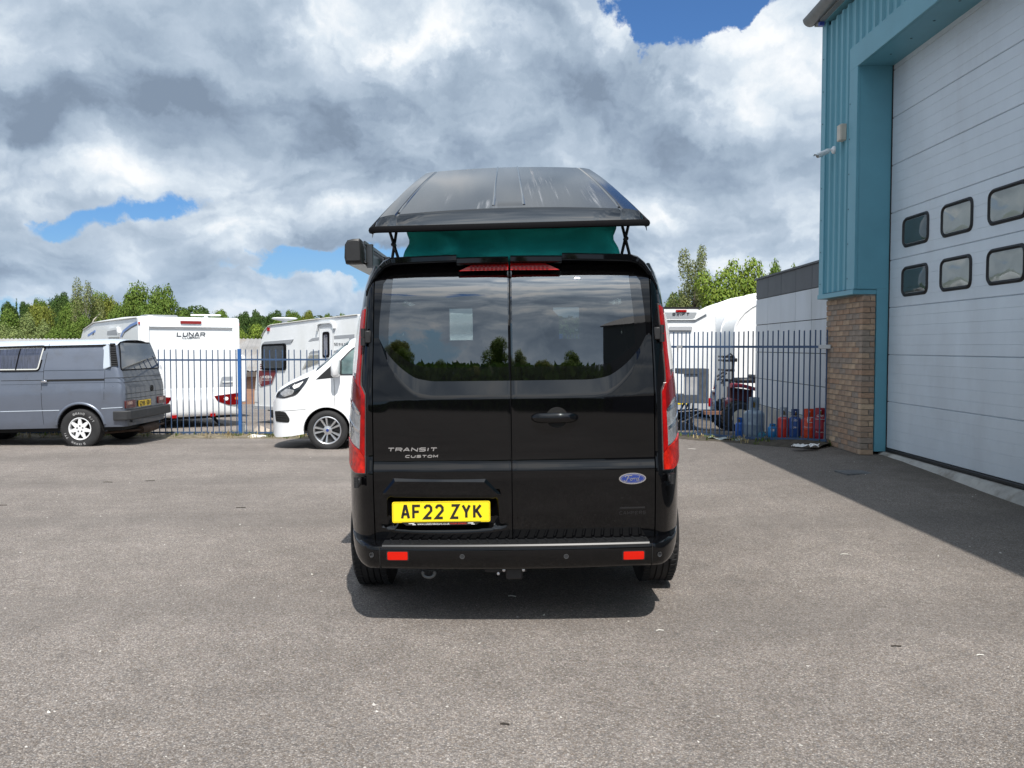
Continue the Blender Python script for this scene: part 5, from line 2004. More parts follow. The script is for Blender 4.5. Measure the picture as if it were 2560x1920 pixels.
def build_cabin():
    """what the tinted glass lets one see: cab seats, headrests, furniture against the bright windscreen"""
    mb = MB()
    mb.box(-0.94, -0.545, 2.6, 3.0, 0.5, 1.6); mb.box(0.585, 0.94, 2.6, 3.0, 0.5, 1.6); mb.box(-0.9, -0.545, 2.6, 3.0, 1.6, 1.80); mb.box(0.585, 0.9, 2.6, 3.0, 1.6, 1.80); mb.box(-0.865, -0.545, 2.6, 3.0, 1.8, 1.84); mb.box(0.585, 0.865, 2.6, 3.0, 1.8, 1.84); mb.box(-0.8, 0.8, 2.6, 3.0, 1.84, 1.96)
    mb.build('cupboard', M_CABIN, van, 0)
    mb = MB(); mb.box(-0.34, 0.355, 2.9, 3.0, 0.5, 1.95); mb.build('partition', M_CABIN, van, 0)
    for x in (-0.47, 0.47):
        mb = MB(); mb.box(x - 0.26, x + 0.26, 2.45, 2.6, 0.6, 1.56, bev=0.06); mb.box(x - 0.25, x + 0.25, 2.3, 2.95, 0.55, 0.75, bev=0.05)
        s = mb.build('cab_seat', mat('seat_cloth', (0.03, 0.03, 0.032), 0.9) if 'seat_cloth' not in MATS else MATS['seat_cloth'], van, 40)
        mb = MB(); hx = x - 0.02
        mb.box(hx - 0.25, hx - 0.03 if x < 0 else hx - 0.07, 2.45, 2.55, 1.5, 1.79, bev=0.05); mb.build('headrest', MATS['seat_cloth'], s, 60)
    mb = MB(); mb.box(-0.86, 0.86, 0.6, 1.0, 0.35, 1.02, bev=0.05); mb.box(-0.84, 0.84, 1.0, 1.12, 0.9, 1.38, bev=0.05); mb.build('rear_bench', MATS['seat_cloth'], van, 40)
    mb = MB(); mb.box(-0.8, 0.8, 0.45, 3.5, 1.86, 1.9); mb.box(-0.7, 0.7, 0.3, 3.9, 0.322, 0.34); mb.build('cabin_lining', M_CABIN, van, 0)
    mb = MB()
    for x0, x1 in ((-0.60, -0.20), (0.16, 0.60)):
        mb.box(x0, x1, 0.5, 0.506, 1.782, 1.79); mb.box(x0 - 0.02, x1, 0.5, 0.506, 1.766, 1.772)
    mb.build('blind_rail', mat('pale_blind', (0.35, 0.42, 0.42), 0.4), van, 0)


build_cabin()

# ------------------------------------------------------------------ the white van beside it, side on
wv_loc = Vector((0.79, 14.7 + 0.985, gz(-3.2, 15.2)))
white_van = empty('white_van', wv_loc, (0, 0, R(90)), label='white van side on with its nose to the left, half hidden behind the black campervan', cat='van')
shell_parts(white_van, M_WHITE)
front_parts(white_van, M_WHITE)
tm = rm2 = None
for (x, y, o_) in ((-0.862, AXF, -1), (0.862, AXF, 1), (-0.862, AXR, -1), (0.862, AXR, 1)):
    e, tm, rm2 = wheel(white_van, 0.342, 0.235, 0.235, (x, y, 0.34), o_, mt, rm, cap=BLUE_CAP)
mb = MB(); mb.grid([[(x, 0.66, z) for x in (-0.93, 0, 0.93)] for z in (0.4, 1.2, 1.95)]); mb.build('rear_door', M_WHITE, white_van, 0)

# ------------------------------------------------------------------ placing detail on a vehicle's own faces
def root_matrix(o):
    return Matrix.Translation(o.location) @ o.rotation_euler.to_matrix().to_4x4()


def hit(root, u, v, axis, val):
    """the point, in the thing's own frame, where the sight line through a photograph pixel meets its plane (axis = val)"""
    Mi = root_matrix(root).inverted()
    o = Mi @ Vector((0, 0, CAMZ))
    d = Mi.to_3x3() @ ray(u, v)
    t = (val - o[axis]) / d[axis]
    return o + d * t


Z3 = lambda a, b: (0.30144 * a, 650 + 0.30144 * b)
Z4 = lambda a, b: (380 + 0.24107 * a, 750 + 0.24113 * b)
Z5 = lambda a, b: (1640 + 0.33149 * a, 600 + 0.33152 * b)
N2 = lambda a, b: (600 + 0.229 * a, 760 + 0.229 * b)
ZB_ = lambda a, b: (1820 + 0.18088 * a, 850 + 0.18083 * b)
ZTR = lambda a, b: (1660 + 0.15676 * a, 860 + 0.15672 * b)


def pillow(mb, poly, f, d0, d1, r, n=3):
    """a slab with rolled edges between depths d0 and d1"""
    lv = []
    for k in range(n + 1):
        w = math.pi / 2 * k / n
        lv.append((d0 + r * (1 - math.sin(w)), r * (1 - math.cos(w))) if False else (d0 + r * (1 - math.cos(w)), r * (1 - math.sin(w))))
    rows = [[f(a, b, d) for a, b in (inset(poly, q) if q > 1e-6 else poly)] for d, q in lv]
    rows += [[f(a, b, d1 - (d - d0)) for a, b in (inset(poly, q) if q > 1e-6 else poly)] for d, q in lv[::-1]]
    mb.grid(rows, closed_u=True)
    for row in (rows[0], rows[-1]):
        pl = inset(poly, r)
        tri = tessellate_polygon([[Vector((a, b, 0)) for a, b in pl]])
        mb.add(row, [tuple(t) for t in tri])


# ------------------------------------------------------------------ old grey van, side on at the left
M_T3 = mat('grey_blue_paint', (0.132, 0.152, 0.194), 0.34, 0.35, 0.5, coat=0.5, var=0.05, vscale=1.5, dirt=(0.10, 0.10, 0.105), dscale=2.2, damt=0.35, rvar=0.08)
M_T3D = mat('shaded_grey_blue_paint', (0.05, 0.06, 0.077), 0.3, 0.3, 0.5, coat=0.5, var=0.06, vscale=2)  # body paint darkened in colour for the shaded back end and crease lines
M_T3R = mat('skylit_grey_blue_paint', (0.50, 0.56, 0.63), 0.35, 0.0, 0.5, coat=0.4, var=0.05, vscale=2)  # body paint lightened in colour for sky sheen on roof, cheek and creases
M_DARKGL = mat('dark_glass', (0.012, 0.015, 0.022), 0.04, 0, 0.8, coat=1.0, var=0.5, vscale=3)


def build_old_van():
    X0, Y0 = -6.9, 15.3
    root = empty('old_van', (X0, Y0, gz(X0, 16)), (0, -0.022, 0), label='old grey blue boxy van with white star wheels parked along the railings', cat='van')

    def S(u, v):
        p = hit(root, *Z3(u, v), 1, 0.0)
        return (p.x, p.z)

    def side_y(z):
        return tab([(0.25, 0.07), (0.45, 0.02), (0.85, 0.0), (1.06, 0.0), (1.10, 0.014), (1.40, 0.045), (1.74, 0.115), (1.83, 0.155)], z)

    def xr(z):
        return tab([(0.3, 0.0), (1.05, 0.0), (1.12, -0.01), (1.75, -0.155), (1.84, -0.19)], z)
    W = 1.84
    arches = ((-0.80, 0.415), (-3.27, 0.40))

    def zb(x):
        z = 0.37
        for c, r_ in arches:
            if abs(x - c) < r_:
                z = max(z, 0.36 + math.sqrt(r_ * r_ - (x - c) ** 2) * 1.02)
        return z
    xs = set([-4.45, -4.38, -4.2, -3.9, -2.6, -2.2, -1.8, -1.5, -0.3, -0.2, -0.12])
    for c, r_ in arches:
        for k in range(19):
            xs.add(c - (r_ - 0.001) * math.cos(math.pi * k / 18))
        xs.add(c - r_ - 0.002); xs.add(c + r_ + 0.002)
    xs = sorted(xs)
    stations = [(x, 0.0) for x in xs] + [(-0.07, 0.004), (-0.035, 0.018), (-0.012, 0.045), (0.0, 0.085)]
    body, roof = MB(), MB()
    NZ = 18
    rows, rrows = [], []
    for x, ins in stations:
        z0 = zb(x)
        near = []
        for k in range(NZ + 1):
            z = z0 + (1.83 - z0) * k / NZ
            xx = x + xr(z) * sstep(-1.2, 0.0, x)
            if x < -3.9:
                xx += max(0.0, z - 0.95) * 0.42 * sstep(-3.9, -4.45, x)
            near.append((xx, side_y(z) + ins, z))
        rows.append(near)
        rf = []
        for k in range(15):
            t = k / 14
            yy = 0.15 + ins + (W - 2 * (0.15 + ins)) * t
            z = 1.832 + 0.125 * (1 - abs(2 * t - 1) ** 2.6) ** 0.75
            xx = x + xr(z) * sstep(-1.2, 0.0, x)
            if x < -3.9:
                xx += max(0.0, z - 0.95) * 0.42 * sstep(-3.9, -4.45, x)
            z -= 0.03 * sstep(-0.5, 0.0, x) ** 2 * (1 - abs(2 * t - 1) ** 2)
            rf.append((xx, yy, z))
        rrows.append(rf)
    body.grid(rows)
    body.grid([[(x, W - y, z) for x, y, z in r_] for r_ in rows])
    front = [rows[0][k] for k in range(NZ + 1)]
    body.grid([front, [(x, W - y, z) for x, y, z in front]])
    back = rows[-1]
    nb = 12
    body_rear = MB()
    body_rear.grid([[(x + 0.012 * (1 - (2 * t / nb - 1) ** 2), y + (W - 2 * y) * t / nb, z) for x, y, z in back] for t in range(nb + 1)])
    body.build('body', M_T3, root, 32)
    roof.grid(rrows)
    roof.build('roof', M_T3R, root, 40)
    rear = body_rear.build('rear_panel', M_T3D, root, 40)
    f = lambda a, b, d: Vector((a, side_y(b) - d, b))
    # gutter
    p0, p1 = S(0, 700), S(955, 672)
    mb = MB(); mb.tube([(-4.2, 0.128, 1.835), (-0.2, 0.128, 1.835)], 0.014, 6); mb.tube([(-4.2, W - 0.128, 1.835), (-0.2, W - 0.128, 1.835)], 0.014, 6)
    mb.build('gutter', M_MATT, root, 40)
    # sliding side window with pale trim
    a = [S(-460, 745), S(335, 720), S(305, 912), S(-460, 920)]
    wp = round_poly([(-3.05, a[0][1]), a[1], a[2], (-3.05, a[3][1])], 0.05)
    mb = MB(); mb.skin(wp, f, -0.004, 0.008, 0.3, 0.08); w = mb.build('side_window', mat('pale_trim', (0.62, 0.62, 0.58), 0.35, 0.3), root, 30)
    mb = MB(); mb.skin(inset(wp, 0.022), f, 0.004, 0.010, 0.3, 0.08)
    mb.build('window_pane', mat('curtained_glass', (0.03, 0.035, 0.06), 0.05, 0, 0.7, coat=1.0, var=0.6, vscale=9, stretch=(6, 1, 0.6)), w, 30)
    d0, d1 = S(137, 735), S(118, 910)
    mb = MB(); mb.skin([(d0[0] - 0.012, d0[1]), (d0[0] + 0.012, d0[1]), (d1[0] + 0.012, d1[1]), (d1[0] - 0.012, d1[1])], f, 0.008, 0.014, None, 0.08); mb.build('window_divider', M_RUBBERSEAL, w, 0)
    wo, wi = inset(wp, -0.03), inset(wp, -0.002)
    mb = MB()
    for k in range(len(wo)):
        j = (k + 1) % len(wo)
        mb.skin([wo[k], wo[j], wi[j], wi[k]], f, -0.002, 0.004)
    mb.build('window_rubber', M_RUBBERSEAL, root, 0)
    # shut lines and pressed creases
    def line(pts, wd=0.007, m=M_MATT, d=0.0015, nm='panel_gap'):
        mb_ = MB()
        P_ = [S(*p) for p in pts]
        for q in stroke_quads(P_, wd):
            mb_.skin(q, f, -0.002, d, 0.3, 0.1)
        mb_.build(nm, m, root, 0)
    line([(372, 695), (350, 905), (352, 990)])
    line([(338, 1020), (345, 1200), (358, 1366)])
    line([(860, 910), (862, 1160)], 0.005)
    line([(0, 1003), (338, 998)], 0.010); line([(862, 980), (1035, 976)], 0.010)
    line([(360, 1022), (1035, 1015)], 0.006, M_T3D)
    line([(0, 1036), (340, 1030)], 0.006, M_T3D)
    line([(0, 1258), (490, 1247)], 0.012, M_T3R, 0.004, 'side_crease'); line([(840, 1232), (1015, 1222)], 0.012, M_T3R, 0.004, 'side_crease')
    line([(355, 918), (850, 912)], 0.010, M_T3D, 0.002, 'side_crease'); line([(0, 935), (348, 926)], 0.010, M_T3D, 0.002, 'side_crease')
    line([(366, 1000), (860, 992)], 0.034, M_MATT, 0.006, 'slide_rail')
    mb = MB(); p = S(368, 1007); mb.box(p[0] - 0.055, p[0] + 0.055, -0.035, 0.0, p[1] - 0.016, p[1] + 0.016, bev=0.01); mb.build('door_handle', M_CHROME, root, 40)
    # air intake: raised cheek and black louvres
    ck = [S(822, 690), S(882, 706), S(912, 884), S(858, 906), S(846, 900)]
    mb = MB()
    base = [f(a_, b_, -0.002) for a_, b_ in ck]; top = [f(ck[0][0], ck[0][1], 0.002), f(ck[1][0], ck[1][1], 0.062), f(ck[2][0], ck[2][1], 0.062), f(ck[3][0], ck[3][1], 0.004), f(ck[4][0], ck[4][1], 0.002)]
    n = 5
    mb.add(base + top, [(i, (i + 1) % n, (i + 1) % n + n, i + n) for i in range(n)] + [tuple(range(n, 2 * n))])
    mb.build('intake_cheek', M_T3R, root, 0)
    lp = [S(880, 690), S(922, 690), S(968, 880), S(912, 884)]
    mb = MB(); mb.skin(lp, f, -0.004, 0.004, None, 0.05); lv = mb.build('air_intake', M_MATT, root, 0)
    me = None
    for k in range(13):
        t = (k + 0.5) / 13
        xa = lp[0][0] + (lp[3][0] - lp[0][0]) * t; xb = lp[1][0] + (lp[2][0] - lp[1][0]) * t
        z = lp[0][1] + (lp[3][1] - lp[0][1]) * t
        if me is None:
            q = MB(); q.box(-0.5, 0.5, -0.016, 0.0, -0.006, 0.006, Matrix.Rotation(R(-25), 4, 'X')); o = q.build('slat', M_TRIM, lv, 0); me = o.data
        else:
            o = inst('slat', me, lv)
        o.location = f((xa + xb) / 2, z, 0.004); o.scale = (abs(xb - xa), 1, 1)
    # arch lip
    c, r_ = arches[0]
    mb = MB()
    pts = [(c - (r_ + 0.012) * math.cos(math.pi * k / 22), 0.36 + (r_ + 0.012) * 1.02 * math.sin(math.pi * k / 22)) for k in range(1, 22)]
    mb.grid([[f(c + (px - c) * s, 0.36 + (pz - 0.36) * s, d) for s, d in ((0.97, -0.03), (0.975, 0.012), (1.01, 0.022), (1.06, 0.012), (1.085, -0.001))] for px, pz in pts])
    mb.build('wheel_arch_lip', M_T3, root, 60)
    # underside
    mb = MB(); mb.box(-4.3, -0.1, 0.12, W - 0.12, 0.30, 0.42)
    for c, r_ in arches:
        for y0, y1 in ((0.02, 0.45), (W - 0.45, W - 0.02)):
            arc = [(c - r_ * math.cos(math.pi * k / 14), 0.36 + r_ * 1.02 * math.sin(math.pi * k / 14)) for k in range(15)]
            mb.grid([[(x, y, z) for x, z in arc] for y in (y0, y1)])
            yi = y1 if y0 < 0.5 else y0
            mb.add([(x, yi, z) for x, z in arc], [tuple(range(15))])
    mb.build('underbody', M_MATT, root, 30)
    # wheels with seven-pointed white alloys and raised lettering
    wheel_white = mat('white_alloy', (0.72, 0.73, 0.74), 0.4, 0.1)
    RX = Matrix.Rotation(R(90), 4, 'X')
    tmb = tyre_mb(0.352, 0.197, 0.25, 4)
    tmb.v = [(y, x, z) for x, y, z in tmb.v]
    tme = None
    letter_me = None
    rme = None
    for x in (-0.80, -3.27):
        for yc, out in ((0.115, -1), (W - 0.10, 1)):
            e = empty('wheel', (x, yc, 0.352)); e.parent = root
            if tme is None:
                o = tmb.build('tyre', M_TYRE, e, 35); tme = o.data
                rb = MB()
                rb.lathe([(0.201, 0.118), (0.203, 0.128), (0.192, 0.131), (0.180, 0.118), (0.176, 0.02)], 40, RX, caps=False)
                star = []
                for k in range(14):
                    w_ = math.pi * k / 7 + math.pi / 2
                    q = 0.190 if k % 2 == 0 else 0.088
                    dw = 0.10 if k % 2 == 0 else 0
                    if dw:
                        star += [(q * math.cos(w_ - dw), q * math.sin(w_ - dw)), (q * math.cos(w_ + dw), q * math.sin(w_ + dw))]
                    else:
                        star.append((q * math.cos(w_), q * math.sin(w_)))
                rb.prism(star, lambda a_, b_, d: (a_, -0.122 + d - 0.02 * (1 - math.hypot(a_, b_) / 0.19) * 0, b_), 0.0, 0.02)
                o = rb.build('rim', wheel_white, e, 30); rme = [o.data]
                hb = MB()
                for k in range(5):
                    w_ = R(18 + 72 * k)
                    hb.lathe([(0.0, 0), (0.014, 0), (0.014, 0.004)], 10, Matrix.Translation((0.052 * math.cos(w_), -0.1225, 0.052 * math.sin(w_))) @ RX)
                hb.lathe([(0.0, 0.01), (0.175, 0.01)], 24, Matrix.Translation((0, -0.03, 0)) @ RX, caps=False)
                o = hb.build('hub', M_MATT, e, 30); rme.append(o.data)
                lm = MB()
                for text, mid, inward in (('BRAVO', 92, 1), ('A/T', 38, 1), ('MAXXIS', 262, -1), ('771', 205, 1)):
                    step = 9.2 if len(text) > 3 else 9.5
                    for i, ch in enumerate(text):
                        ang = mid + (len(text) - 1) * step / 2 - i * step if inward > 0 else mid - (len(text) - 1) * step / 2 + i * step
                        w_ = R(ang)
                        rr0 = 0.275
                        rad = Vector((math.cos(w_), 0, math.sin(w_))); tan = Vector((math.sin(w_), 0, -math.cos(w_)))
                        if inward < 0: rad2, tan2 = -rad, -tan
                        else: rad2, tan2 = rad, tan
                        cpt = rad * rr0
                        fl = lambda a_, b_, d: cpt + tan2 * a_ + rad2 * b_ + Vector((0, -0.1255 - d, 0))
                        lettering(lm, ch, fl, -0.018, -0.021, 0.042, 0.036, 0.009, 0, 0.0, 0.001)
                o = lm.build('raised_lettering', mat('white_rubber', (0.28, 0.28, 0.28), 0.7), e, 0); letter_me = o.data
            else:
                o = inst('tyre', tme, e)
                for nm, md in (('rim', rme[0]), ('hub', rme[1]), ('raised_lettering', letter_me)):
                    q = inst(nm, md, e)
                    if out > 0: q.rotation_euler = (0, 0, math.pi)
    # back end: window, shut lines, roundel, lamps, plate, bumper, silencer
    rx = lambda y, z: xr(z) + 0.012 * (1 - (2 * y / W - 1) ** 2)
    g = lambda a_, b_, d: Vector((rx(a_, b_) + d, a_, b_))

    def B(u, v):
        uu, vv = Z3(u, v)
        p = hit(root, uu, vv, 0, 0.0)
        for _ in range(4):
            p = hit(root, uu, vv, 0, rx(min(max(p.y, 0), W), p.z))
        return (p.y, p.z)
    wpoly = [B(993, 680), B(1240, 696), B(1358, 915), B(1068, 905)]
    wpoly = [(max(0.16, wpoly[0][0]), wpoly[0][1] - 0.01), (W - 0.2, wpoly[0][1] - 0.02), (W - 0.10, wpoly[3][1]), (0.10, wpoly[3][1])]
    wpoly = round_poly(wpoly, 0.06)
    mb = MB(); mb.skin(inset(wpoly, -0.02), g, -0.004, 0.006, 0.25, 0.12); w = mb.build('rear_window', M_RUBBERSEAL, root, 30)
    mb = MB(); mb.skin(wpoly, g, 0.002, 0.009, 0.25, 0.12); mb.build('window_pane', M_DARKGL, w, 30)
    mb = MB()
    c1 = B(1330, 890); mb.prism([(c1[0] + 0.05 * math.cos(R(t)), c1[1] + 0.05 * math.sin(R(t))) for t in range(0, 360, 30)], g, 0.009, 0.0105); mb.build('window_sticker', wheel_white, w, 0)
    for z in (B(1060, 975)[1], B(1060, 1015)[1], B(1060, 1112)[1], B(1060, 1152)[1]):
        mb = MB(); mb.skin([(0.07, z), (W - 0.07, z), (W - 0.07, z + 0.008), (0.07, z + 0.008)], g, -0.002, 0.0016, 0.3); mb.build('panel_gap', M_MATT, root, 0)
    c1 = B(1258, 1062)
    mb = MB()
    ring = [[g(c1[0] + rr_ * math.cos(R(t)), c1[1] + rr_ * math.sin(R(t)), d) for rr_, d in ((0.062, 0.0), (0.062, 0.012), (0.05, 0.012), (0.05, 0.0))] for t in range(0, 360, 20)]
    mb.grid(ring + [ring[0]])
    for pts in ([(-0.03, 0.038), (-0.012, -0.002), (0.0, 0.022), (0.012, -0.002), (0.03, 0.038)], [(-0.046, 0.012), (-0.022, -0.042), (0.0, 0.0), (0.022, -0.042), (0.046, 0.012)]):
        for q in stroke_quads([(c1[0] + a_, c1[1] + b_) for a_, b_ in pts], 0.009):
            mb.prism(q, g, 0.0, 0.011)
    mb.build('round_emblem', M_MATT, root, 0)
    zt_, zb2 = B(1060, 1166)[1], B(1060, 1228)[1]
    for y0, y1 in ((0.03, 0.42), (W - 0.42, W - 0.03)):
        mb = MB(); mb.skin(rect(y0, y1, zb2, zt_, 0.02), g, -0.004, 0.02, 0.1); l_ = mb.build('tail_light', mat('smoked_red_lens', (0.07, 0.010, 0.009), 0.35, 0, 0.3, coat=0.2, var=0.3, vscale=15) if y0 < 1 else MATS.get('smoked_red_lens', M_REDD), root, 30)
        mb = MB(); mb.skin(rect(y0 + 0.06, y0 + 0.26, zb2 + (zt_ - zb2) * 0.45, zt_ - 0.015, 0.006), g, 0.019, 0.022); mb.build('indicator_lens', mat('smoked_amber', (0.22, 0.07, 0.03), 0.2, coat=1.0) if y0 < 1 else bpy.data.materials['smoked_amber'], l_, 30)
    pz = (zt_ + zb2) / 2 - 0.012
    pc = 0.80
    mb = MB(); mb.prism(rect(pc - 0.26, pc + 0.26, pz - 0.056, pz + 0.056, 0.01), g, 0.018, 0.024)
    pl = mb.build('number_plate', mat('old_yellow_plate', (0.62, 0.42, 0.02), 0.5, var=0.15, vscale=12), root, 0)
    mb = MB(); lettering(mb, 'G299 GBV', g, pc - 0.235, pz - 0.0395, 0.079, 0.05, 0.0135, 0.0105, 0.0245, 0.0255); mb.build('characters', M_PLATEK, pl, 0)
    # moulded bumper wrapping round the near corner
    mb = MB()
    z0, z1_ = S(1000, 1330)[1], S(1000, 1252)[1]
    path = [(-0.19, -0.03), (-0.05, -0.035), (0.05, -0.02), (0.105, 0.03), (0.115, 0.12), (0.12, 0.5), (0.12, W - 0.5), (0.115, W - 0.12), (0.105, W - 0.03), (0.05, W + 0.02), (-0.19, W + 0.03)]
    rows = []
    for x, y in path:
        cx_, cy_ = -0.12, min(max(y, 0.22), W - 0.22)
        dv = Vector((x - cx_, y - cy_)).normalized()
        rows.append([(x - dv.x * q, y - dv.y * q, z) for q, z in ((0.10, z0), (0.012, z0), (0.0, z0 + 0.015), (0.0, z1_ - 0.015), (0.012, z1_), (0.10, z1_))])
    mb.grid(rows, closed_u=True)
    for r_ in (rows[0], rows[-1]): mb.add(r_, [tuple(range(6))])
    mb.build('bumper', mat('weathered_bumper', (0.022, 0.023, 0.025), 0.6, var=0.3, vscale=9), root, 30)
    mb = MB(); mb.box(-0.1, 0.03, 0.25, W - 0.15, z0 - 0.06, z0 + 0.02); mb.build('valance', M_T3D, root, 0)
    p = [Vector((0.0, 0.25, 0.30)), Vector((0.0, 0.85, 0.29))]
    mb = MB(); mb.tube([(-0.05, 0.75, 0.25), (-0.03, 1.0, 0.26), (-0.02, 1.35, 0.27)], [0.07, 0.085, 0.08], 14); mb.tube([(-0.5, 0.2, 0.25), (-0.05, 0.75, 0.25)], 0.025, 8); mb.tube([(-0.02, 1.35, 0.28), (0.03, 1.62, 0.29)], 0.022, 8)
    mb.build('silencer', mat('rusty_exhaust', (0.065, 0.042, 0.03), 0.75, 0.4, var=0.4, vscale=9), root, 40)
    mb = MB(); mb.tube([(-1.5, 0.2, 0.33), (-1.28, 0.2, 0.33)], 0.02, 8); mb.box(-1.5, -1.2, 0.15, 0.25, 0.36, 0.40); mb.build('step_bracket', M_ALLOY, root, 30)


build_old_van()

# ------------------------------------------------------------------ touring caravans behind the railings
M_CARA = mat('white_caravan_skin', (0.78, 0.80, 0.81), 0.35, 0, 0.5, coat=0.3, var=0.03, vscale=1.2, dirt=(0.60, 0.61, 0.58), dscale=0.8, damt=0.4, stretch=(1, 1, 0.35))
M_CARG = mat('grey_decal', (0.30, 0.315, 0.335), 0.4)
M_CARD = mat('charcoal_print', (0.05, 0.055, 0.065), 0.5)
M_CWIN = mat('caravan_window', (0.02, 0.024, 0.03), 0.04, 0, 0.8, coat=1.0, var=0.8, vscale=2.2)
M_MAROON = mat('maroon_decal', (0.16, 0.022, 0.026), 0.4)


def build_rear_caravan():
    """white caravan seen three-quarter from the back, its rear panel with dark lettering"""
    X0, Y0 = -8.5, 19.6
    root = empty('touring_caravan', (X0, Y0, gz(X0, Y0)), (0, 0, R(37.5)), label='white caravan with red tail lamps and dark lettering on its plain back panel', cat='caravan')
    W, Lc = 2.34, 6.5
    zt = hit(root, *Z4(100, 172), 1, 0.0).z
    zbm = hit(root, *Z4(600, 1195), 1, 0.0).z
    # body: side outline pulled across the width
    side = [(0.0, zbm), (0.0, zt - 0.02), (0.06, zt), (1.5, zt + 0.02), (4.6, zt - 0.02), (5.9, zt - 0.18), (6.35, zt - 0.5), (6.5, zt - 1.2), (6.4, zbm), (4.6, zbm - 0.05), (1.6, zbm - 0.05)]
    side = round_poly(side, [0.02, 0.05, 0.05, 0.3, 0.5, 0.3, 0.3, 0.3, 0.1, 0.05, 0.05])
    mb = MB(); pillow(mb, side, lambda a, b, d: (d, a, b), 0.0, W, 0.05)
    mb.build('body', M_CARA, root, 40)
    f = lambda a, b, d: Vector((a, -d, b))

    def Q(u, v):
        p = hit(root, *Z4(u, v), 1, 0.0)
        return (p.x, p.z)
    # back panel mouldings
    x0 = 0.22; x1 = W - 0.2
    zl = Q(400, 300)[1]
    mb = MB(); mb.prism([(x0, zl - 0.01), (x1, zl - 0.01), (x1, zl + 0.045), (x0, zl + 0.045)], lambda a, b, d: (a, -d - (0.05 if b > zl else 0.0), b), -0.01, 0.004); mb.build('panel_ledge', M_CARA, root, 0)
    for xa, xb in ((0.03, x0), (x1, W - 0.03)):
        mb = MB(); mb.prism(rect(xa, xb, zbm + 0.3, zt - 0.08, 0.03), f, -0.02, 0.045); mb.build('corner_moulding', M_CARA, root, 30)
    a, b = Q(320, 246), Q(505, 220)
    mb = MB(); mb.prism(rect(W / 2 - 0.24, W / 2 + 0.24, a[1], b[1], 0.015), f, 0.0, 0.03); mb.build('brake_light', mat('brick_red_lens', (0.24, 0.02, 0.02), 0.3), root, 30)
    a, b = Q(255, 380), Q(545, 335)
    sc_ = (b[0] - a[0])
    mb = MB(); lettering(mb, 'LUNAR', f, a[0], a[1], b[1] - a[1], sc_ / 5.6, 0.022, sc_ * 0.03, 0.0, 0.006, slant=0.1); mb.build('lettering', M_CARD, root, 0)
    a, b = Q(312, 403), Q(493, 379)
    mb = MB(); lettering(mb, 'CLUBMAN', f, a[0], a[1], b[1] - a[1], (b[0] - a[0]) / 7.9, 0.010, (b[0] - a[0]) / 60, 0.0, 0.006, slant=0.1); mb.build('lettering', M_CARD, root, 0)
    # moulded bumper
    zbt = Q(500, 945)[1]
    rows = []
    for k in range(17):
        x = 0.0 + W * k / 16
        e = abs(2 * k / 16 - 1)
        o = 0.11 * (1 - e ** 6) ** 0.5
        rows.append([(x, -d * o / 0.11, z) for d, z in ((0.02, zbt + 0.08), (0.05, zbt + 0.02), (0.055, zbt - 0.12), (0.10, zbt - 0.16), (0.11, zbt - 0.22), (0.105, zbm + 0.12), (0.085, zbm + 0.03), (0.05, zbm - 0.005), (0.0, zbm - 0.01))])
    mb = MB(); mb.grid(rows); bp = mb.build('bumper', M_CARA, root, 50)
    zA, zB_ = Q(800, 965)[1], Q(800, 1080)[1]
    for s in (0, 1):
        fx = (lambda a_, b_, d: Vector((W - a_, -d, b_))) if s else f
        zm = (zA + zB_) / 2; pts = [(0.03, zA + 0.01), (0.05, zB_), (0.33, zB_ - 0.01), (0.60, zm - 0.05), (0.68, zA - 0.05)]
        mb = MB(); mb.prism(round_poly(pts, 0.03), fx, 0.03, 0.118); tl = mb.build('tail_light', M_REDD, root, 30)
        for cx_, m_, r_ in ((0.40, M_CLEARW, 0.055), (0.14, mat('amber_lens', (0.55, 0.16, 0.02), 0.2, coat=1.0) if not s else bpy.data.materials['amber_lens'], 0.05)):
            mb = MB(); mb.prism([(cx_ + r_ * math.cos(R(t)), (zA + zB_) / 2 + 0.01 + r_ * 0.8 * math.sin(R(t))) for t in range(0, 360, 24)], fx, 0.11, 0.126); mb.build('lamp_lens', m_, tl, 30)
        mb = MB(); mb.prism(round_poly([(0.12, zbt + 0.33), (0.46, zbt + 0.33), (0.52, zbt + 0.07), (0.10, zbt + 0.12)], 0.04), fx, 0.0, 0.012); h_ = mb.build('grab_handle', M_CARG, root, 0)
        mb = MB(); mb.prism(rect(0.16, 0.45, zbt + 0.19, zbt + 0.22, 0.01), fx, 0.012, 0.03); mb.build('handle_bar', M_CARA, h_, 0)
        mb = MB(); mb.prism(rect(0.66, 0.78, zbm - 0.02, zbm + 0.05, 0.01), fx, 0.09, 0.12); mb.build('fog_light', M_RED, root, 0)
        mb = MB(); mb.box(-0.02, 0.02, -0.02, 0.02, -0.03, 0.03, Matrix.Translation((0.02 if not s else W - 0.02, 0.0, zt - 0.16)), bev=0.008); mb.build('marker_light', M_RED, root, 0)
        mb = MB(); xw = 0.80 if not s else W - 0.62
        mb.tube([(xw, 0.25, zbm), (xw - 0.12 + 0.25 * s, 0.12, 0.02)], 0.028, 8); mb.tube([(xw + 0.3 * (1 - 2 * s) * 0, 0.6, zbm), (xw - 0.12 + 0.25 * s, 0.12, 0.02)], 0.02, 8); mb.box(xw - 0.2 + 0.25 * s, xw - 0.04 + 0.25 * s, 0.06, 0.18, 0.0, 0.02)
        mb.build('corner_steady', M_MATT, root, 30)
    mb = MB(); mb.box(0.15, W - 0.15, 0.3, 6.0, zbm - 0.09, zbm - 0.04); mb.build('chassis', M_MATT, root, 0)
    for x in (0.16, W - 0.16):
        e = empty('wheel', (x, 2.9, 0.33)); e.parent = root
        inst('tyre', mt, e)
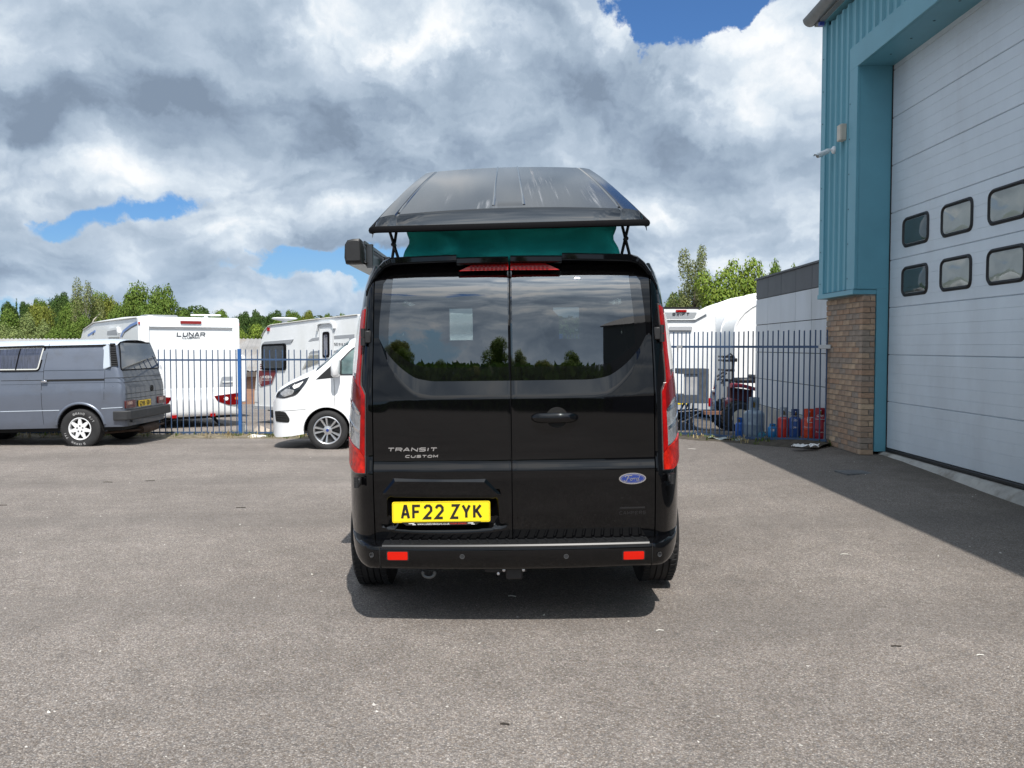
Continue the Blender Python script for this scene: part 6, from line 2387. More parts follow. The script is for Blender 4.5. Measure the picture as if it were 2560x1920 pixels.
    # roof: hatch dome and aerial
    p = hit(root, *Z4(310, 170), 2, zt + 0.01)
    mb = MB(); mb.box(-0.38, 0.38, -0.28, 0.28, 0.0, 0.07, Matrix.Translation((0.75, 1.1, zt)), bev=0.05); mb.build('roof_hatch', mat('smoked_dome', (0.25, 0.26, 0.27), 0.2, coat=0.6), root, 50)
    mb = MB(); M = Matrix.Translation((1.85, 1.0, zt)); mb.lathe([(0.10, 0), (0.05, 0.04), (0.05, 0.09), (0.0, 0.09)], 14, M); mb.box(-0.36, 0.36, -0.07, 0.07, 0.07, 0.11, M @ Matrix.Rotation(R(-25), 4, 'Z'), bev=0.03); mb.build('roof_aerial', M_CARA, root, 40)
    # side facing left: awning rail, blue swooshes, vent
    sf = lambda a_, b_, d: Vector((-d, a_, b_))

    def LS(u, v):
        p_ = hit(root, *Z3(u, v), 0, 0.0)
        return (p_.y, p_.z)
    blu = mat('blue_decal', (0.14, 0.24, 0.52), 0.4)
    for pts, wd, m_ in (([(1138, 518), (1080, 545), (1020, 595), (1000, 640)], 0.06, blu), ([(1138, 535), (1090, 560), (1035, 600), (1012, 640)], 0.03, M_CARD), ([(792, 588), (760, 608), (728, 628)], 0.06, blu), ([(780, 605), (768, 620)], 0.05, M_CARD)):
        mb = MB()
        for q in stroke_quads([LS(*p_) for p_ in pts], wd):
            mb.prism(q, sf, 0.0, 0.004)
        mb.build('side_stripe', m_, root, 0)
    vp = [LS(902, 640), LS(905, 572), LS(985, 556), LS(997, 600), LS(993, 640)]
    mb = MB(); mb.prism(vp, sf, 0.0, 0.05); v_ = mb.build('fridge_vent', M_CARA, root, 0)
    mb = MB(); mb.prism(inset(vp, 0.06), sf, 0.05, 0.056); mb.build('vent_grille', M_CARG, v_, 0)
    mb = MB(); mb.tube([(-0.01, 0.1, zt - 0.03), (-0.01, 4.5, zt - 0.05), (-0.01, 5.8, zt - 0.22)], 0.018, 6); mb.build('awning_rail', mat('pale_rail', (0.5, 0.5, 0.47), 0.4), root, 30)
    return root


rear_caravan = build_rear_caravan()


def build_side_caravan():
    """white caravan side on, with a maroon flash at its front corner and a narrow door"""
    A, B_ = Vector((-6.69, 22.3)), Vector((-3.456, 19.3))
    ang = math.atan2(B_.y - A.y, B_.x - A.x)
    root = empty('touring_caravan', (A.x, A.y, gz(A.x, A.y)), (0, 0, ang), label='white caravan side on with a maroon flash, dark front window and narrow door', cat='caravan')

    def Q(u, v):
        p = hit(root, *N2(u, v), 1, 0.0)
        return (p.x, p.z)
    f = lambda a, b, d: Vector((a, -d, b))
    out = [Q(155, 1120), Q(158, 950), Q(172, 780), Q(212, 480), Q(240, 350), Q(272, 285), Q(312, 240), Q(352, 224), Q(800, 165), Q(1285, 110)]
    Lc = 6.3
    zt = out[-1][1]
    out += [(Lc - 0.1, zt + 0.02), (Lc, zt - 0.2), (Lc, out[0][1])]
    mb = MB(); pillow(mb, round_poly(out, [0.03, 0, 0.2, 0.3, 0.1, 0.1, 0.1, 0.1, 0.5, 0.3, 0.08, 0.08, 0.03], 3), lambda a, b, d: (a, d, b), 0.0, 2.25, 0.03)
    mb.build('body', M_CARA, root, 40)
    def patch(name, pts, m_, d0=-0.002, d1=0.004, r=0.0, parent=None, px=True):
        P_ = [Q(*p_) for p_ in pts] if px else pts
        mb_ = MB(); mb_.prism(round_poly(P_, r) if r else P_, f, d0, d1)
        return mb_.build(name, m_, parent or root, 30)
    # roof edge rail
    mb = MB(); mb.tube([f(*Q(u, v), 0.012) for u, v in ((240, 352), (272, 288), (312, 243), (352, 228), (800, 170), (1285, 116))], 0.016, 6); mb.build('awning_rail', mat('cream_rail', (0.55, 0.54, 0.5), 0.4), root, 40)
    w = patch('side_window', [(243, 440), (505, 432), (508, 722), (245, 722)], M_RUBBERSEAL, 0.0, 0.03, 0.09)
    patch('window_pane', [(262, 462), (488, 454), (490, 700), (262, 702)], M_CWIN, 0.03, 0.036, 0.07, w)
    patch('window_eyebrow', [(243, 440), (275, 412), (585, 386), (560, 424), (300, 438)], M_CARG, -0.002, 0.02)
    patch('maroon_flash', [(208, 726), (402, 724), (345, 872), (232, 902), (206, 850)], M_MAROON, -0.002, 0.004)
    patch('grey_edge', [(345, 873), (402, 724), (414, 724), (352, 884), (225, 914), (205, 890), (206, 870), (230, 905)], M_CARG, -0.002, 0.003)
    for v0, v1 in ((655, 664), (676, 688), (700, 712)):
        patch('maroon_stripe', [(222, v0), (242, v0), (242, v1), (219, v1)], M_MAROON, -0.002, 0.003)
    a, b = Q(245, 811), Q(360, 784)
    wt = mat('print_offwhite', (0.62, 0.6, 0.58), 0.5)
    mb = MB(); lettering(mb, 'UNICORN', f, a[0], a[1], b[1] - a[1], (b[0] - a[0]) / 7.6, 0.022, (b[0] - a[0]) / 70, 0.004, 0.007); mb.build('lettering', wt, root, 0)
    c = Q(228, 832)
    mb = MB()
    for rr_ in (0.075,):
        pts = [(c[0] + 0.8 * rr_ * math.cos(R(t)), c[1] + 1.3 * rr_ * math.sin(R(t))) for t in range(0, 361, 24)]
        for q in stroke_quads(pts[:-1] + [pts[0]], 0.008): mb.prism(q, f, 0.004, 0.007)
    for pts in ([(-0.04, -0.08), (-0.03, 0.0), (0.0, 0.05), (0.04, 0.02), (0.03, -0.02), (0.0, -0.02), (0.02, -0.08)], [(0.0, 0.05), (0.03, 0.11)]):
        for q in stroke_quads([(c[0] + a_ * 0.75, c[1] + b2 * 0.75) for a_, b2 in pts], 0.007): mb.prism(q, f, 0.004, 0.0068)
    mb.build('emblem', wt, root, 0)
    patch('white_rule', [(240, 829), (352, 826), (350, 832), (240, 835)], wt, 0.003, 0.006)
    # door, its canopy and slim window
    d = patch('entrance_door', [(872, 1100), (876, 250), (1022, 232), (1022, 1080)], M_CARA, -0.002, 0.014, 0.06)
    P_ = [Q(*p_) for p_ in ((872, 1100), (876, 262), (890, 246), (1008, 232), (1024, 246), (1026, 1080))]
    mb = MB()
    for q in stroke_quads(P_, 0.03): mb.prism(q, f, 0.0, 0.022)
    mb.build('door_frame', mat('pale_grey_frame', (0.6, 0.61, 0.62), 0.4), d, 30)
    dw = patch('door_window', [(910, 305), (982, 300), (984, 582), (910, 588)], M_RUBBERSEAL, 0.012, 0.03, 0.07, d)
    patch('window_pane', [(926, 335), (966, 332), (968, 560), (926, 565)], mat('blue_dark_glass', (0.05, 0.055, 0.09), 0.05, 0, 0.8, coat=1.0, var=0.6, vscale=3), 0.03, 0.034, 0.05, dw)
    mb = MB()
    cp = [Q(*p_) for p_ in ((850, 292), (862, 222), (884, 206), (1000, 196), (1028, 214), (1042, 268))]
    for q in stroke_quads(cp, 0.05): mb.prism(q, f, 0.0, 0.06)
    mb.build('door_canopy', M_CARA, root, 30)
    for pts in ([(748, 405), (790, 372), (868, 362), (868, 392), (748, 408)], [(984, 350), (1250, 330), (1250, 362), (984, 386)], [(752, 545), (775, 516), (868, 508), (868, 534)], [(1028, 508), (1095, 504), (1095, 526), (1028, 530)]):
        patch('grey_stripe', pts, M_CARG, -0.002, 0.006)
    patch('grey_stripe', [(1190, 372), (1250, 362), (1250, 400), (1205, 420)], M_CARG, -0.002, 0.005)
    w2 = patch('side_window', [(682, 712), (760, 552), (872, 545), (872, 640)], mat('pale_window_trim', (0.42, 0.42, 0.4), 0.4), 0.0, 0.012)
    patch('window_pane', [(708, 700), (768, 562), (866, 555), (866, 632)], mat('olive_glass', (0.14, 0.14, 0.115), 0.08, 0, 0.7, coat=1.0, var=0.3, vscale=3), 0.012, 0.016, 0.0, w2)
    a, b = Q(1032, 456), Q(1170, 422)
    mb = MB(); lettering(mb, 'SEVILLE', f, a[0], a[1], b[1] - a[1], (b[0] - a[0]) / 10.4, 0.020, (b[0] - a[0]) / 14, 0.0, 0.006); mb.build('lettering', M_CARD, root, 0)
    patch('marker_light', [(305, 258), (325, 256), (325, 295), (305, 297)], M_RED, 0.0, 0.03)
    patch('sill_strip', [(155, 1108), (420, 1122), (1300, 1180), (1300, 1215), (420, 1160), (155, 1145)], mat('silver_sill', (0.55, 0.56, 0.57), 0.4, 0.3), -0.02, 0.02)
    for pts in ([(160, 935), (205, 938), (205, 942), (160, 939)], [(160, 1072), (205, 1076), (205, 1080), (160, 1076)]):
        patch('locker_gap', pts, M_CARG, 0.0, 0.002)
    patch('locker_door', [(162, 945), (203, 948), (203, 1070), (162, 1066)], M_CARA, 0.0, 0.008)
    mb = MB(); mb.box(-0.25, 0.06, 0.4, 1.9, out[3][1] - 0.9, out[3][1] - 0.5, bev=0.08); mb.build('front_locker', M_CARA, root, 50)
    mb = MB(); mb.box(0.3, Lc - 0.4, 0.2, 2.05, out[0][1] - 0.1, out[0][1] - 0.02); mb.tube([(0.9, 0.25, out[0][1] - 0.05), (0.55, 0.25, out[0][1] - 0.2)], 0.03, 8); mb.build('chassis', M_MATT, root, 30)
    for y in (0.16, 2.09):
        e = empty('wheel', (2.9, y, 0.33), (0, 0, R(90))); e.parent = root
        inst('tyre', mt, e)
    e = empty('jockey_wheel', (-0.9, 1.1, 0.12), (0, 0, R(90))); e.parent = root
    q = MB(); q.lathe([(0.02, -0.03), (0.11, -0.03), (0.12, -0.01), (0.12, 0.02), (0.11, 0.03), (0.02, 0.03)], 20, Matrix.Rotation(R(90), 4, 'Y')); q.build('tyre', M_TYRE, e, 30)
    p = hit(root, *N2(487, 190), 1, 0.9)
    mb = MB(); M = Matrix.Translation((p.x, 0.9, p.z - 0.05)); mb.lathe([(0.09, 0.0), (0.06, 0.05), (0.30, 0.10), (0.34, 0.125), (0.30, 0.15), (0.0, 0.16)], 20, M); mb.build('roof_aerial', M_CARA, root, 40)
    # spare caravan tucked behind, only its edge showing
    q = empty('small_trailer', (-8.3, 26.6, gz(-8, 26.6)), (0, 0, R(28)), label='small white trailer caravan showing a sliver between the blue post and the corrugated shed', cat='caravan')
    h0 = at(612, 886, 26.6).z - q.location.z
    sd = round_poly([(-1.7, 0.45), (-1.7, h0 - 0.1), (0.0, h0), (0.12, h0 - 0.15), (0.05, 0.45)], [0.05, 0.3, 0.15, 0.1, 0.05])
    mb = MB(); pillow(mb, sd, lambda a_, b_, d: (a_, d, b_), 0.0, 3.2, 0.04); mb.build('body', M_CARA, q, 40)
    mb = MB(); mb.prism(rect(-1.2, -0.1, h0 - 0.95, h0 - 0.45, 0.06), lambda a_, b_, d: (a_, -d, b_), 0.0, 0.02); mb.build('window', M_CWIN, q, 0)
    mb = MB(); mb.tube([(-0.85, 1.4, 0.3), (-0.85, 1.6, 0.3)], 0.3, 20); mb.box(-1.6, 0.0, 0.3, 3.0, 0.38, 0.45); mb.build('chassis', M_MATT, q, 30)


build_side_caravan()


def build_right_compound():
    # caravan seen from behind over the right-hand railings
    Y0 = 19.1
    xr_ = at(1791, 900, Y0).x
    W = 2.3
    root = empty('touring_caravan', (xr_ - W, Y0, gz(xr_, Y0)), label='white caravan with a grey name panel across the top of its back', cat='caravan')

    def Q(u, v):
        p = hit(root, *Z5(u, v), 1, 0.0)
        return (p.x, p.z)
    f = lambda a, b, d: Vector((a, -d, b))
    zt = Q(400, 545)[1]; zb = Q(300, 1290)[1]
    side = round_poly([(0.0, zb), (0.0, zt - 0.05), (0.08, zt), (5.5, zt), (6.2, zt - 0.5), (6.3, zb)], [0.03, 0.08, 0.05, 0.4, 0.4, 0.05])
    mb = MB(); pillow(mb, side, lambda a, b, d: (d, a, b), 0.0, W, 0.09, 4); mb.build('body', M_CARA, root, 40)
    def patch(name, P_, m_, d0=-0.002, d1=0.004, r=0.0, parent=None):
        mb_ = MB(); mb_.prism(round_poly(P_, r) if r else P_, f, d0, d1)
        return mb_.build(name, m_, parent or root, 30)
    xa = W - Q(300, 560)[0]
    zl, zh = Q(200, 592)[1], Q(200, 512)[1]
    patch('name_panel_moulding', [(xa - 0.25, zt - 0.02), (xa + 0.02, zl - 0.03), (W - xa - 0.02, zl - 0.03), (W - xa + 0.25, zt - 0.02), (W - xa + 0.02, zh - 0.03), (xa - 0.02, zh - 0.03)], M_CARA, -0.02, 0.05)
    npn = patch('name_panel', [(xa + 0.02, zl + 0.0), (W - xa - 0.05, zl + 0.0), (W - xa + 0.02, zh - 0.10), (xa - 0.03, zh - 0.10)], mat('silver_panel', (0.42, 0.44, 0.46), 0.35, 0.3), 0.05, 0.056, 0.04)
    patch('dark_top_strip', [(xa - 0.1, zh - 0.03), (W - xa + 0.06, zh - 0.03), (W - xa + 0.06, zh + 0.02), (xa - 0.1, zh + 0.02)], M_MATT, -0.1, 0.03)
    a, b = Q(116, 573), Q(252, 548)
    mb = MB(); lettering(mb, 'SWIFT', f, a[0], a[1], b[1] - a[1], (b[0] - a[0]) / 5.2, 0.022, (b[0] - a[0]) / 30, 0.056, 0.062, slant=0.2); mb.build('lettering', M_CARD, npn, 0)
    a, b = Q(145, 544), Q(226, 528)
    patch('brake_light', rect(a[0], b[0], a[1], b[1], 0.01), M_RED, 0.05, 0.075)
    a, b = Q(95, 681), Q(270, 652)
    patch('grab_handle', rect(a[0], b[0], a[1], b[1], 0.03), mat('silver_handle', (0.5, 0.51, 0.53), 0.35, 0.3), 0.0, 0.05)
    for s in (0, 1):
        fx = f if s else (lambda a_, b_, d: Vector((W - a_, -d, b_)))
        a, b = Q(415, 1178), Q(455, 1092)
        pts = [(a[0], (a[1] + b[1]) / 2), (b[0], b[1]), (W - 0.02, b[1]), (W - 0.02, a[1]), (b[0], a[1])]
        mb = MB(); mb.prism(pts, fx, -0.05, 0.03); tl = mb.build('tail_light', M_REDD, root, 0)
        zm = (a[1] + b[1]) / 2
        mb = MB(); mb.prism([(a[0] - 0.005, zm - 0.035), (W - 0.02, zm - 0.035), (W - 0.02, zm + 0.035), (a[0] - 0.005, zm + 0.035)], fx, 0.03, 0.036); mb.build('clear_lens', M_CLEARW, tl, 0)
        a, b = Q(390, 1252), Q(419, 1190)
        mb = MB(); mb.prism(rect(a[0], b[0], a[1], b[1], 0.03), fx, 0.03, 0.07); mb.build('reflector', M_RED, root, 0)
    mb = MB(); mb.box(0.0, W, -0.06, 0.1, zb - 0.02, zb + 0.26, bev=0.06); mb.build('bumper', mat('grey_bumper', (0.42, 0.43, 0.44), 0.45), root, 40)
    a = Q(205, 1220)
    a = (Q(228, 1220)[0] - 0.26, a[1]); patch('number_plate', rect(a[0] - 0.26, a[0] + 0.26, a[1] - 0.055, a[1] + 0.055), M_YELLOW, 0.05, 0.068)
    mb = MB(); mb.box(0.1, W - 0.1, 0.2, 6, zb - 0.14, zb - 0.03); mb.build('chassis', M_MATT, root, 0)
    for x in (0.16, W - 0.16):
        e = empty('wheel', (x, 2.9, 0.33)); e.parent = root
        inst('tyre', mt, e)

    # ribbed white storage tent
    fab = mat('white_tent_fabric', (0.74, 0.745, 0.74), 0.7, var=0.05, vscale=1.5, dirt=(0.62, 0.62, 0.60), dscale=0.9, damt=0.6, bump=0.25, bscale=5, stretch=(1, 0.4, 1))
    x_l = at(1802, 900, 23.6).x
    root = empty('storage_tent', (x_l, 23.6, gz(x_l, 23.6)), label='ribbed white fabric storage tent behind the grey panelled building', cat='tent')
    g0 = root.location.z

    def arch(x0, zt_, y, rx=2.0, rz=1.3, w=6.0):
        pts = [(x0, 0.0), (x0, (zt_ - rz) * 0.5), (x0, zt_ - rz)]
        for k in range(1, 9):
            w_ = R(90 * k / 8)
            pts.append((x0 + rx * (1 - math.cos(w_)), zt_ - rz + rz * math.sin(w_)))
        pts += [(x0 + rx + (w - 2 * rx) * t, zt_ + 0.12 * math.sin(math.pi * t)) for t in (0.25, 0.5, 0.75)]
        pts += [(x0 + w - (p[0] - x0), p[1]) for p in pts[:11][::-1]]
        return [(a, y, b) for a, b in pts]
    zB = at_x(1640 + 0.3315 * 750, 727, at(1889, 727, 23.6).x).z - g0 + 0.05
    rows = []
    ys = [0.0, 0.15, 0.9, 1.75, 1.9, 2.05, 2.9, 3.75, 3.9, 4.05, 4.9, 5.75, 5.9]
    for y in ys:
        sag = 0.0 if min(abs(y - q) for q in (0.0, 1.9, 3.9, 5.9)) < 0.16 else 0.07
        rows.append(arch(0.0 + sag, zB - sag * 0.7, y))
    mb = MB(); mb.grid(rows); mb.add(rows[-1], [tuple(range(len(rows[-1])))]); mb.build('fabric_cover', fab, root, 50)
    mb = MB()
    for y in (0.0, 1.9, 3.9):
        a_ = [Vector(p) for p in arch(-0.01, zB + 0.02, y)]
        mb.tube(a_, 0.035, 6)
    mb.build('tent_rib', mat('white_rib', (0.78, 0.78, 0.78), 0.5), root, 40)
    xa = at(1836, 900, 22.2).x - x_l
    zA = at(1889, 745, 22.2).z - g0 + 0.03
    rowsA = [arch(xa, zA, -1.4, 1.5, 0.95, 5.0), arch(xa - 0.02, zA, -1.3, 1.5, 0.95, 5.0), arch(xa + 0.05, zA - 0.05, -0.7, 1.5, 0.95, 5.0), arch(xa - 0.02, zA, -0.02, 1.5, 0.95, 5.0)]
    mb = MB(); mb.grid(rowsA); mb.grid([rowsA[-1], rows[0]]); mb.build('porch_cover', fab, root, 50)
    mb = MB(); mb.add(rowsA[0], [tuple(range(len(rowsA[0])))]); mb.build('end_panel', fab, root, 0)
    mb = MB(); mb.tube([Vector(p) for p in arch(xa - 0.01, zA + 0.015, -1.4, 1.5, 0.95, 5.0)], 0.03, 6); mb.build('tent_rib', bpy.data.materials['white_rib'], root, 40)

    # small red tractor with a fork mast
    Yt = 18.3
    p = at(*ZTR(1195, 1270), Yt)
    root = empty('tractor', (p.x, Yt, gz(p.x, Yt)), label='small dark red tractor with black fork mast and cream wheel', cat='tractor')
    T = lambda u, v, y=0.0: (lambda q: (q.x, q.z))(hit(root, *ZTR(u, v), 1, y))
    c = T(1195, 1045); rb = abs(T(845, 1045)[0] - c[0])
    base_shift = 0.0
    rad = c[1] - T(1195, 1280)[1]
    rad = max(rad, 0.33)
    cz = rad + 0.0
    tr = MB()
    tr.lathe([(rad * 0.5, -0.11), (rad * 0.56, -0.15), (rad * 0.9, -0.16), (rad, -0.13), (rad, 0.13), (rad * 0.9, 0.16), (rad * 0.56, 0.15), (rad * 0.5, 0.11)], 40, Matrix.Rotation(R(90), 4, 'X'))
    for k in range(22):
        M = Matrix.Rotation(2 * math.pi * k / 22, 4, 'Y')
        tr.box(-0.02, 0.02, -0.14, 0.0, rad - 0.01, rad + 0.025, M @ Matrix.Rotation(R(25), 4, 'Z')); tr.box(-0.02, 0.02, 0.0, 0.14, rad - 0.01, rad + 0.025, M @ Matrix.Rotation(R(-25), 4, 'Z'))
    rim = MB()
    rim.lathe([(rad * 0.56, 0.165), (rad * 0.53, 0.15), (rad * 0.46, 0.06), (rad * 0.30, 0.03), (rad * 0.26, 0.07), (0.0, 0.08)], 30, Matrix.Rotation(R(90), 4, 'X'))
    hub = MB()
    for k in range(6):
        w_ = 2 * math.pi * k / 6
        hub.box(-0.02, 0.02, -0.10, -0.04, -0.02, 0.02, Matrix.Rotation(w_, 4, 'Y') @ Matrix.Translation((0, 0, rad * 0.24)))
    hub.lathe([(0.05, 0.06), (0.05, 0.11), (0.0, 0.11)], 14, Matrix.Rotation(R(90), 4, 'X'))
    crm = mat('cream_wheel', (0.55, 0.53, 0.46), 0.5, var=0.15, vscale=10)
    tm_, rmm, hm = None, None, None
    for x, y, s in ((c[0], 0.0, 1.0), (c[0], 1.05, 1.0), (c[0] + 1.35, 0.1, 0.66), (c[0] + 1.35, 0.95, 0.66)):
        e = empty('wheel', (x, y, cz * s), (0, 0, 0 if y < 0.5 else math.pi)); e.scale = (s, s, s); e.parent = root
        if tm_ is None:
            tm_ = tr.build('tyre', M_TYRE, e, 30).data; rmm = rim.build('rim', crm, e, 30).data; hm = hub.build('hub', M_MATT, e, 30).data
        else:
            inst('tyre', tm_, e); inst('rim', rmm, e); inst('hub', hm, e)
    red = mat('tractor_red', (0.19, 0.018, 0.035), 0.45, 0, 0.5, coat=0.3, var=0.2, vscale=6)
    a, b = T(1055, 690), T(1180, 625)
    fd = [T(1045, 690), T(1060, 640), T(1085, 626), T(1190, 626), T(1300, 650), T(1430, 690), T(1430, 745), T(1290, 700), T(1180, 690)]
    mb = MB(); mb.prism(fd, lambda a_, b_, d: (a_, d, b_), -0.16, 0.14); mb.build('mudguard', red, root, 30)
    bz = cz + 0.05
    mb = MB(); mb.box(c[0] - 0.12, c[0] + 1.5, 0.3, 0.78, bz - 0.1, bz + 0.34, bev=0.05); mb.build('bonnet', red, root, 40)
    mb = MB(); mb.prism([T(1060, 690), T(1420, 740), T(1420, 930), T(1060, 860)], lambda a_, b_, d: (a_, d, b_), 0.02, 0.3); mb.build('side_panel', mat('tractor_dark_red', (0.06, 0.008, 0.014), 0.6), root, 0)
    st = T(1240, 620)
    mb = MB(); mb.box(st[0] - 0.05, st[0] + 0.42, 0.3, 0.75, st[1] - 0.02, st[1] + 0.09, bev=0.04); mb.box(st[0] + 0.32, st[0] + 0.42, 0.3, 0.75, st[1] + 0.05, st[1] + 0.16, bev=0.03); mb.build('seat', M_TRIM, root, 40)
    bl = mat('black_steel', (0.014, 0.014, 0.016), 0.5, 0.3)
    mb = MB()
    for y in (0.22, 0.82):
        for u in (960, 1095):
            q0, q1 = T(u, 600, y), T(u, 195, y)
            mb.box(q0[0] - 0.022, q0[0] + 0.022, y - 0.02, y + 0.02, q0[1] - 0.1, q1[1])
    for v in (205, 265, 420, 580):
        q0, q1 = T(935, v, 0.22), T(1125, v, 0.22)
        mb.box(q0[0], q1[0], 0.2, 0.26, q0[1] - 0.025, q0[1] + 0.025); mb.box(q0[0] + 0.05, q0[0] + 0.09, 0.22, 0.84, q0[1] - 0.02, q0[1] + 0.02)
    q0, q1 = T(1090, 240, 0.22), T(1158, 262, 0.22)
    mb.box(q0[0], q1[0], 0.15, 0.6, q1[1] - 0.03, q0[1] + 0.02, bev=0.01)
    mb.build('fork_mast', bl, root, 30)
    mb = MB()
    for du in (0, 55):
        mb.tube([(*T(845 + du, 560 - du * 0.2, 0.15), ), (*T(1005, 420 + du, 0.15),)] and [(T(845, 520 + du, 0.15)[0], 0.15, T(845, 520 + du, 0.15)[1]), (T(1000, 405 + du, 0.15)[0], 0.15, T(1000, 405 + du, 0.15)[1])], 0.024, 6)
    q = T(1060, 170, 0.3)
    mb.tube([(q[0] - 0.12, 0.3, q[1] - 0.06), (q[0], 0.3, q[1] + 0.02), (q[0] + 0.08, 0.3, q[1] - 0.06), (q[0] + 0.06, 0.3, q[1] - 0.5)], 0.022, 6)
    q = T(960, 600, 0.1)
    for k in range(4):
        mb.tube([(q[0] - 0.1 + 0.03 * k, 0.1, q[1] - 0.05), (q[0] + 0.02 * k, 0.08, q[1] + 0.06), (q[0] + 0.14, 0.1, q[1] - 0.02 * k), (q[0] + 0.16, 0.2, q[1] - 0.3)], 0.010, 6)
    mb.build('lift_linkage', bl, root, 40)
    mb = MB(); q0, q1 = T(640, 1095, 0.4), T(860, 1095, 0.4); mb.box(q0[0], q1[0] + 0.4, 0.35, 0.55, q0[1] - 0.04, q0[1] + 0.03); mb.build('drawbar', mat('rusty_bar', (0.16, 0.08, 0.05), 0.8, var=0.3), root, 0)

    # grey box section on crossed black legs
    gp = at(*ZTR(440, 1385), 17.5)
    root = empty('trestle_box', gp, label='open fronted weathered grey box on crossed black trestle legs behind the railings', cat='box')
    Q2 = lambda u, v, y=0.0: (lambda q: (q.x, q.z))(hit(root, *ZTR(u, v), 1, y))
    gm = mat('weathered_grey_board', (0.07, 0.073, 0.075), 0.8, var=0.35, vscale=8)
    a, b = Q2(245, 945), Q2(715, 395)
    dep = 0.5
    mb = MB()
    zi1, zi0 = Q2(400, 478)[1], Q2(400, 812)[1]
    xi = Q2(545, 600)[0]
    mb.box(a[0], b[0], 0, dep, zi1, b[1]); mb.build('top_board', gm, root, 0)
    mb = MB(); mb.box(a[0], xi + 0.04, -0.002, dep, a[1] + 0.0, zi0); mb.build('bottom_board', gm, root, 0)
    mb = MB(); mb.box(xi, b[0] + 0.003, 0.001, dep - 0.002, a[1] - 0.003, zi1 - 0.001); mb.build('side_board', gm, root, 0)
    mb = MB(); mb.box(a[0] + 0.10, xi - 0.001, 0.04, 0.07, zi0 + 0.001, zi1 - 0.001); mb.build('inner_panel', mat('pale_board', (0.36, 0.36, 0.36), 0.7, var=0.2, vscale=4), root, 0)
    for (u0, v0, u1, v1) in ((330, 1080, 540, 1385), (590, 1100, 320, 1250), (320, 1250, 300, 1385), (400, 950, 330, 1080), (480, 940, 430, 1385)):
        p0, p1 = Q2(u0, v0), Q2(u1, v1)
        for y in (0.06, dep - 0.06):
            mb = MB(); mb.tube([(p0[0], y, p0[1]), (p1[0], y, p1[1])], 0.022, 6); mb.build('leg', bl, root, 40)
    p0, p1 = Q2(250, 1088), Q2(620, 1062)
    for y in (0.06, dep - 0.06):
        mb = MB(); mb.tube([(p0[0], y, p0[1]), (p1[0], y, p1[1])], 0.02, 6); mb.build('crossbar', bl, root, 40)


build_right_compound()

# ------------------------------------------------------------------ blue railings
M_RAIL = mat('blue_grey_paint', (0.040, 0.078, 0.155), 0.45, 0.1, 0.5, var=0.15, vscale=9)
M_POST = mat('bright_blue_paint', (0.02, 0.10, 0.30), 0.4, 0, 0.5, var=0.08, vscale=6)


def railing(label, p0, p1, pitch, zt, zr, zb, posts, first=0.0, lean=0.0, slope=False, r=0.0105, clamp=None):
    a, b = Vector(p0), Vector(p1)
    L = (b - a).length
    d = (b - a) / L
    root = empty('railing', (a.x, a.y, gz(a.x, a.y)), (0, 0, math.atan2(d.y, d.x)), label=label, cat='railing', group='blue bar railings round the compound')
    g0 = root.location.z
    bar = MB(); bar.tube([(0, 0, 0), (0, 0, 1)], r, 6)
    me = None
    s = first
    while s < L:
        w = a + d * s
        g_ = gz(w.x, w.y) - g0
        top = zt - g0
        bot = g_ + 0.02
        if me is None:
            o = bar.build('bar', M_RAIL, root, 40); me = o.data
        else:
            o = inst('bar', me, root)
        o.location = (s, 0, bot); o.scale = (1, 1, top - bot + rng.uniform(-0.008, 0.008))
        o.rotation_euler = (rng.uniform(-0.004, 0.004), rng.uniform(-0.005, 0.005), 0)
        s += pitch
    mb = MB(); mb.box(0, L, -0.006, 0.006, zr - g0 - 0.018, zr - g0 + 0.018, bev=0.002); mb.build('rail', M_RAIL, root, 30)
    rows = []
    for k in range(int(L / 0.5) + 2):
        s = min(L, k * 0.5)
        w = a + d * s
        g_ = gz(w.x, w.y) - g0 + zb
        rows.append([(s, -0.006, g_ - 0.018), (s, 0.006, g_ - 0.018), (s, 0.006, g_ + 0.018), (s, -0.006, g_ + 0.018)])
    mb = MB(); mb.grid(rows, closed_u=True); mb.build('rail', M_RAIL, root, 30)
    for s in posts:
        w = a + d * s
        g_ = gz(w.x, w.y) - g0
        mb = MB(); mb.box(s - 0.032, s + 0.032, -0.032, 0.032, g_ - 0.1, zt - g0 + 0.015, bev=0.004); mb.build('post', M_POST, root, 30)
    if clamp:
        mb = MB(); mb.box(L - 0.14, L + 0.06, -0.03, 0.03, zr - g0 - 0.03, zr - g0 + 0.03, bev=0.006); mb.build('wall_bracket', mat('galvanised', (0.45, 0.46, 0.46), 0.5, 0.4), root, 30)
        mb = MB(); mb.box(L * 0.52, L * 0.52 + 0.12, -0.02, 0.02, zr - g0 - 0.022, zr - g0 + 0.022); mb.build('joint_sleeve', bpy.data.materials['galvanised'], root, 0)
    return root


pp = at(602, 1000, 17.5)
zt_l = at(602, 874, 17.5).z
railing('blue bar railing behind the old grey van, left of the bright post', (-16.0, 17.5), (pp.x - 0.033, 17.5), 0.1215, zt_l, at(602, 900, 17.5).z, 0.09, (0.03, 5.0), first=0.06)
railing('blue bar railing with a bright blue square post beside the white van', (pp.x, 17.45), (0.9, 17.3), 0.125, zt_l, at(602, 899, 17.45).z, 0.09, (0.0,), first=0.125)
railing('blue bar railing in front of the gas bottles, fixed to the brick pier', (0.95, 17.25), (4.57, 12.45), 0.092, 1.745, 1.50, 0.05, (0.03,), first=0.1, clamp=True)


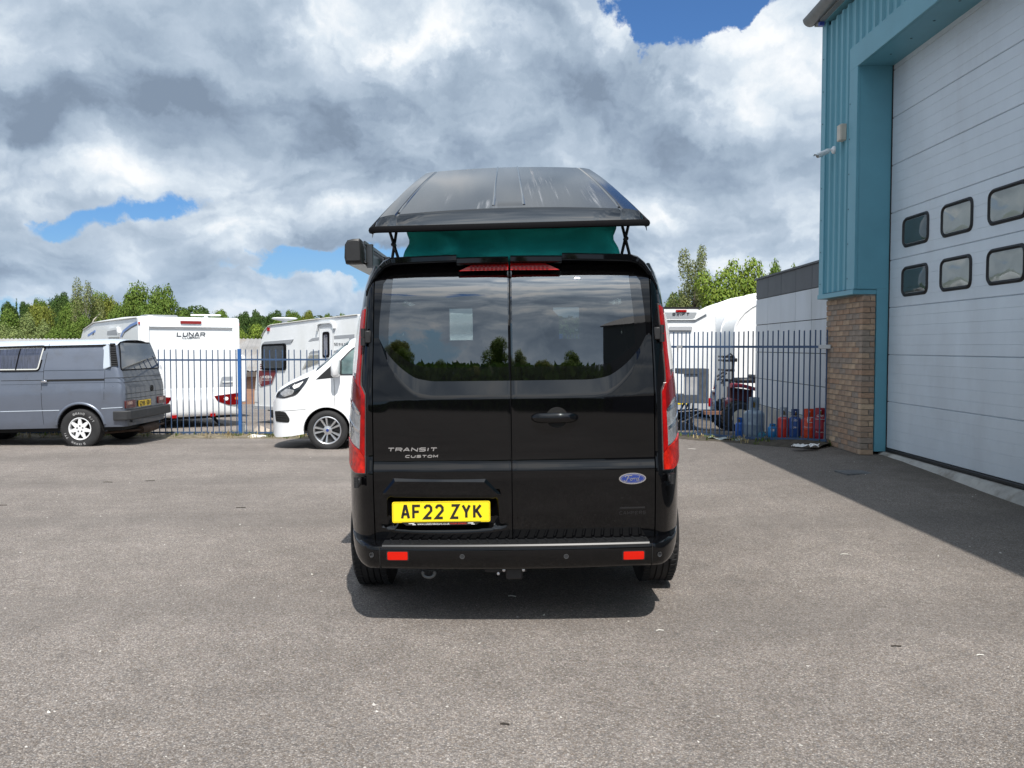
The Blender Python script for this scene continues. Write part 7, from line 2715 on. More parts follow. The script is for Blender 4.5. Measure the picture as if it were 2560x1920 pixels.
# ------------------------------------------------------------------ verge, stones, litter
def build_verge():
    m = mat('verge_soil', (0.15, 0.125, 0.085), 0.95, var=0.5, vscale=7, bump=0.8, bscale=40, dirt=(0.07, 0.075, 0.03), dscale=3, damt=0.8)
    rows = []
    xs = [-17 + 0.2 * k for k in range(91)]
    for j, t in enumerate((0.0, 0.12, 0.3, 0.55, 0.8, 1.0)):
        rows.append([(x, 17.0 + 0.95 * t + (0.12 * mnoise.noise(Vector((x * 1.1, 3.7, 0))) if j == 0 else 0), gz(x, 17.0 + 0.95 * t) + 0.004 + (0.07 * math.sin(math.pi * t) * (0.7 + 0.6 * mnoise.noise(Vector((x * 0.9, t * 2, 0.5))))  if 0 < j < 5 else -0.012)) for x in xs])
    mb = MB(); mb.grid(rows)
    tag(mb.build('verge', m, smooth=180), 'strip of soil and dead stalks along the foot of the railings', kind='structure')
    rows = []
    a, b = Vector((1.2, 16.75)), Vector((4.55, 12.3))
    d = (b - a).normalized(); n = Vector((-d.y, d.x)) * -1
    L = (b - a).length
    for j, t in enumerate((0.0, 0.25, 0.5, 0.8, 1.0)):
        row = []
        for k in range(41):
            s = L * k / 40
            wob = 0.10 * mnoise.noise(Vector((s * 1.6, 9.1, 0))) if j == 4 else 0
            p = a + d * s + n * (-0.12 + (0.5 * t) + wob)
            p = a + d * s - Vector((d.y, -d.x)) * (-0.15 + 0.42 * t + wob) * -1 if False else a + d * s + Vector((-d.y, d.x)) * (0.35 - 0.62 * t - wob)
            row.append((p.x, p.y, gz(p.x, p.y) + (0.03 * math.sin(math.pi * t) * (0.8 + mnoise.noise(Vector((s * 2, t, 4)))) - (0.012 if j in (0, 4) else 0)) + 0.004))
        rows.append(row)
    mb = MB(); mb.grid(rows)
    tag(mb.build('soil_strip', mat('dark_soil', (0.055, 0.045, 0.032), 0.95, var=0.5, vscale=9, bump=0.8, bscale=50), smooth=180), 'dark soil strip along the foot of the right railing', kind='structure')
    # blades and stalks
    rr = random.Random(11)
    mats = [mat('grass_green', (0.10, 0.14, 0.03), 0.8, island=0.35, trans=0.3), mat('grass_straw', (0.36, 0.29, 0.155), 0.85, island=0.25, trans=0.2)]
    gb, sb = MB(), MB()
    def tuft(x, y, h, n, mb_):
        z = gz(x, y) + 0.02
        for _ in range(n):
            a_ = rr.uniform(0, 6.28); l_ = h * rr.uniform(0.5, 1.1); w = 0.006 + 0.006 * rr.random()
            bx, by = x + rr.gauss(0, 0.04), y + rr.gauss(0, 0.04)
            c, s = math.cos(a_), math.sin(a_)
            q = l_ * rr.uniform(0.2, 0.9)
            v0 = (bx - s * w, by + c * w, z - 0.03); v1 = (bx + s * w, by - c * w, z - 0.03)
            m0 = (bx + c * q * 0.4 - s * w * 0.8, by + s * q * 0.4 + c * w * 0.8, z + l_ * 0.6); m1 = (bx + c * q * 0.4 + s * w * 0.8, by + s * q * 0.4 - c * w * 0.8, z + l_ * 0.6)
            t_ = (bx + c * q, by + s * q, z + l_ * (1 - q / l_ * 0.4))
            mb_.add([v0, v1, m1, m0, t_], [(0, 1, 2, 3), (3, 2, 4)])
    for _ in range(900):
        x = rr.uniform(-13, 0.8); y = 17.05 + 0.85 * rr.betavariate(1.6, 1.4)
        k = mnoise.noise(Vector((x * 0.8, 2.2, 0)))
        if rr.random() < 0.6 + k:
            (tuft(x, y, rr.uniform(0.05, 0.16), 7, sb) if rr.random() < 0.62 - 0.5 * k else tuft(x, y, rr.uniform(0.05, 0.14), 8, gb))
    for _ in range(60):
        s = rr.uniform(0, L); p = a + d * s
        tuft(p.x + rr.gauss(0, 0.12), p.y + rr.gauss(0, 0.12), rr.uniform(0.04, 0.12), 6, gb if rr.random() < 0.6 else sb)
    tag(gb.build('grass', mats[0], smooth=0, fix=False), 'green weeds growing at the foot of the railings', kind='stuff')
    tag(sb.build('dry_grass', mats[1], smooth=0, fix=False), 'straw coloured dead grass at the foot of the railings', kind='stuff')


build_verge()


def rock(name, loc, size, label, m, seed, group=None, cat='stone'):
    bm = bmesh.new()
    bmesh.ops.create_icosphere(bm, subdivisions=3, radius=1.0)
    for v in bm.verts:
        n = mnoise.noise(v.co * 1.3 + Vector((seed, 0, 0)))
        k = 1 + 0.35 * n
        co = v.co * k
        # chop flat facets
        for ax in (Vector((0.5, 0.2, 0.8)), Vector((-0.6, -0.5, 0.5)), Vector((0.1, -0.9, 0.3)), Vector((-0.8, 0.4, -0.1))):
            ax = ax.normalized(); dd = co.dot(ax)
            if dd > 0.7: co -= ax * (dd - 0.7)
        v.co = Vector((co.x * size[0], co.y * size[1], co.z * size[2]))
    me = bpy.data.meshes.new(name); bm.to_mesh(me); bm.free()
    me.materials.append(m); me.shade_smooth(); me.set_sharp_from_angle(angle=R(30))
    o = bpy.data.objects.new(name, me); COL.objects.link(o); o.location = loc
    return tag(o, label, cat, group)


RUB = mat('broken_concrete', (0.42, 0.36, 0.30), 0.9, var=0.25, vscale=6, bump=0.5, bscale=50)
PAL = mat('pale_slab', (0.60, 0.58, 0.53), 0.85, var=0.12, vscale=8)
p = at(*N2(238, 1350), 17.75); rock('concrete_lump', (p.x, 17.75, gz(p.x, 17.75) + 0.10), (0.19, 0.15, 0.125), 'pinkish lump of broken concrete behind the railing near the post', RUB, 1.3, cat='rubble')
p = at(*N2(170, 1435), 17.22); rock('stone_slab', (p.x, 17.22, gz(p.x, 17.22) + 0.035), (0.16, 0.12, 0.04), 'flat pale broken slab lying in front of the railing', PAL, 4.1, cat='rubble')
p = at(*N2(250, 1430), 17.3); rock('stone_slab', (p.x, 17.3, gz(p.x, 17.3) + 0.03), (0.09, 0.07, 0.025), 'smaller pale chip beside the flat broken slab', PAL, 6.2, cat='rubble')
p = at(*N2(45, 1330), 18.3); rock('white_sack', (p.x, 18.3, gz(p.x, 18.3) + 0.12), (0.07, 0.09, 0.14), 'small white scrap behind the blue post', PAL, 8.4, cat='rubble')


def build_litter():
    # crumpled white sheet by the bottles
    rr = random.Random(5)
    gp = on_ground(*ZB_(1075, 1510))
    rows = []
    for i in range(9):
        rows.append([(-0.17 + 0.34 * i / 8 + rr.gauss(0, 0.012), -0.09 + 0.18 * j / 6 + rr.gauss(0, 0.01), 0.015 + abs(rr.gauss(0, 0.022))) for j in range(7)])
    mb = MB(); mb.grid(rows)
    o = mb.build('crumpled_paper', mat('white_paper', (0.74, 0.74, 0.73), 0.8), smooth=20); o.location = (gp.x, gp.y, gz(gp.x, gp.y) + 0.02)
    tag(o, 'crumpled white sheet of litter at the foot of the red gas bottles', 'litter')
    gp = on_ground(*ZTR(1010, 1540))
    mb = MB(); mb.grid([[(-0.3 + 0.6 * i / 8, -0.08 + 0.16 * j / 3, 0.02 + 0.02 * math.sin(i * 1.7 + j)) for j in range(4)] for i in range(9)])
    o = mb.build('plastic_sheet', mat('grey_plastic_sheet', (0.32, 0.37, 0.36), 0.4), smooth=180); o.location = (gp.x, gp.y, gz(gp.x, gp.y) + 0.01); o.rotation_euler = (0, 0, R(-38))
    tag(o, 'flattened grey green plastic sheet beside the railing', 'litter')
    # cover plates in the tarmac by the door
    pm = mat('iron_cover', (0.12, 0.125, 0.13), 0.55, 0.3, var=0.3, vscale=20, bump=0.4, bscale=80)
    for u, v, w, d_, lab in ((2137, 1180, 0.30, 0.26, 'square iron cover set in the shaded tarmac, farther of two'), (2268, 1228, 0.32, 0.26, 'square iron cover set in the shaded tarmac, nearer of two')):
        q = on_ground(u, v)
        mb = MB(); mb.box(-w / 2, w / 2, -d_ / 2, d_ / 2, -0.03, 0.004, bev=0.002); mb.box(-w / 2 - 0.025, w / 2 + 0.025, -d_ / 2 - 0.025, d_ / 2 + 0.025, -0.03, 0.0012)
        o = mb.build('access_cover', pm, smooth=0); o.location = (q.x, q.y, gz(q.x, q.y)); o.rotation_euler = (0, 0, R(6))
        tag(o, lab, 'drain cover', 'iron covers by the unit')
    # twigs, leaves and pale chips lying about
    tm = mat('dark_twig', (0.04, 0.032, 0.025), 0.9); lm = mat('pale_scrap', (0.62, 0.60, 0.55), 0.8)
    for u, v, kind, lab in ((602, 1270, 't', 'dark straight twig lying left of the black campervan'), (270, 1206, 't', 'short dark twig far left on the tarmac'), (376, 1203, 't', 'short dark twig ahead of the white van'), (5, 1264, 't', 'dark twig at the very left edge'),
                        (1650, 1578, 's', 'thin pale curved straw right of the campervan shadow'), (2110, 1387, 's', 'thin pale straw on the sunlit tarmac near the unit shadow'), (1730, 1123, 's', 'pale splinter near the right railing'), (1280, 1492, 's', 'pale wisp lying in the campervan shadow'),
                        (2240, 1617, 't', 'dark flake on the tarmac at lower right'), (2450, 1640, 's', 'pale wood splinter at lower right'), (1262, 1812, 't', 'small dark leaf stem at bottom centre')):
        q = on_ground(u, v)
        s = q.y / 2150
        L_ = (24 if kind == 't' else 20) * s
        a_ = rr.uniform(-0.3, 0.3)
        pts = [(-L_ / 2, 0, 0.004), (-L_ * 0.1, L_ * 0.12 * (1 if kind == 's' else 0.2), 0.006), (L_ / 2, -L_ * 0.05, 0.005)]
        mb = MB(); mb.tube(pts, 0.0035 if kind == 't' else 0.0028, 5)
        o = mb.build('twig' if kind == 't' else 'straw', tm if kind == 't' else lm, smooth=60); o.location = (q.x, q.y, gz(q.x, q.y)); o.rotation_euler = (0, 0, a_)
        tag(o, lab, 'litter')
    # loose pale chippings, far too many to count
    mb = MB()
    for _ in range(420):
        y = 2.3 + 12 * rr.random() ** 1.6; x = rr.uniform(-0.62, 0.62) * y
        s = rr.uniform(0.003, 0.009)
        z = gz(x, y)
        c = [(x + s * rr.uniform(-1, 1), y + s * rr.uniform(-1, 1), z + s * rr.uniform(0.2, 1.0)) for _ in range(2)]
        mb.add([(x - s, y, z), (x, y - s, z), (x + s, y, z), (x, y + s, z), c[0]], [(0, 1, 4), (1, 2, 4), (2, 3, 4), (3, 0, 4)])
    tag(mb.build('loose_gravel', mat('gravel_chip', (0.42, 0.40, 0.37), 0.9, island=0.5), smooth=0), 'loose pale chippings scattered over the tarmac', kind='stuff')


build_litter()


# ------------------------------------------------------------------ gas bottles behind the right railing
def build_bottles():
    wt = mat('bottle_print', (0.68, 0.68, 0.68), 0.5)
    brass = mat('dull_brass', (0.3, 0.22, 0.08), 0.45, 0.8)

    def bottle(px, col, collar, label, shape='tall', text=None, Y=None, dark=0.0):
        x0, x1, yt, ys, yb = px          # left, right, top of the collar, shoulder, foot in the close-up
        u0, v0 = ZB_((x0 + x1) / 2, yb)
        xc = ray(u0, v0).x / ray(u0, v0).y
        fa, fb = Vector((0.95, 17.25)), Vector((4.57, 12.45))
        t_ = (fa.x - xc * fa.y) / ((fa.x - fb.x) - xc * (fa.y - fb.y))
        Yc = fa.y + (fb.y - fa.y) * t_ + 0.16          # just behind the railing on this sight line
        q = at(u0, v0, Yc)
        s = Yc / F
        r = (x1 - x0) * 0.18088 * s / 2
        H = (yb - yt) * 0.18083 * s
        hs = (yb - ys) * 0.18083 * s
        q.x = xc * (Yc + r)
        root = empty('gas_bottle', (q.x, Yc + r, gz(q.x, Yc + r)), label=label, cat='gas bottle', group='gas bottles stored behind the railing')
        nm = 'paint_' + label.split()[0] + '_' + label.split()[1]
        m = bpy.data.materials.get(nm) or mat(nm, col, 0.42, 0, 0.5, coat=0.25, var=0.12, vscale=7, dirt=tuple(c * 0.55 for c in col), dscale=6, damt=0.5)
        cm = m if collar is None else (bpy.data.materials.get('collar_' + nm) or mat('collar_' + nm, collar, 0.5, var=0.15, vscale=8))
        mb = MB()
        prof = [(r * 0.80, 0.0), (r * 0.82, 0.03), (r * 0.90, 0.035), (r * 0.99, 0.07), (r, 0.10), (r, hs * 0.48), (r * 1.012, hs * 0.49), (r * 1.012, hs * 0.51), (r, hs * 0.52), (r, hs - r * 0.45)]
        for k in range(1, 8):
            w = R(90 * k / 8)
            prof.append((r * (0.30 + 0.70 * math.cos(w)), hs - r * 0.45 + r * 0.45 * math.sin(w)))
        prof.append((0.0, hs))
        mb.lathe(prof, 28)
        mb.build('cylinder', m, root, 40)
        cr = r * (0.66 if shape != 'big' else 0.5)
        # collar: a ring wall with hand openings
        cb = MB()
        gaps = [(60, 95), (245, 300)] if shape == 'tall' else [(215, 265), (300, 345)]
        zc0, zc1 = hs - 0.03, H
        ang = 0
        while ang < 360:
            op = any(g0 <= ang < g1 for g0, g1 in gaps)
            segs = [(zc0, zc1)] if not op else [(zc0, zc0 + (zc1 - zc0) * 0.3), (zc1 - (zc1 - zc0) * 0.18, zc1)]
            for za, zb_ in segs:
                a0, a1 = R(ang), R(ang + 10)
                vs = []
                for rr_ in (cr, cr * 0.93):
                    for a_ in (a0, a1):
                        for z in (za, zb_):
                            vs.append((rr_ * math.cos(a_), rr_ * math.sin(a_), z))
                cb.add(vs, [(0, 2, 3, 1), (4, 5, 7, 6), (1, 3, 7, 5), (0, 4, 6, 2)] + ([(0, 1, 5, 4), (2, 6, 7, 3)] if op else []))
            ang += 10
        cb.build('collar', cm, root, 30)
        vb = MB(); vb.tube([(0, 0, hs - 0.02), (0, 0, hs + (H - hs) * 0.6)], 0.018, 8); vb.tube([(0, -0.03, hs + (H - hs) * 0.45), (0, 0.03, hs + (H - hs) * 0.45)], 0.014, 8); vb.build('valve', brass, root, 40)
        if text:
            to_cam = math.atan2(-root.location.y, -root.location.x)
            fw = lambda a_, b_, d: Vector(((r + 0.002 + d) * math.cos(to_cam + a_ / r), (r + 0.002 + d) * math.sin(to_cam + a_ / r), b_))
            tb = MB()
            for t, z, h, w in text:
                if t == '[]':
                    pts = [(-0.02, z), (0.07, z), (0.07, z + h), (-0.02, z + h), (-0.02, z)]
                    for q_ in stroke_quads(pts, 0.010): tb.skin(q_, fw, 0.0, 0.001, 0.02)
                elif t == '-':
                    tb.skin([(-w / 2, z), (w / 2, z), (w / 2, z + h), (-w / 2, z + h)], fw, 0.0, 0.001, 0.02)
                else:
                    font_text(tb, t, fw, -w / 2, z, h, 0.0006, w)
            tb.build('printing', wt, root, 0)
        return root
    bottle((1165, 1372, 1060, 1165, 1525), (0.30, 0.012, 0.026), None, 'crimson propane bottle with white print, beside the brick pier', 'tall', [('GAS', 0.37, 0.035, 0.10), ('-', 0.335, 0.006, 0.17), ('Propane', 0.13, 0.03, 0.12)])
    bottle((1008, 1222, 1058, 1178, 1498), (0.60, 0.055, 0.015), None, 'orange red propane bottle with white box emblem, next to the crimson one', 'tall', [('[]', 0.28, 0.075, 0.1), ('or', 0.30, 0.04, 0.06), ('Propane', 0.19, 0.032, 0.15)])
    bottle((842, 1002, 1060, 1165, 1490), (0.012, 0.07, 0.27), (0.010, 0.03, 0.12), 'royal blue gas bottle with dark blue collar, between two red bottles', 'tall', [('Lite', 0.29, 0.045, 0.1), ('-', 0.37, 0.006, 0.12), ('gas', 0.18, 0.03, 0.1)])
    bottle((682, 838, 1040, 1172, 1494), (0.58, 0.028, 0.015), (0.38, 0.42, 0.45), 'scarlet gas bottle with a pale grey collar', 'tall', [('gas', 0.36, 0.03, 0.09), ('-', 0.33, 0.005, 0.08)])
    bottle((548, 678, 1262, 1292, 1484), (0.015, 0.20, 0.48), None, 'bright blue short bottle with a red and white sticker', 'small', [('-', 0.14, 0.035, 0.05)])
    bottle((415, 528, 1325, 1345, 1432), (0.06, 0.25, 0.36), None, 'turquoise small bottle between the big grey and the short blue ones', 'small')
    bottle((212, 498, 870, 1045, 1452), (0.215, 0.28, 0.335), None, 'large greyish blue bottle, the widest of the row', 'big')
    bottle((98, 215, 1150, 1215, 1448), (0.008, 0.10, 0.42), None, 'deep blue bottle left of the large grey one', 'small')
    # low concrete block wall behind the bottles
    a, b = at(*ZB_(250, 870), 17.3), at(*ZB_(690, 1250), 15.6)


build_bottles()

# ------------------------------------------------------------------ long corrugated shed far behind the caravans
def build_shed():
    Y = 45.0
    x1 = at(690, 900, Y).x
    g_ = gz(0, Y)
    root = empty('corrugated_shed', (-20, Y, g_), label='long low brick shed with a weathered corrugated roof beyond the caravans', cat='shed')
    ze = at(560, 928, Y).z - g_
    zr = at(560, 848, Y + 2.6).z - g_
    x0, xe = -16.0, x1 + 20
    rm = mat('weathered_corrugated', (0.27, 0.265, 0.26), 0.8, var=0.25, vscale=0.8, dirt=(0.20, 0.155, 0.11), dscale=0.7, damt=0.6)
    # sheets of corrugated roofing
    sw = 0.9
    k = 0
    x = x0
    while x < xe:
        rows = []
        pts = []
        n = 24
        for i in range(n + 1):
            xx = x + sw * i / n
            pts.append((xx, 0.055 * (0.5 + 0.5 * math.cos(2 * math.pi * i / 6))))
        mb = MB(); mb.grid([[(xx, -0.35 + 3.0 * t, ze + (zr - ze) * t + h + 0.004 * (k % 2)) for xx, h in pts] for t in (0.0, 0.5, 1.0)])
        mb.build('roof_sheet', rm, root, 60)
        x += sw; k += 1
    mb = MB(); mb.grid([[(xx, y, z) for xx in (x0, xe)] for y, z in ((2.65, zr + 0.02), (5.4, ze))]); mb.build('roof_slope', rm, root, 0)
    mb = MB(); mb.box(x0, xe, -0.42, -0.30, ze - 0.28, ze - 0.02); mb.build('gutter_board', mat('brown_fascia', (0.10, 0.08, 0.065), 0.8), root, 0)
    bm_ = bpy.data.materials.new('shed_brickwork'); bm_.use_nodes = True
    g = NT(bm_.node_tree); out = g.n('ShaderNodeOutputMaterial'); b = g.n('ShaderNodeBsdfPrincipled'); g.l(b.outputs[0], out.inputs[0]); b.inputs['Roughness'].default_value = 0.9
    tc = g.n('ShaderNodeTexCoord'); mp = g.n('ShaderNodeMapping'); mp.inputs['Rotation'].default_value = (R(90), 0, 0); g.l(tc.outputs['Object'], mp.inputs[0])
    br = g.n('ShaderNodeTexBrick'); g.l(mp.outputs[0], br.inputs['Vector']); br.inputs['Scale'].default_value = 4.0; br.inputs['Color1'].default_value = (0.36, 0.18, 0.10, 1); br.inputs['Color2'].default_value = (0.28, 0.14, 0.085, 1); br.inputs['Mortar'].default_value = (0.3, 0.25, 0.2, 1)
    g.l(br.outputs[0], b.inputs['Base Color'])
    mb = MB(); mb.box(x0, xe, 0.0, 5.2, -0.4, ze - 0.05); mb.build('brick_wall', bm_, root, 0)
    wf = mat('shed_window', (0.03, 0.035, 0.04), 0.1, 0, 0.6, coat=0.6)
    x = xe - 6
    while x > x0 + 1:
        mb = MB(); mb.box(x, x + 1.2, -0.02, 0.05, ze - 1.1, ze - 0.35); mb.build('window', wf, root, 0); x -= 3.2


build_shed()

# ------------------------------------------------------------------ trees
def leaf_mat(name, col, island=0.3, trans=0.28):
    return mat(name, col, 0.75, 0, 0.25, island=island, trans=trans)


LEAF = {'mid': leaf_mat('leaf_mid_green', (0.125, 0.19, 0.032)), 'dark': leaf_mat('leaf_dark_green', (0.060, 0.108, 0.024)), 'bright': leaf_mat('leaf_bright_green', (0.18, 0.25, 0.036)),
        'pale': leaf_mat('leaf_pale_willow', (0.20, 0.25, 0.085)), 'olive': leaf_mat('leaf_olive', (0.165, 0.19, 0.032)), 'birch': leaf_mat('leaf_birch', (0.19, 0.215, 0.08), 0.4)}
BARK = mat('bark_grey_brown', (0.10, 0.08, 0.06), 0.9, var=0.35, vscale=8)
BIRCHB = mat('bark_birch', (0.50, 0.46, 0.40), 0.8, var=0.4, vscale=5)


def crown_mesh(kind, seed, n, leaf):
    """unit tree: height 1, crown half-width about 0.5 * width ratio; returns (foliage mesh data, trunk mesh data)"""
    r_ = random.Random(seed)
    lobes = []                       # (centre, radii)
    limbs = []
    if kind == 'round':
        for _ in range(20):
            a = r_.uniform(0, 6.28); h = r_.uniform(0.30, 0.86); q = r_.uniform(0.06, 0.30) * (1.0 - max(0, h - 0.55) * 1.3)
            s = r_.uniform(0.10, 0.17)
            lobes.append((Vector((q * math.cos(a), q * math.sin(a), h)), Vector((s, s, s * 0.8))))
        lobes.append((Vector((0, 0, 0.62)), Vector((0.26, 0.26, 0.26))))
    elif kind == 'poplar':
        for k in range(26):
            h = 0.12 + 0.80 * k / 25
            a = r_.uniform(0, 6.28); w = 0.22 * math.sin(math.pi * min(1, (h - 0.02) / 1.02)) ** 0.8 * (1.15 - 0.5 * h)
            q = w * r_.uniform(0.2, 0.8)
            s = r_.uniform(0.055, 0.10)
            lobes.append((Vector((q * math.cos(a), q * math.sin(a), h)), Vector((s, s, s * 1.5))))
    elif kind == 'birch':
        for k in range(30):
            h = r_.uniform(0.36, 0.95); a = r_.uniform(0, 6.28)
            q = 0.22 * math.sin(math.pi * min(1, (h - 0.2) / 0.85)) * r_.uniform(0.35, 1.1)
            s = r_.uniform(0.035, 0.065)
            lobes.append((Vector((q * math.cos(a), q * math.sin(a), h)), Vector((s, s, s * 1.6))))
    elif kind == 'bush':
        for _ in range(26):
            a = r_.uniform(0, 6.28); h = r_.uniform(0.08, 0.84); q = r_.uniform(0.0, 0.42) * (1.1 - 0.75 * h)
            s = r_.uniform(0.10, 0.19)
            lobes.append((Vector((q * math.cos(a), q * math.sin(a), h)), Vector((s, s, s * 0.95))))
    elif kind == 'fir':
        for k in range(16):
            h = 0.1 + 0.85 * k / 15
            w = 0.20 * (1 - h) + 0.02
            for _ in range(3):
                a = r_.uniform(0, 6.28)
                lobes.append((Vector((w * 0.5 * math.cos(a), w * 0.5 * math.sin(a), h)), Vector((w * 0.6, w * 0.6, 0.04))))
    wts = [l[1].x * l[1].y for l in lobes]
    mb = MB()
    vs, fs = [], []
    picks = r_.choices(range(len(lobes)), wts, k=n)
    for i in picks:
        c, rad = lobes[i]
        d = Vector((r_.gauss(0, 1), r_.gauss(0, 1), r_.gauss(0, 1)))
        if d.length < 1e-6: continue
        d.normalize()
        if d.z < -0.3 and r_.random() < 0.5: d.z = -d.z
        t = r_.uniform(0.55, 1.0) ** 0.6 * (1 + 0.12 * r_.gauss(0, 1))
        p = c + Vector((d.x * rad.x, d.y * rad.y, d.z * rad.z)) * t
        if kind == 'birch' and r_.random() < 0.6:
            p.z -= r_.uniform(0, 0.09)           # hanging sprays
        nrm = (d + Vector((r_.gauss(0, 0.5), r_.gauss(0, 0.5), r_.gauss(0, 0.5) + 0.35))).normalized()
        u = nrm.cross(Vector((r_.gauss(0, 1), r_.gauss(0, 1), r_.gauss(0, 1)))).normalized()
        w = nrm.cross(u)
        l_ = leaf * r_.uniform(0.6, 1.4); wd = l_ * r_.uniform(0.45, 0.7)
        if kind == 'birch': wd *= 0.6
        o = len(vs)
        vs += [p - u * l_, p - u * l_ * 0.1 + w * wd, p + u * l_, p + u * l_ * 0.1 - w * wd]
        fs.append((o, o + 1, o + 2, o + 3))
    me = bpy.data.meshes.new('crown'); me.from_pydata([tuple(v) for v in vs], [], fs); me.update()
    tb = MB()
    top = 0.9 if kind in ('birch', 'poplar', 'fir') else 0.66
    pts = [(0.012 * math.sin(h * 9 + seed), 0.012 * math.cos(h * 7 + seed), h) for h in [top * k / 8 for k in range(9)]]
    rad0 = 0.026 if kind != 'birch' else 0.017
    tb.tube(pts, [rad0 * (1 - 0.85 * k / 8) + 0.002 for k in range(9)], 7)
    for c, rad in lobes[::2]:
        h0 = max(0.12, c.z - 0.18)
        st = Vector((0.012 * math.sin(h0 * 9 + seed), 0.012 * math.cos(h0 * 7 + seed), h0))
        tb.tube([st, st.lerp(c, 0.5) + Vector((0, 0, 0.03)), c], [0.009, 0.006, 0.0025], 5)
    o = tb.build('trunk', BARK, None, 60)
    tm = o.data
    bpy.data.objects.remove(o)
    return me, tm


TREES = {}


def tree_kind(key, kind, seed, n, leaf, leafm, bark=None):
    me, tm = crown_mesh(kind, seed, n, leaf)
    me.materials.append(LEAF[leafm])
    if bark:
        tm.materials.clear(); tm.materials.append(bark)
    rs = sorted(math.hypot(v.co.x, v.co.y) for v in me.vertices)
    TREES[key] = (me, tm, rs[int(len(rs) * 0.93)], max(v.co.z for v in me.vertices))


tree_kind('round_a', 'round', 1, 15000, 0.0155, 'mid')
tree_kind('round_b', 'round', 2, 15000, 0.0155, 'dark')
tree_kind('round_c', 'round', 3, 14000, 0.0165, 'olive')
tree_kind('poplar_a', 'poplar', 4, 9500, 0.017, 'mid')
tree_kind('poplar_b', 'poplar', 5, 9500, 0.017, 'mid')
tree_kind('birch_a', 'birch', 6, 8500, 0.011, 'birch', BIRCHB)
tree_kind('birch_b', 'birch', 7, 13000, 0.0105, 'birch', BARK)
tree_kind('bush_a', 'bush', 8, 17000, 0.0150, 'pale')
tree_kind('bush_b', 'bush', 9, 17000, 0.0155, 'bright')
tree_kind('bush_c', 'bush', 10, 18000, 0.0145, 'mid')
tree_kind('bush_d', 'bush', 12, 18000, 0.0145, 'mid')
tree_kind('bush_e', 'bush', 13, 17000, 0.015, 'olive')
tree_kind('fir', 'fir', 11, 5000, 0.020, 'dark')


def plant(key, u, vtop, hw, Y, label, group='trees beyond the compound', cat='tree', base=None, name='broadleaf_tree', wr=None, rot=None):
    """a tree whose top stands at photograph pixel (u, vtop), hw pixels wide to each side, Y metres away"""
    top = at(u, vtop, Y)
    zb_ = gz(top.x, Y) if base is None else base
    if Y > 96: zb_ = -3.4 + 7.2 * sstep(96, 290, Y)
    H = (top.z - zb_) / TREES[key][3]
    W = hw * Y / F / TREES[key][2]
    o = empty(name, (top.x, Y, zb_), (0, 0, rng.uniform(0, 6.28) if rot is None else rot), label=label, cat=cat, group=group)
    o.scale = (W, W, H)
    inst('trunk', TREES[key][1], o); inst('crown', TREES[key][0], o)
    return o


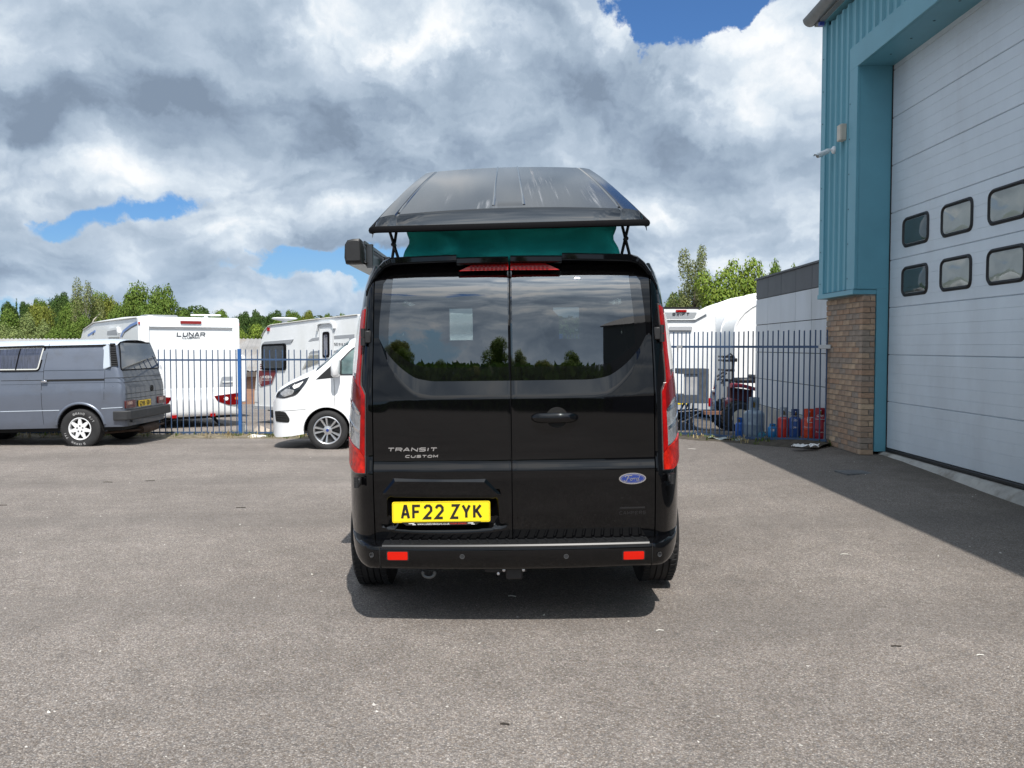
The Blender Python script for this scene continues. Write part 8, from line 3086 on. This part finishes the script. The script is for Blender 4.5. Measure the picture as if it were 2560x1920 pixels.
PLANTS = [
    # far tree line on the hillside
    ('fir', 100 * 0.4069, 745, 9, 170, 'narrow dark conifer on the skyline at far left'), ('round_b', 20, 752, 22, 160, 'dark round tree on the skyline at the left edge'),
    ('round_b', 66, 752, 20, 165, 'dark tree cut by the skyline right of the narrow conifer'), ('round_a', 100, 742, 20, 130, 'rounded grey green tree rising above the far skyline'),
    ('round_b', 148, 727, 28, 110, 'dark domed oak left of the tall wispy birch'), ('round_c', 108, 757, 36, 95, 'yellow green spreading tree on the left slope'),
    ('round_b', 122, 775, 34, 82, 'dark leafy tree in shade below the yellow green one'), ('round_a', 186, 740, 34, 88, 'mid green tree behind the birch stem'),
    ('bush_c', 252, 722, 42, 70, 'full rounded tree just right of the birch'), ('bush_c', 215, 752, 46, 64, 'leafy tree in front of the birch foot'),
    ('bush_d', 340, 699, 56, 62, 'pointed poplar-like tree, left one of the tall pair'), ('bush_c', 406, 706, 54, 60, 'pointed poplar-like tree, right one of the tall pair'),
    ('bush_c', 372, 752, 56, 58, 'broad green tree at the foot of the tall pair'), ('bush_c', 300, 752, 40, 60, 'green tree between the birch and the tall pair'),
    ('round_b', 462, 768, 22, 150, 'dark tree on the ridge right of the tall pair'), ('round_b', 505, 769, 24, 150, 'dark ridge tree above the caravan roof, third from the tall pair'),
    ('round_a', 545, 771, 26, 145, 'green ridge tree above the white caravan roof'), ('round_b', 606, 776, 24, 120, 'very dark round tree right of the white caravan'),
    ('round_b', 642, 772, 20, 128, 'dark round tree, middle one of the dark trio'), ('round_b', 682, 774, 30, 118, 'dark round tree, rightmost of the dark trio'),
    ('round_a', 732, 772, 22, 135, 'ridge tree with brownish top above the satellite dome'), ('round_c', 766, 773, 18, 135, 'lighter ridge tree beside the brownish one'),
    ('fir', 790, 789, 5, 140, 'tiny dark conifer at the end of the ridge'), ('round_a', 818, 781, 9, 200, 'small lone round tree on the horizon'), ('round_a', 858, 781, 10, 200, 'small lone tree close beside the black campervan'),
    ('bush_b', 642, 806, 42, 62, 'bright green bushy tree between the two white caravans'), ('bush_b', 600, 820, 30, 60, 'bright bush half hidden by the lettered caravan'),
    # nearer willowy growth at the left
    ('bush_a', 66, 778, 36, 56, 'pale willowy tree with a light stem at the far left'), ('bush_a', 12, 804, 34, 54, 'pale willow bush at the left edge'), ('bush_a', 112, 796, 30, 55, 'pale leafy bush over the old van roof'),
    ('bush_c', 168, 765, 36, 60, 'soft green tree left of the birch stem'), ('bush_c', 205, 782, 40, 54, 'soft green bush below the birch'), ('bush_a', 40, 815, 40, 52, 'low pale growth above the shed roof at left'), ('bush_c', 140, 815, 40, 52, 'low green growth above the old van roof'),
    ('birch_a', 212, 690, 40, 58, 'tall wispy silver birch standing above its neighbours'),
    ('bush_e', 96, 762, 40, 74, 'yellowish leafy tree low on the left slope'), ('bush_d', 170, 742, 40, 72, 'broad green tree left of the birch top'),
    ('bush_d', 30, 766, 36, 84, 'mid green tree under the skyline at far left'), ('bush_e', 280, 738, 44, 66, 'olive tree between the birch group and the tall pair'),
    ('bush_d', 450, 764, 40, 72, 'green tree right of the tall pair, above the caravan'), ('bush_c', 500, 775, 40, 76, 'green tree above the middle of the lettered caravan'),
    ('bush_d', 560, 778, 36, 76, 'green tree above the right end of the lettered caravan'), ('bush_c', 700, 790, 44, 74, 'green tree above the side-on caravan'), ('bush_d', 775, 792, 40, 74, 'low green tree above the side-on caravan roof, right of the bright bush'),
    # right side
    ('birch_b', 1735, 612, 62, 40, 'wispy drooping birch beside the campervan, right side'), ('bush_b', 1800, 668, 72, 38, 'green bushy tree in front of the drooping birch'),
    ('bush_b', 1872, 640, 66, 42, 'tall green bushy tree behind the grey panelled building'), ('bush_c', 1935, 646, 44, 44, 'green tree top showing over the dark fascia'), ('bush_c', 1990, 655, 36, 44, 'green tree top beside the teal corner, over the fascia'),
    ('bush_c', 1690, 720, 40, 44, 'thin growth right beside the campervan roof'),
]
for k in PLANTS:
    plant(*k, name={'fir': 'conifer_tree', 'birch': 'birch_tree'}.get(k[0].split('_')[0], 'broadleaf_tree'))


def build_wood():
    """the far wooded slope, one mass of crowns"""
    r_ = random.Random(21)
    vs, fs = [], []
    for _ in range(900):
        x = r_.uniform(-330, 240); y = r_.uniform(100, 300)
        if x > -30 and x < 60: pass
        g_ = -3.4 + sstep(96, 290, y) * (7.2 + 3.0 * math.sin(x * 0.011 + 2.2))
        ht = r_.uniform(4.5, 8.5); w = r_.uniform(2.4, 4.4)
        if (g_ + ht - CAMZ) / y > 0.036 + 0.016 * (x / y < -0.36): ht = max(2.5, (0.035 + 0.014 * (x / y < -0.36)) * y + CAMZ - g_)
        for _ in range(130):
            d = Vector((r_.gauss(0, 1), r_.gauss(0, 1), abs(r_.gauss(0, 1)) * 0.9 - 0.15)).normalized()
            k = r_.uniform(0.75, 1.08)
            p = Vector((x + d.x * w * k, y + d.y * w * k, g_ + ht * 0.45 + d.z * ht * 0.55 * k))
            n_ = (d + Vector((r_.gauss(0, 0.4), r_.gauss(0, 0.4), r_.gauss(0, 0.4)))).normalized()
            u = n_.cross(Vector((r_.gauss(0, 1), r_.gauss(0, 1), 1))).normalized(); q = n_.cross(u)
            l_ = r_.uniform(0.35, 0.75)
            o = len(vs); vs += [p - u * l_, p + q * l_ * 0.7, p + u * l_, p - q * l_ * 0.7]; fs.append((o, o + 1, o + 2, o + 3))
    me = bpy.data.meshes.new('woodland'); me.from_pydata([tuple(v) for v in vs], [], fs); me.update()
    m = leaf_mat('far_wood_leaf', (0.060, 0.098, 0.024), 0.4)
    g = m.node_tree
    me.materials.append(m)
    o = bpy.data.objects.new('woodland', me); COL.objects.link(o)
    tag(o, 'dark green wooded hillside along the skyline', kind='stuff')
    # scrubby hedge belt low behind the compound, so that no bare field shows under the trees
    vs, fs = [], []
    for _ in range(26000):
        x = r_.uniform(-62, 45); y = r_.uniform(66, 78)
        hmax = 3.2 + 1.2 * mnoise.noise(Vector((x * 0.09, 1.0, 0)))
        z = gz(x, y) + hmax * r_.random() ** 0.6
        l_ = r_.uniform(0.18, 0.42)
        n_ = Vector((r_.gauss(0, 0.6), -0.6 + r_.gauss(0, 0.5), 0.6 + r_.gauss(0, 0.4))).normalized()
        u = n_.cross(Vector((r_.gauss(0, 1), r_.gauss(0, 1), 1))).normalized(); q = n_.cross(u)
        p = Vector((x, y, z)); o_ = len(vs)
        vs += [p - u * l_, p + q * l_ * 0.65, p + u * l_, p - q * l_ * 0.65]; fs.append((o_, o_ + 1, o_ + 2, o_ + 3))
    me = bpy.data.meshes.new('scrub'); me.from_pydata([tuple(v) for v in vs], [], fs); me.update(); me.materials.append(LEAF['mid'])
    o = bpy.data.objects.new('undergrowth', me); COL.objects.link(o)
    tag(o, 'dense green scrub below the trees beyond the compound', kind='stuff')


build_wood()


# ------------------------------------------------------------------ behind the camera: what the back windows mirror
def build_behind():
    root = empty('gabled_shed', (22, -52, 0), (0, 0, R(-25)), label='dark gabled steel shed mirrored in the right back window', cat='shed')
    dm = mat('dark_steel_cladding', (0.06, 0.07, 0.075), 0.6, var=0.1)
    mb = MB(); mb.prism([(-5, -0.3), (5, -0.3), (5, 6.0), (0, 8.2), (-5, 6.0)], lambda a, b, d: (a, d, b), -9, 9); mb.build('wall', dm, root, 0)
    mb = MB(); mb.prism([(-5.3, 5.9), (0, 8.25), (5.3, 5.9), (5.3, 6.1), (0, 8.45), (-5.3, 6.1)], lambda a, b, d: (a, d, b), -9.3, 9.3); mb.build('roof', mat('dark_roof', (0.05, 0.05, 0.055), 0.7), root, 0)
    r_ = random.Random(31)
    for i in range(40):
        x = -66 + 3.1 * i + r_.uniform(-1.5, 1.5); y = -62 + r_.uniform(-7, 7); h = r_.uniform(2.2, 4.6) + (1.2 if r_.random() < 0.15 else 0)
        k = ('bush_c', 'bush_d', 'bush_a', 'bush_e')[i % 4]
        o = empty('broadleaf_tree', (x, y, -0.3), (0, 0, i * 1.3), label='dark tree in the row behind the photographer, mirrored low in the back windows', cat='tree', group='trees behind the photographer')
        o.scale = (h * r_.uniform(0.9, 1.6), h * 1.3, h)
        inst('trunk', TREES[k][1], o); inst('crown', TREES[k][0], o)
    # the near boundary fence and hedge foot behind the photographer
    vs, fs = [], []
    for _ in range(9000):
        x = r_.uniform(-70, 50); y = r_.uniform(-66, -56); z = -0.5 + 2.6 * r_.random()
        l_ = r_.uniform(0.3, 0.7); n_ = Vector((r_.gauss(0, 0.5), 1, r_.gauss(0, 0.5))).normalized()
        u = n_.cross(Vector((r_.gauss(0, 1), r_.gauss(0, 1), 1))).normalized(); q = n_.cross(u); p = Vector((x, y, z)); o_ = len(vs)
        vs += [p - u * l_, p + q * l_ * 0.65, p + u * l_, p - q * l_ * 0.65]; fs.append((o_, o_ + 1, o_ + 2, o_ + 3))
    me = bpy.data.meshes.new('hedge'); me.from_pydata([tuple(v) for v in vs], [], fs); me.update(); me.materials.append(LEAF['dark'])
    o = bpy.data.objects.new('hedge', me); COL.objects.link(o)
    tag(o, 'dark hedge foot behind the photographer', kind='stuff')


build_behind()
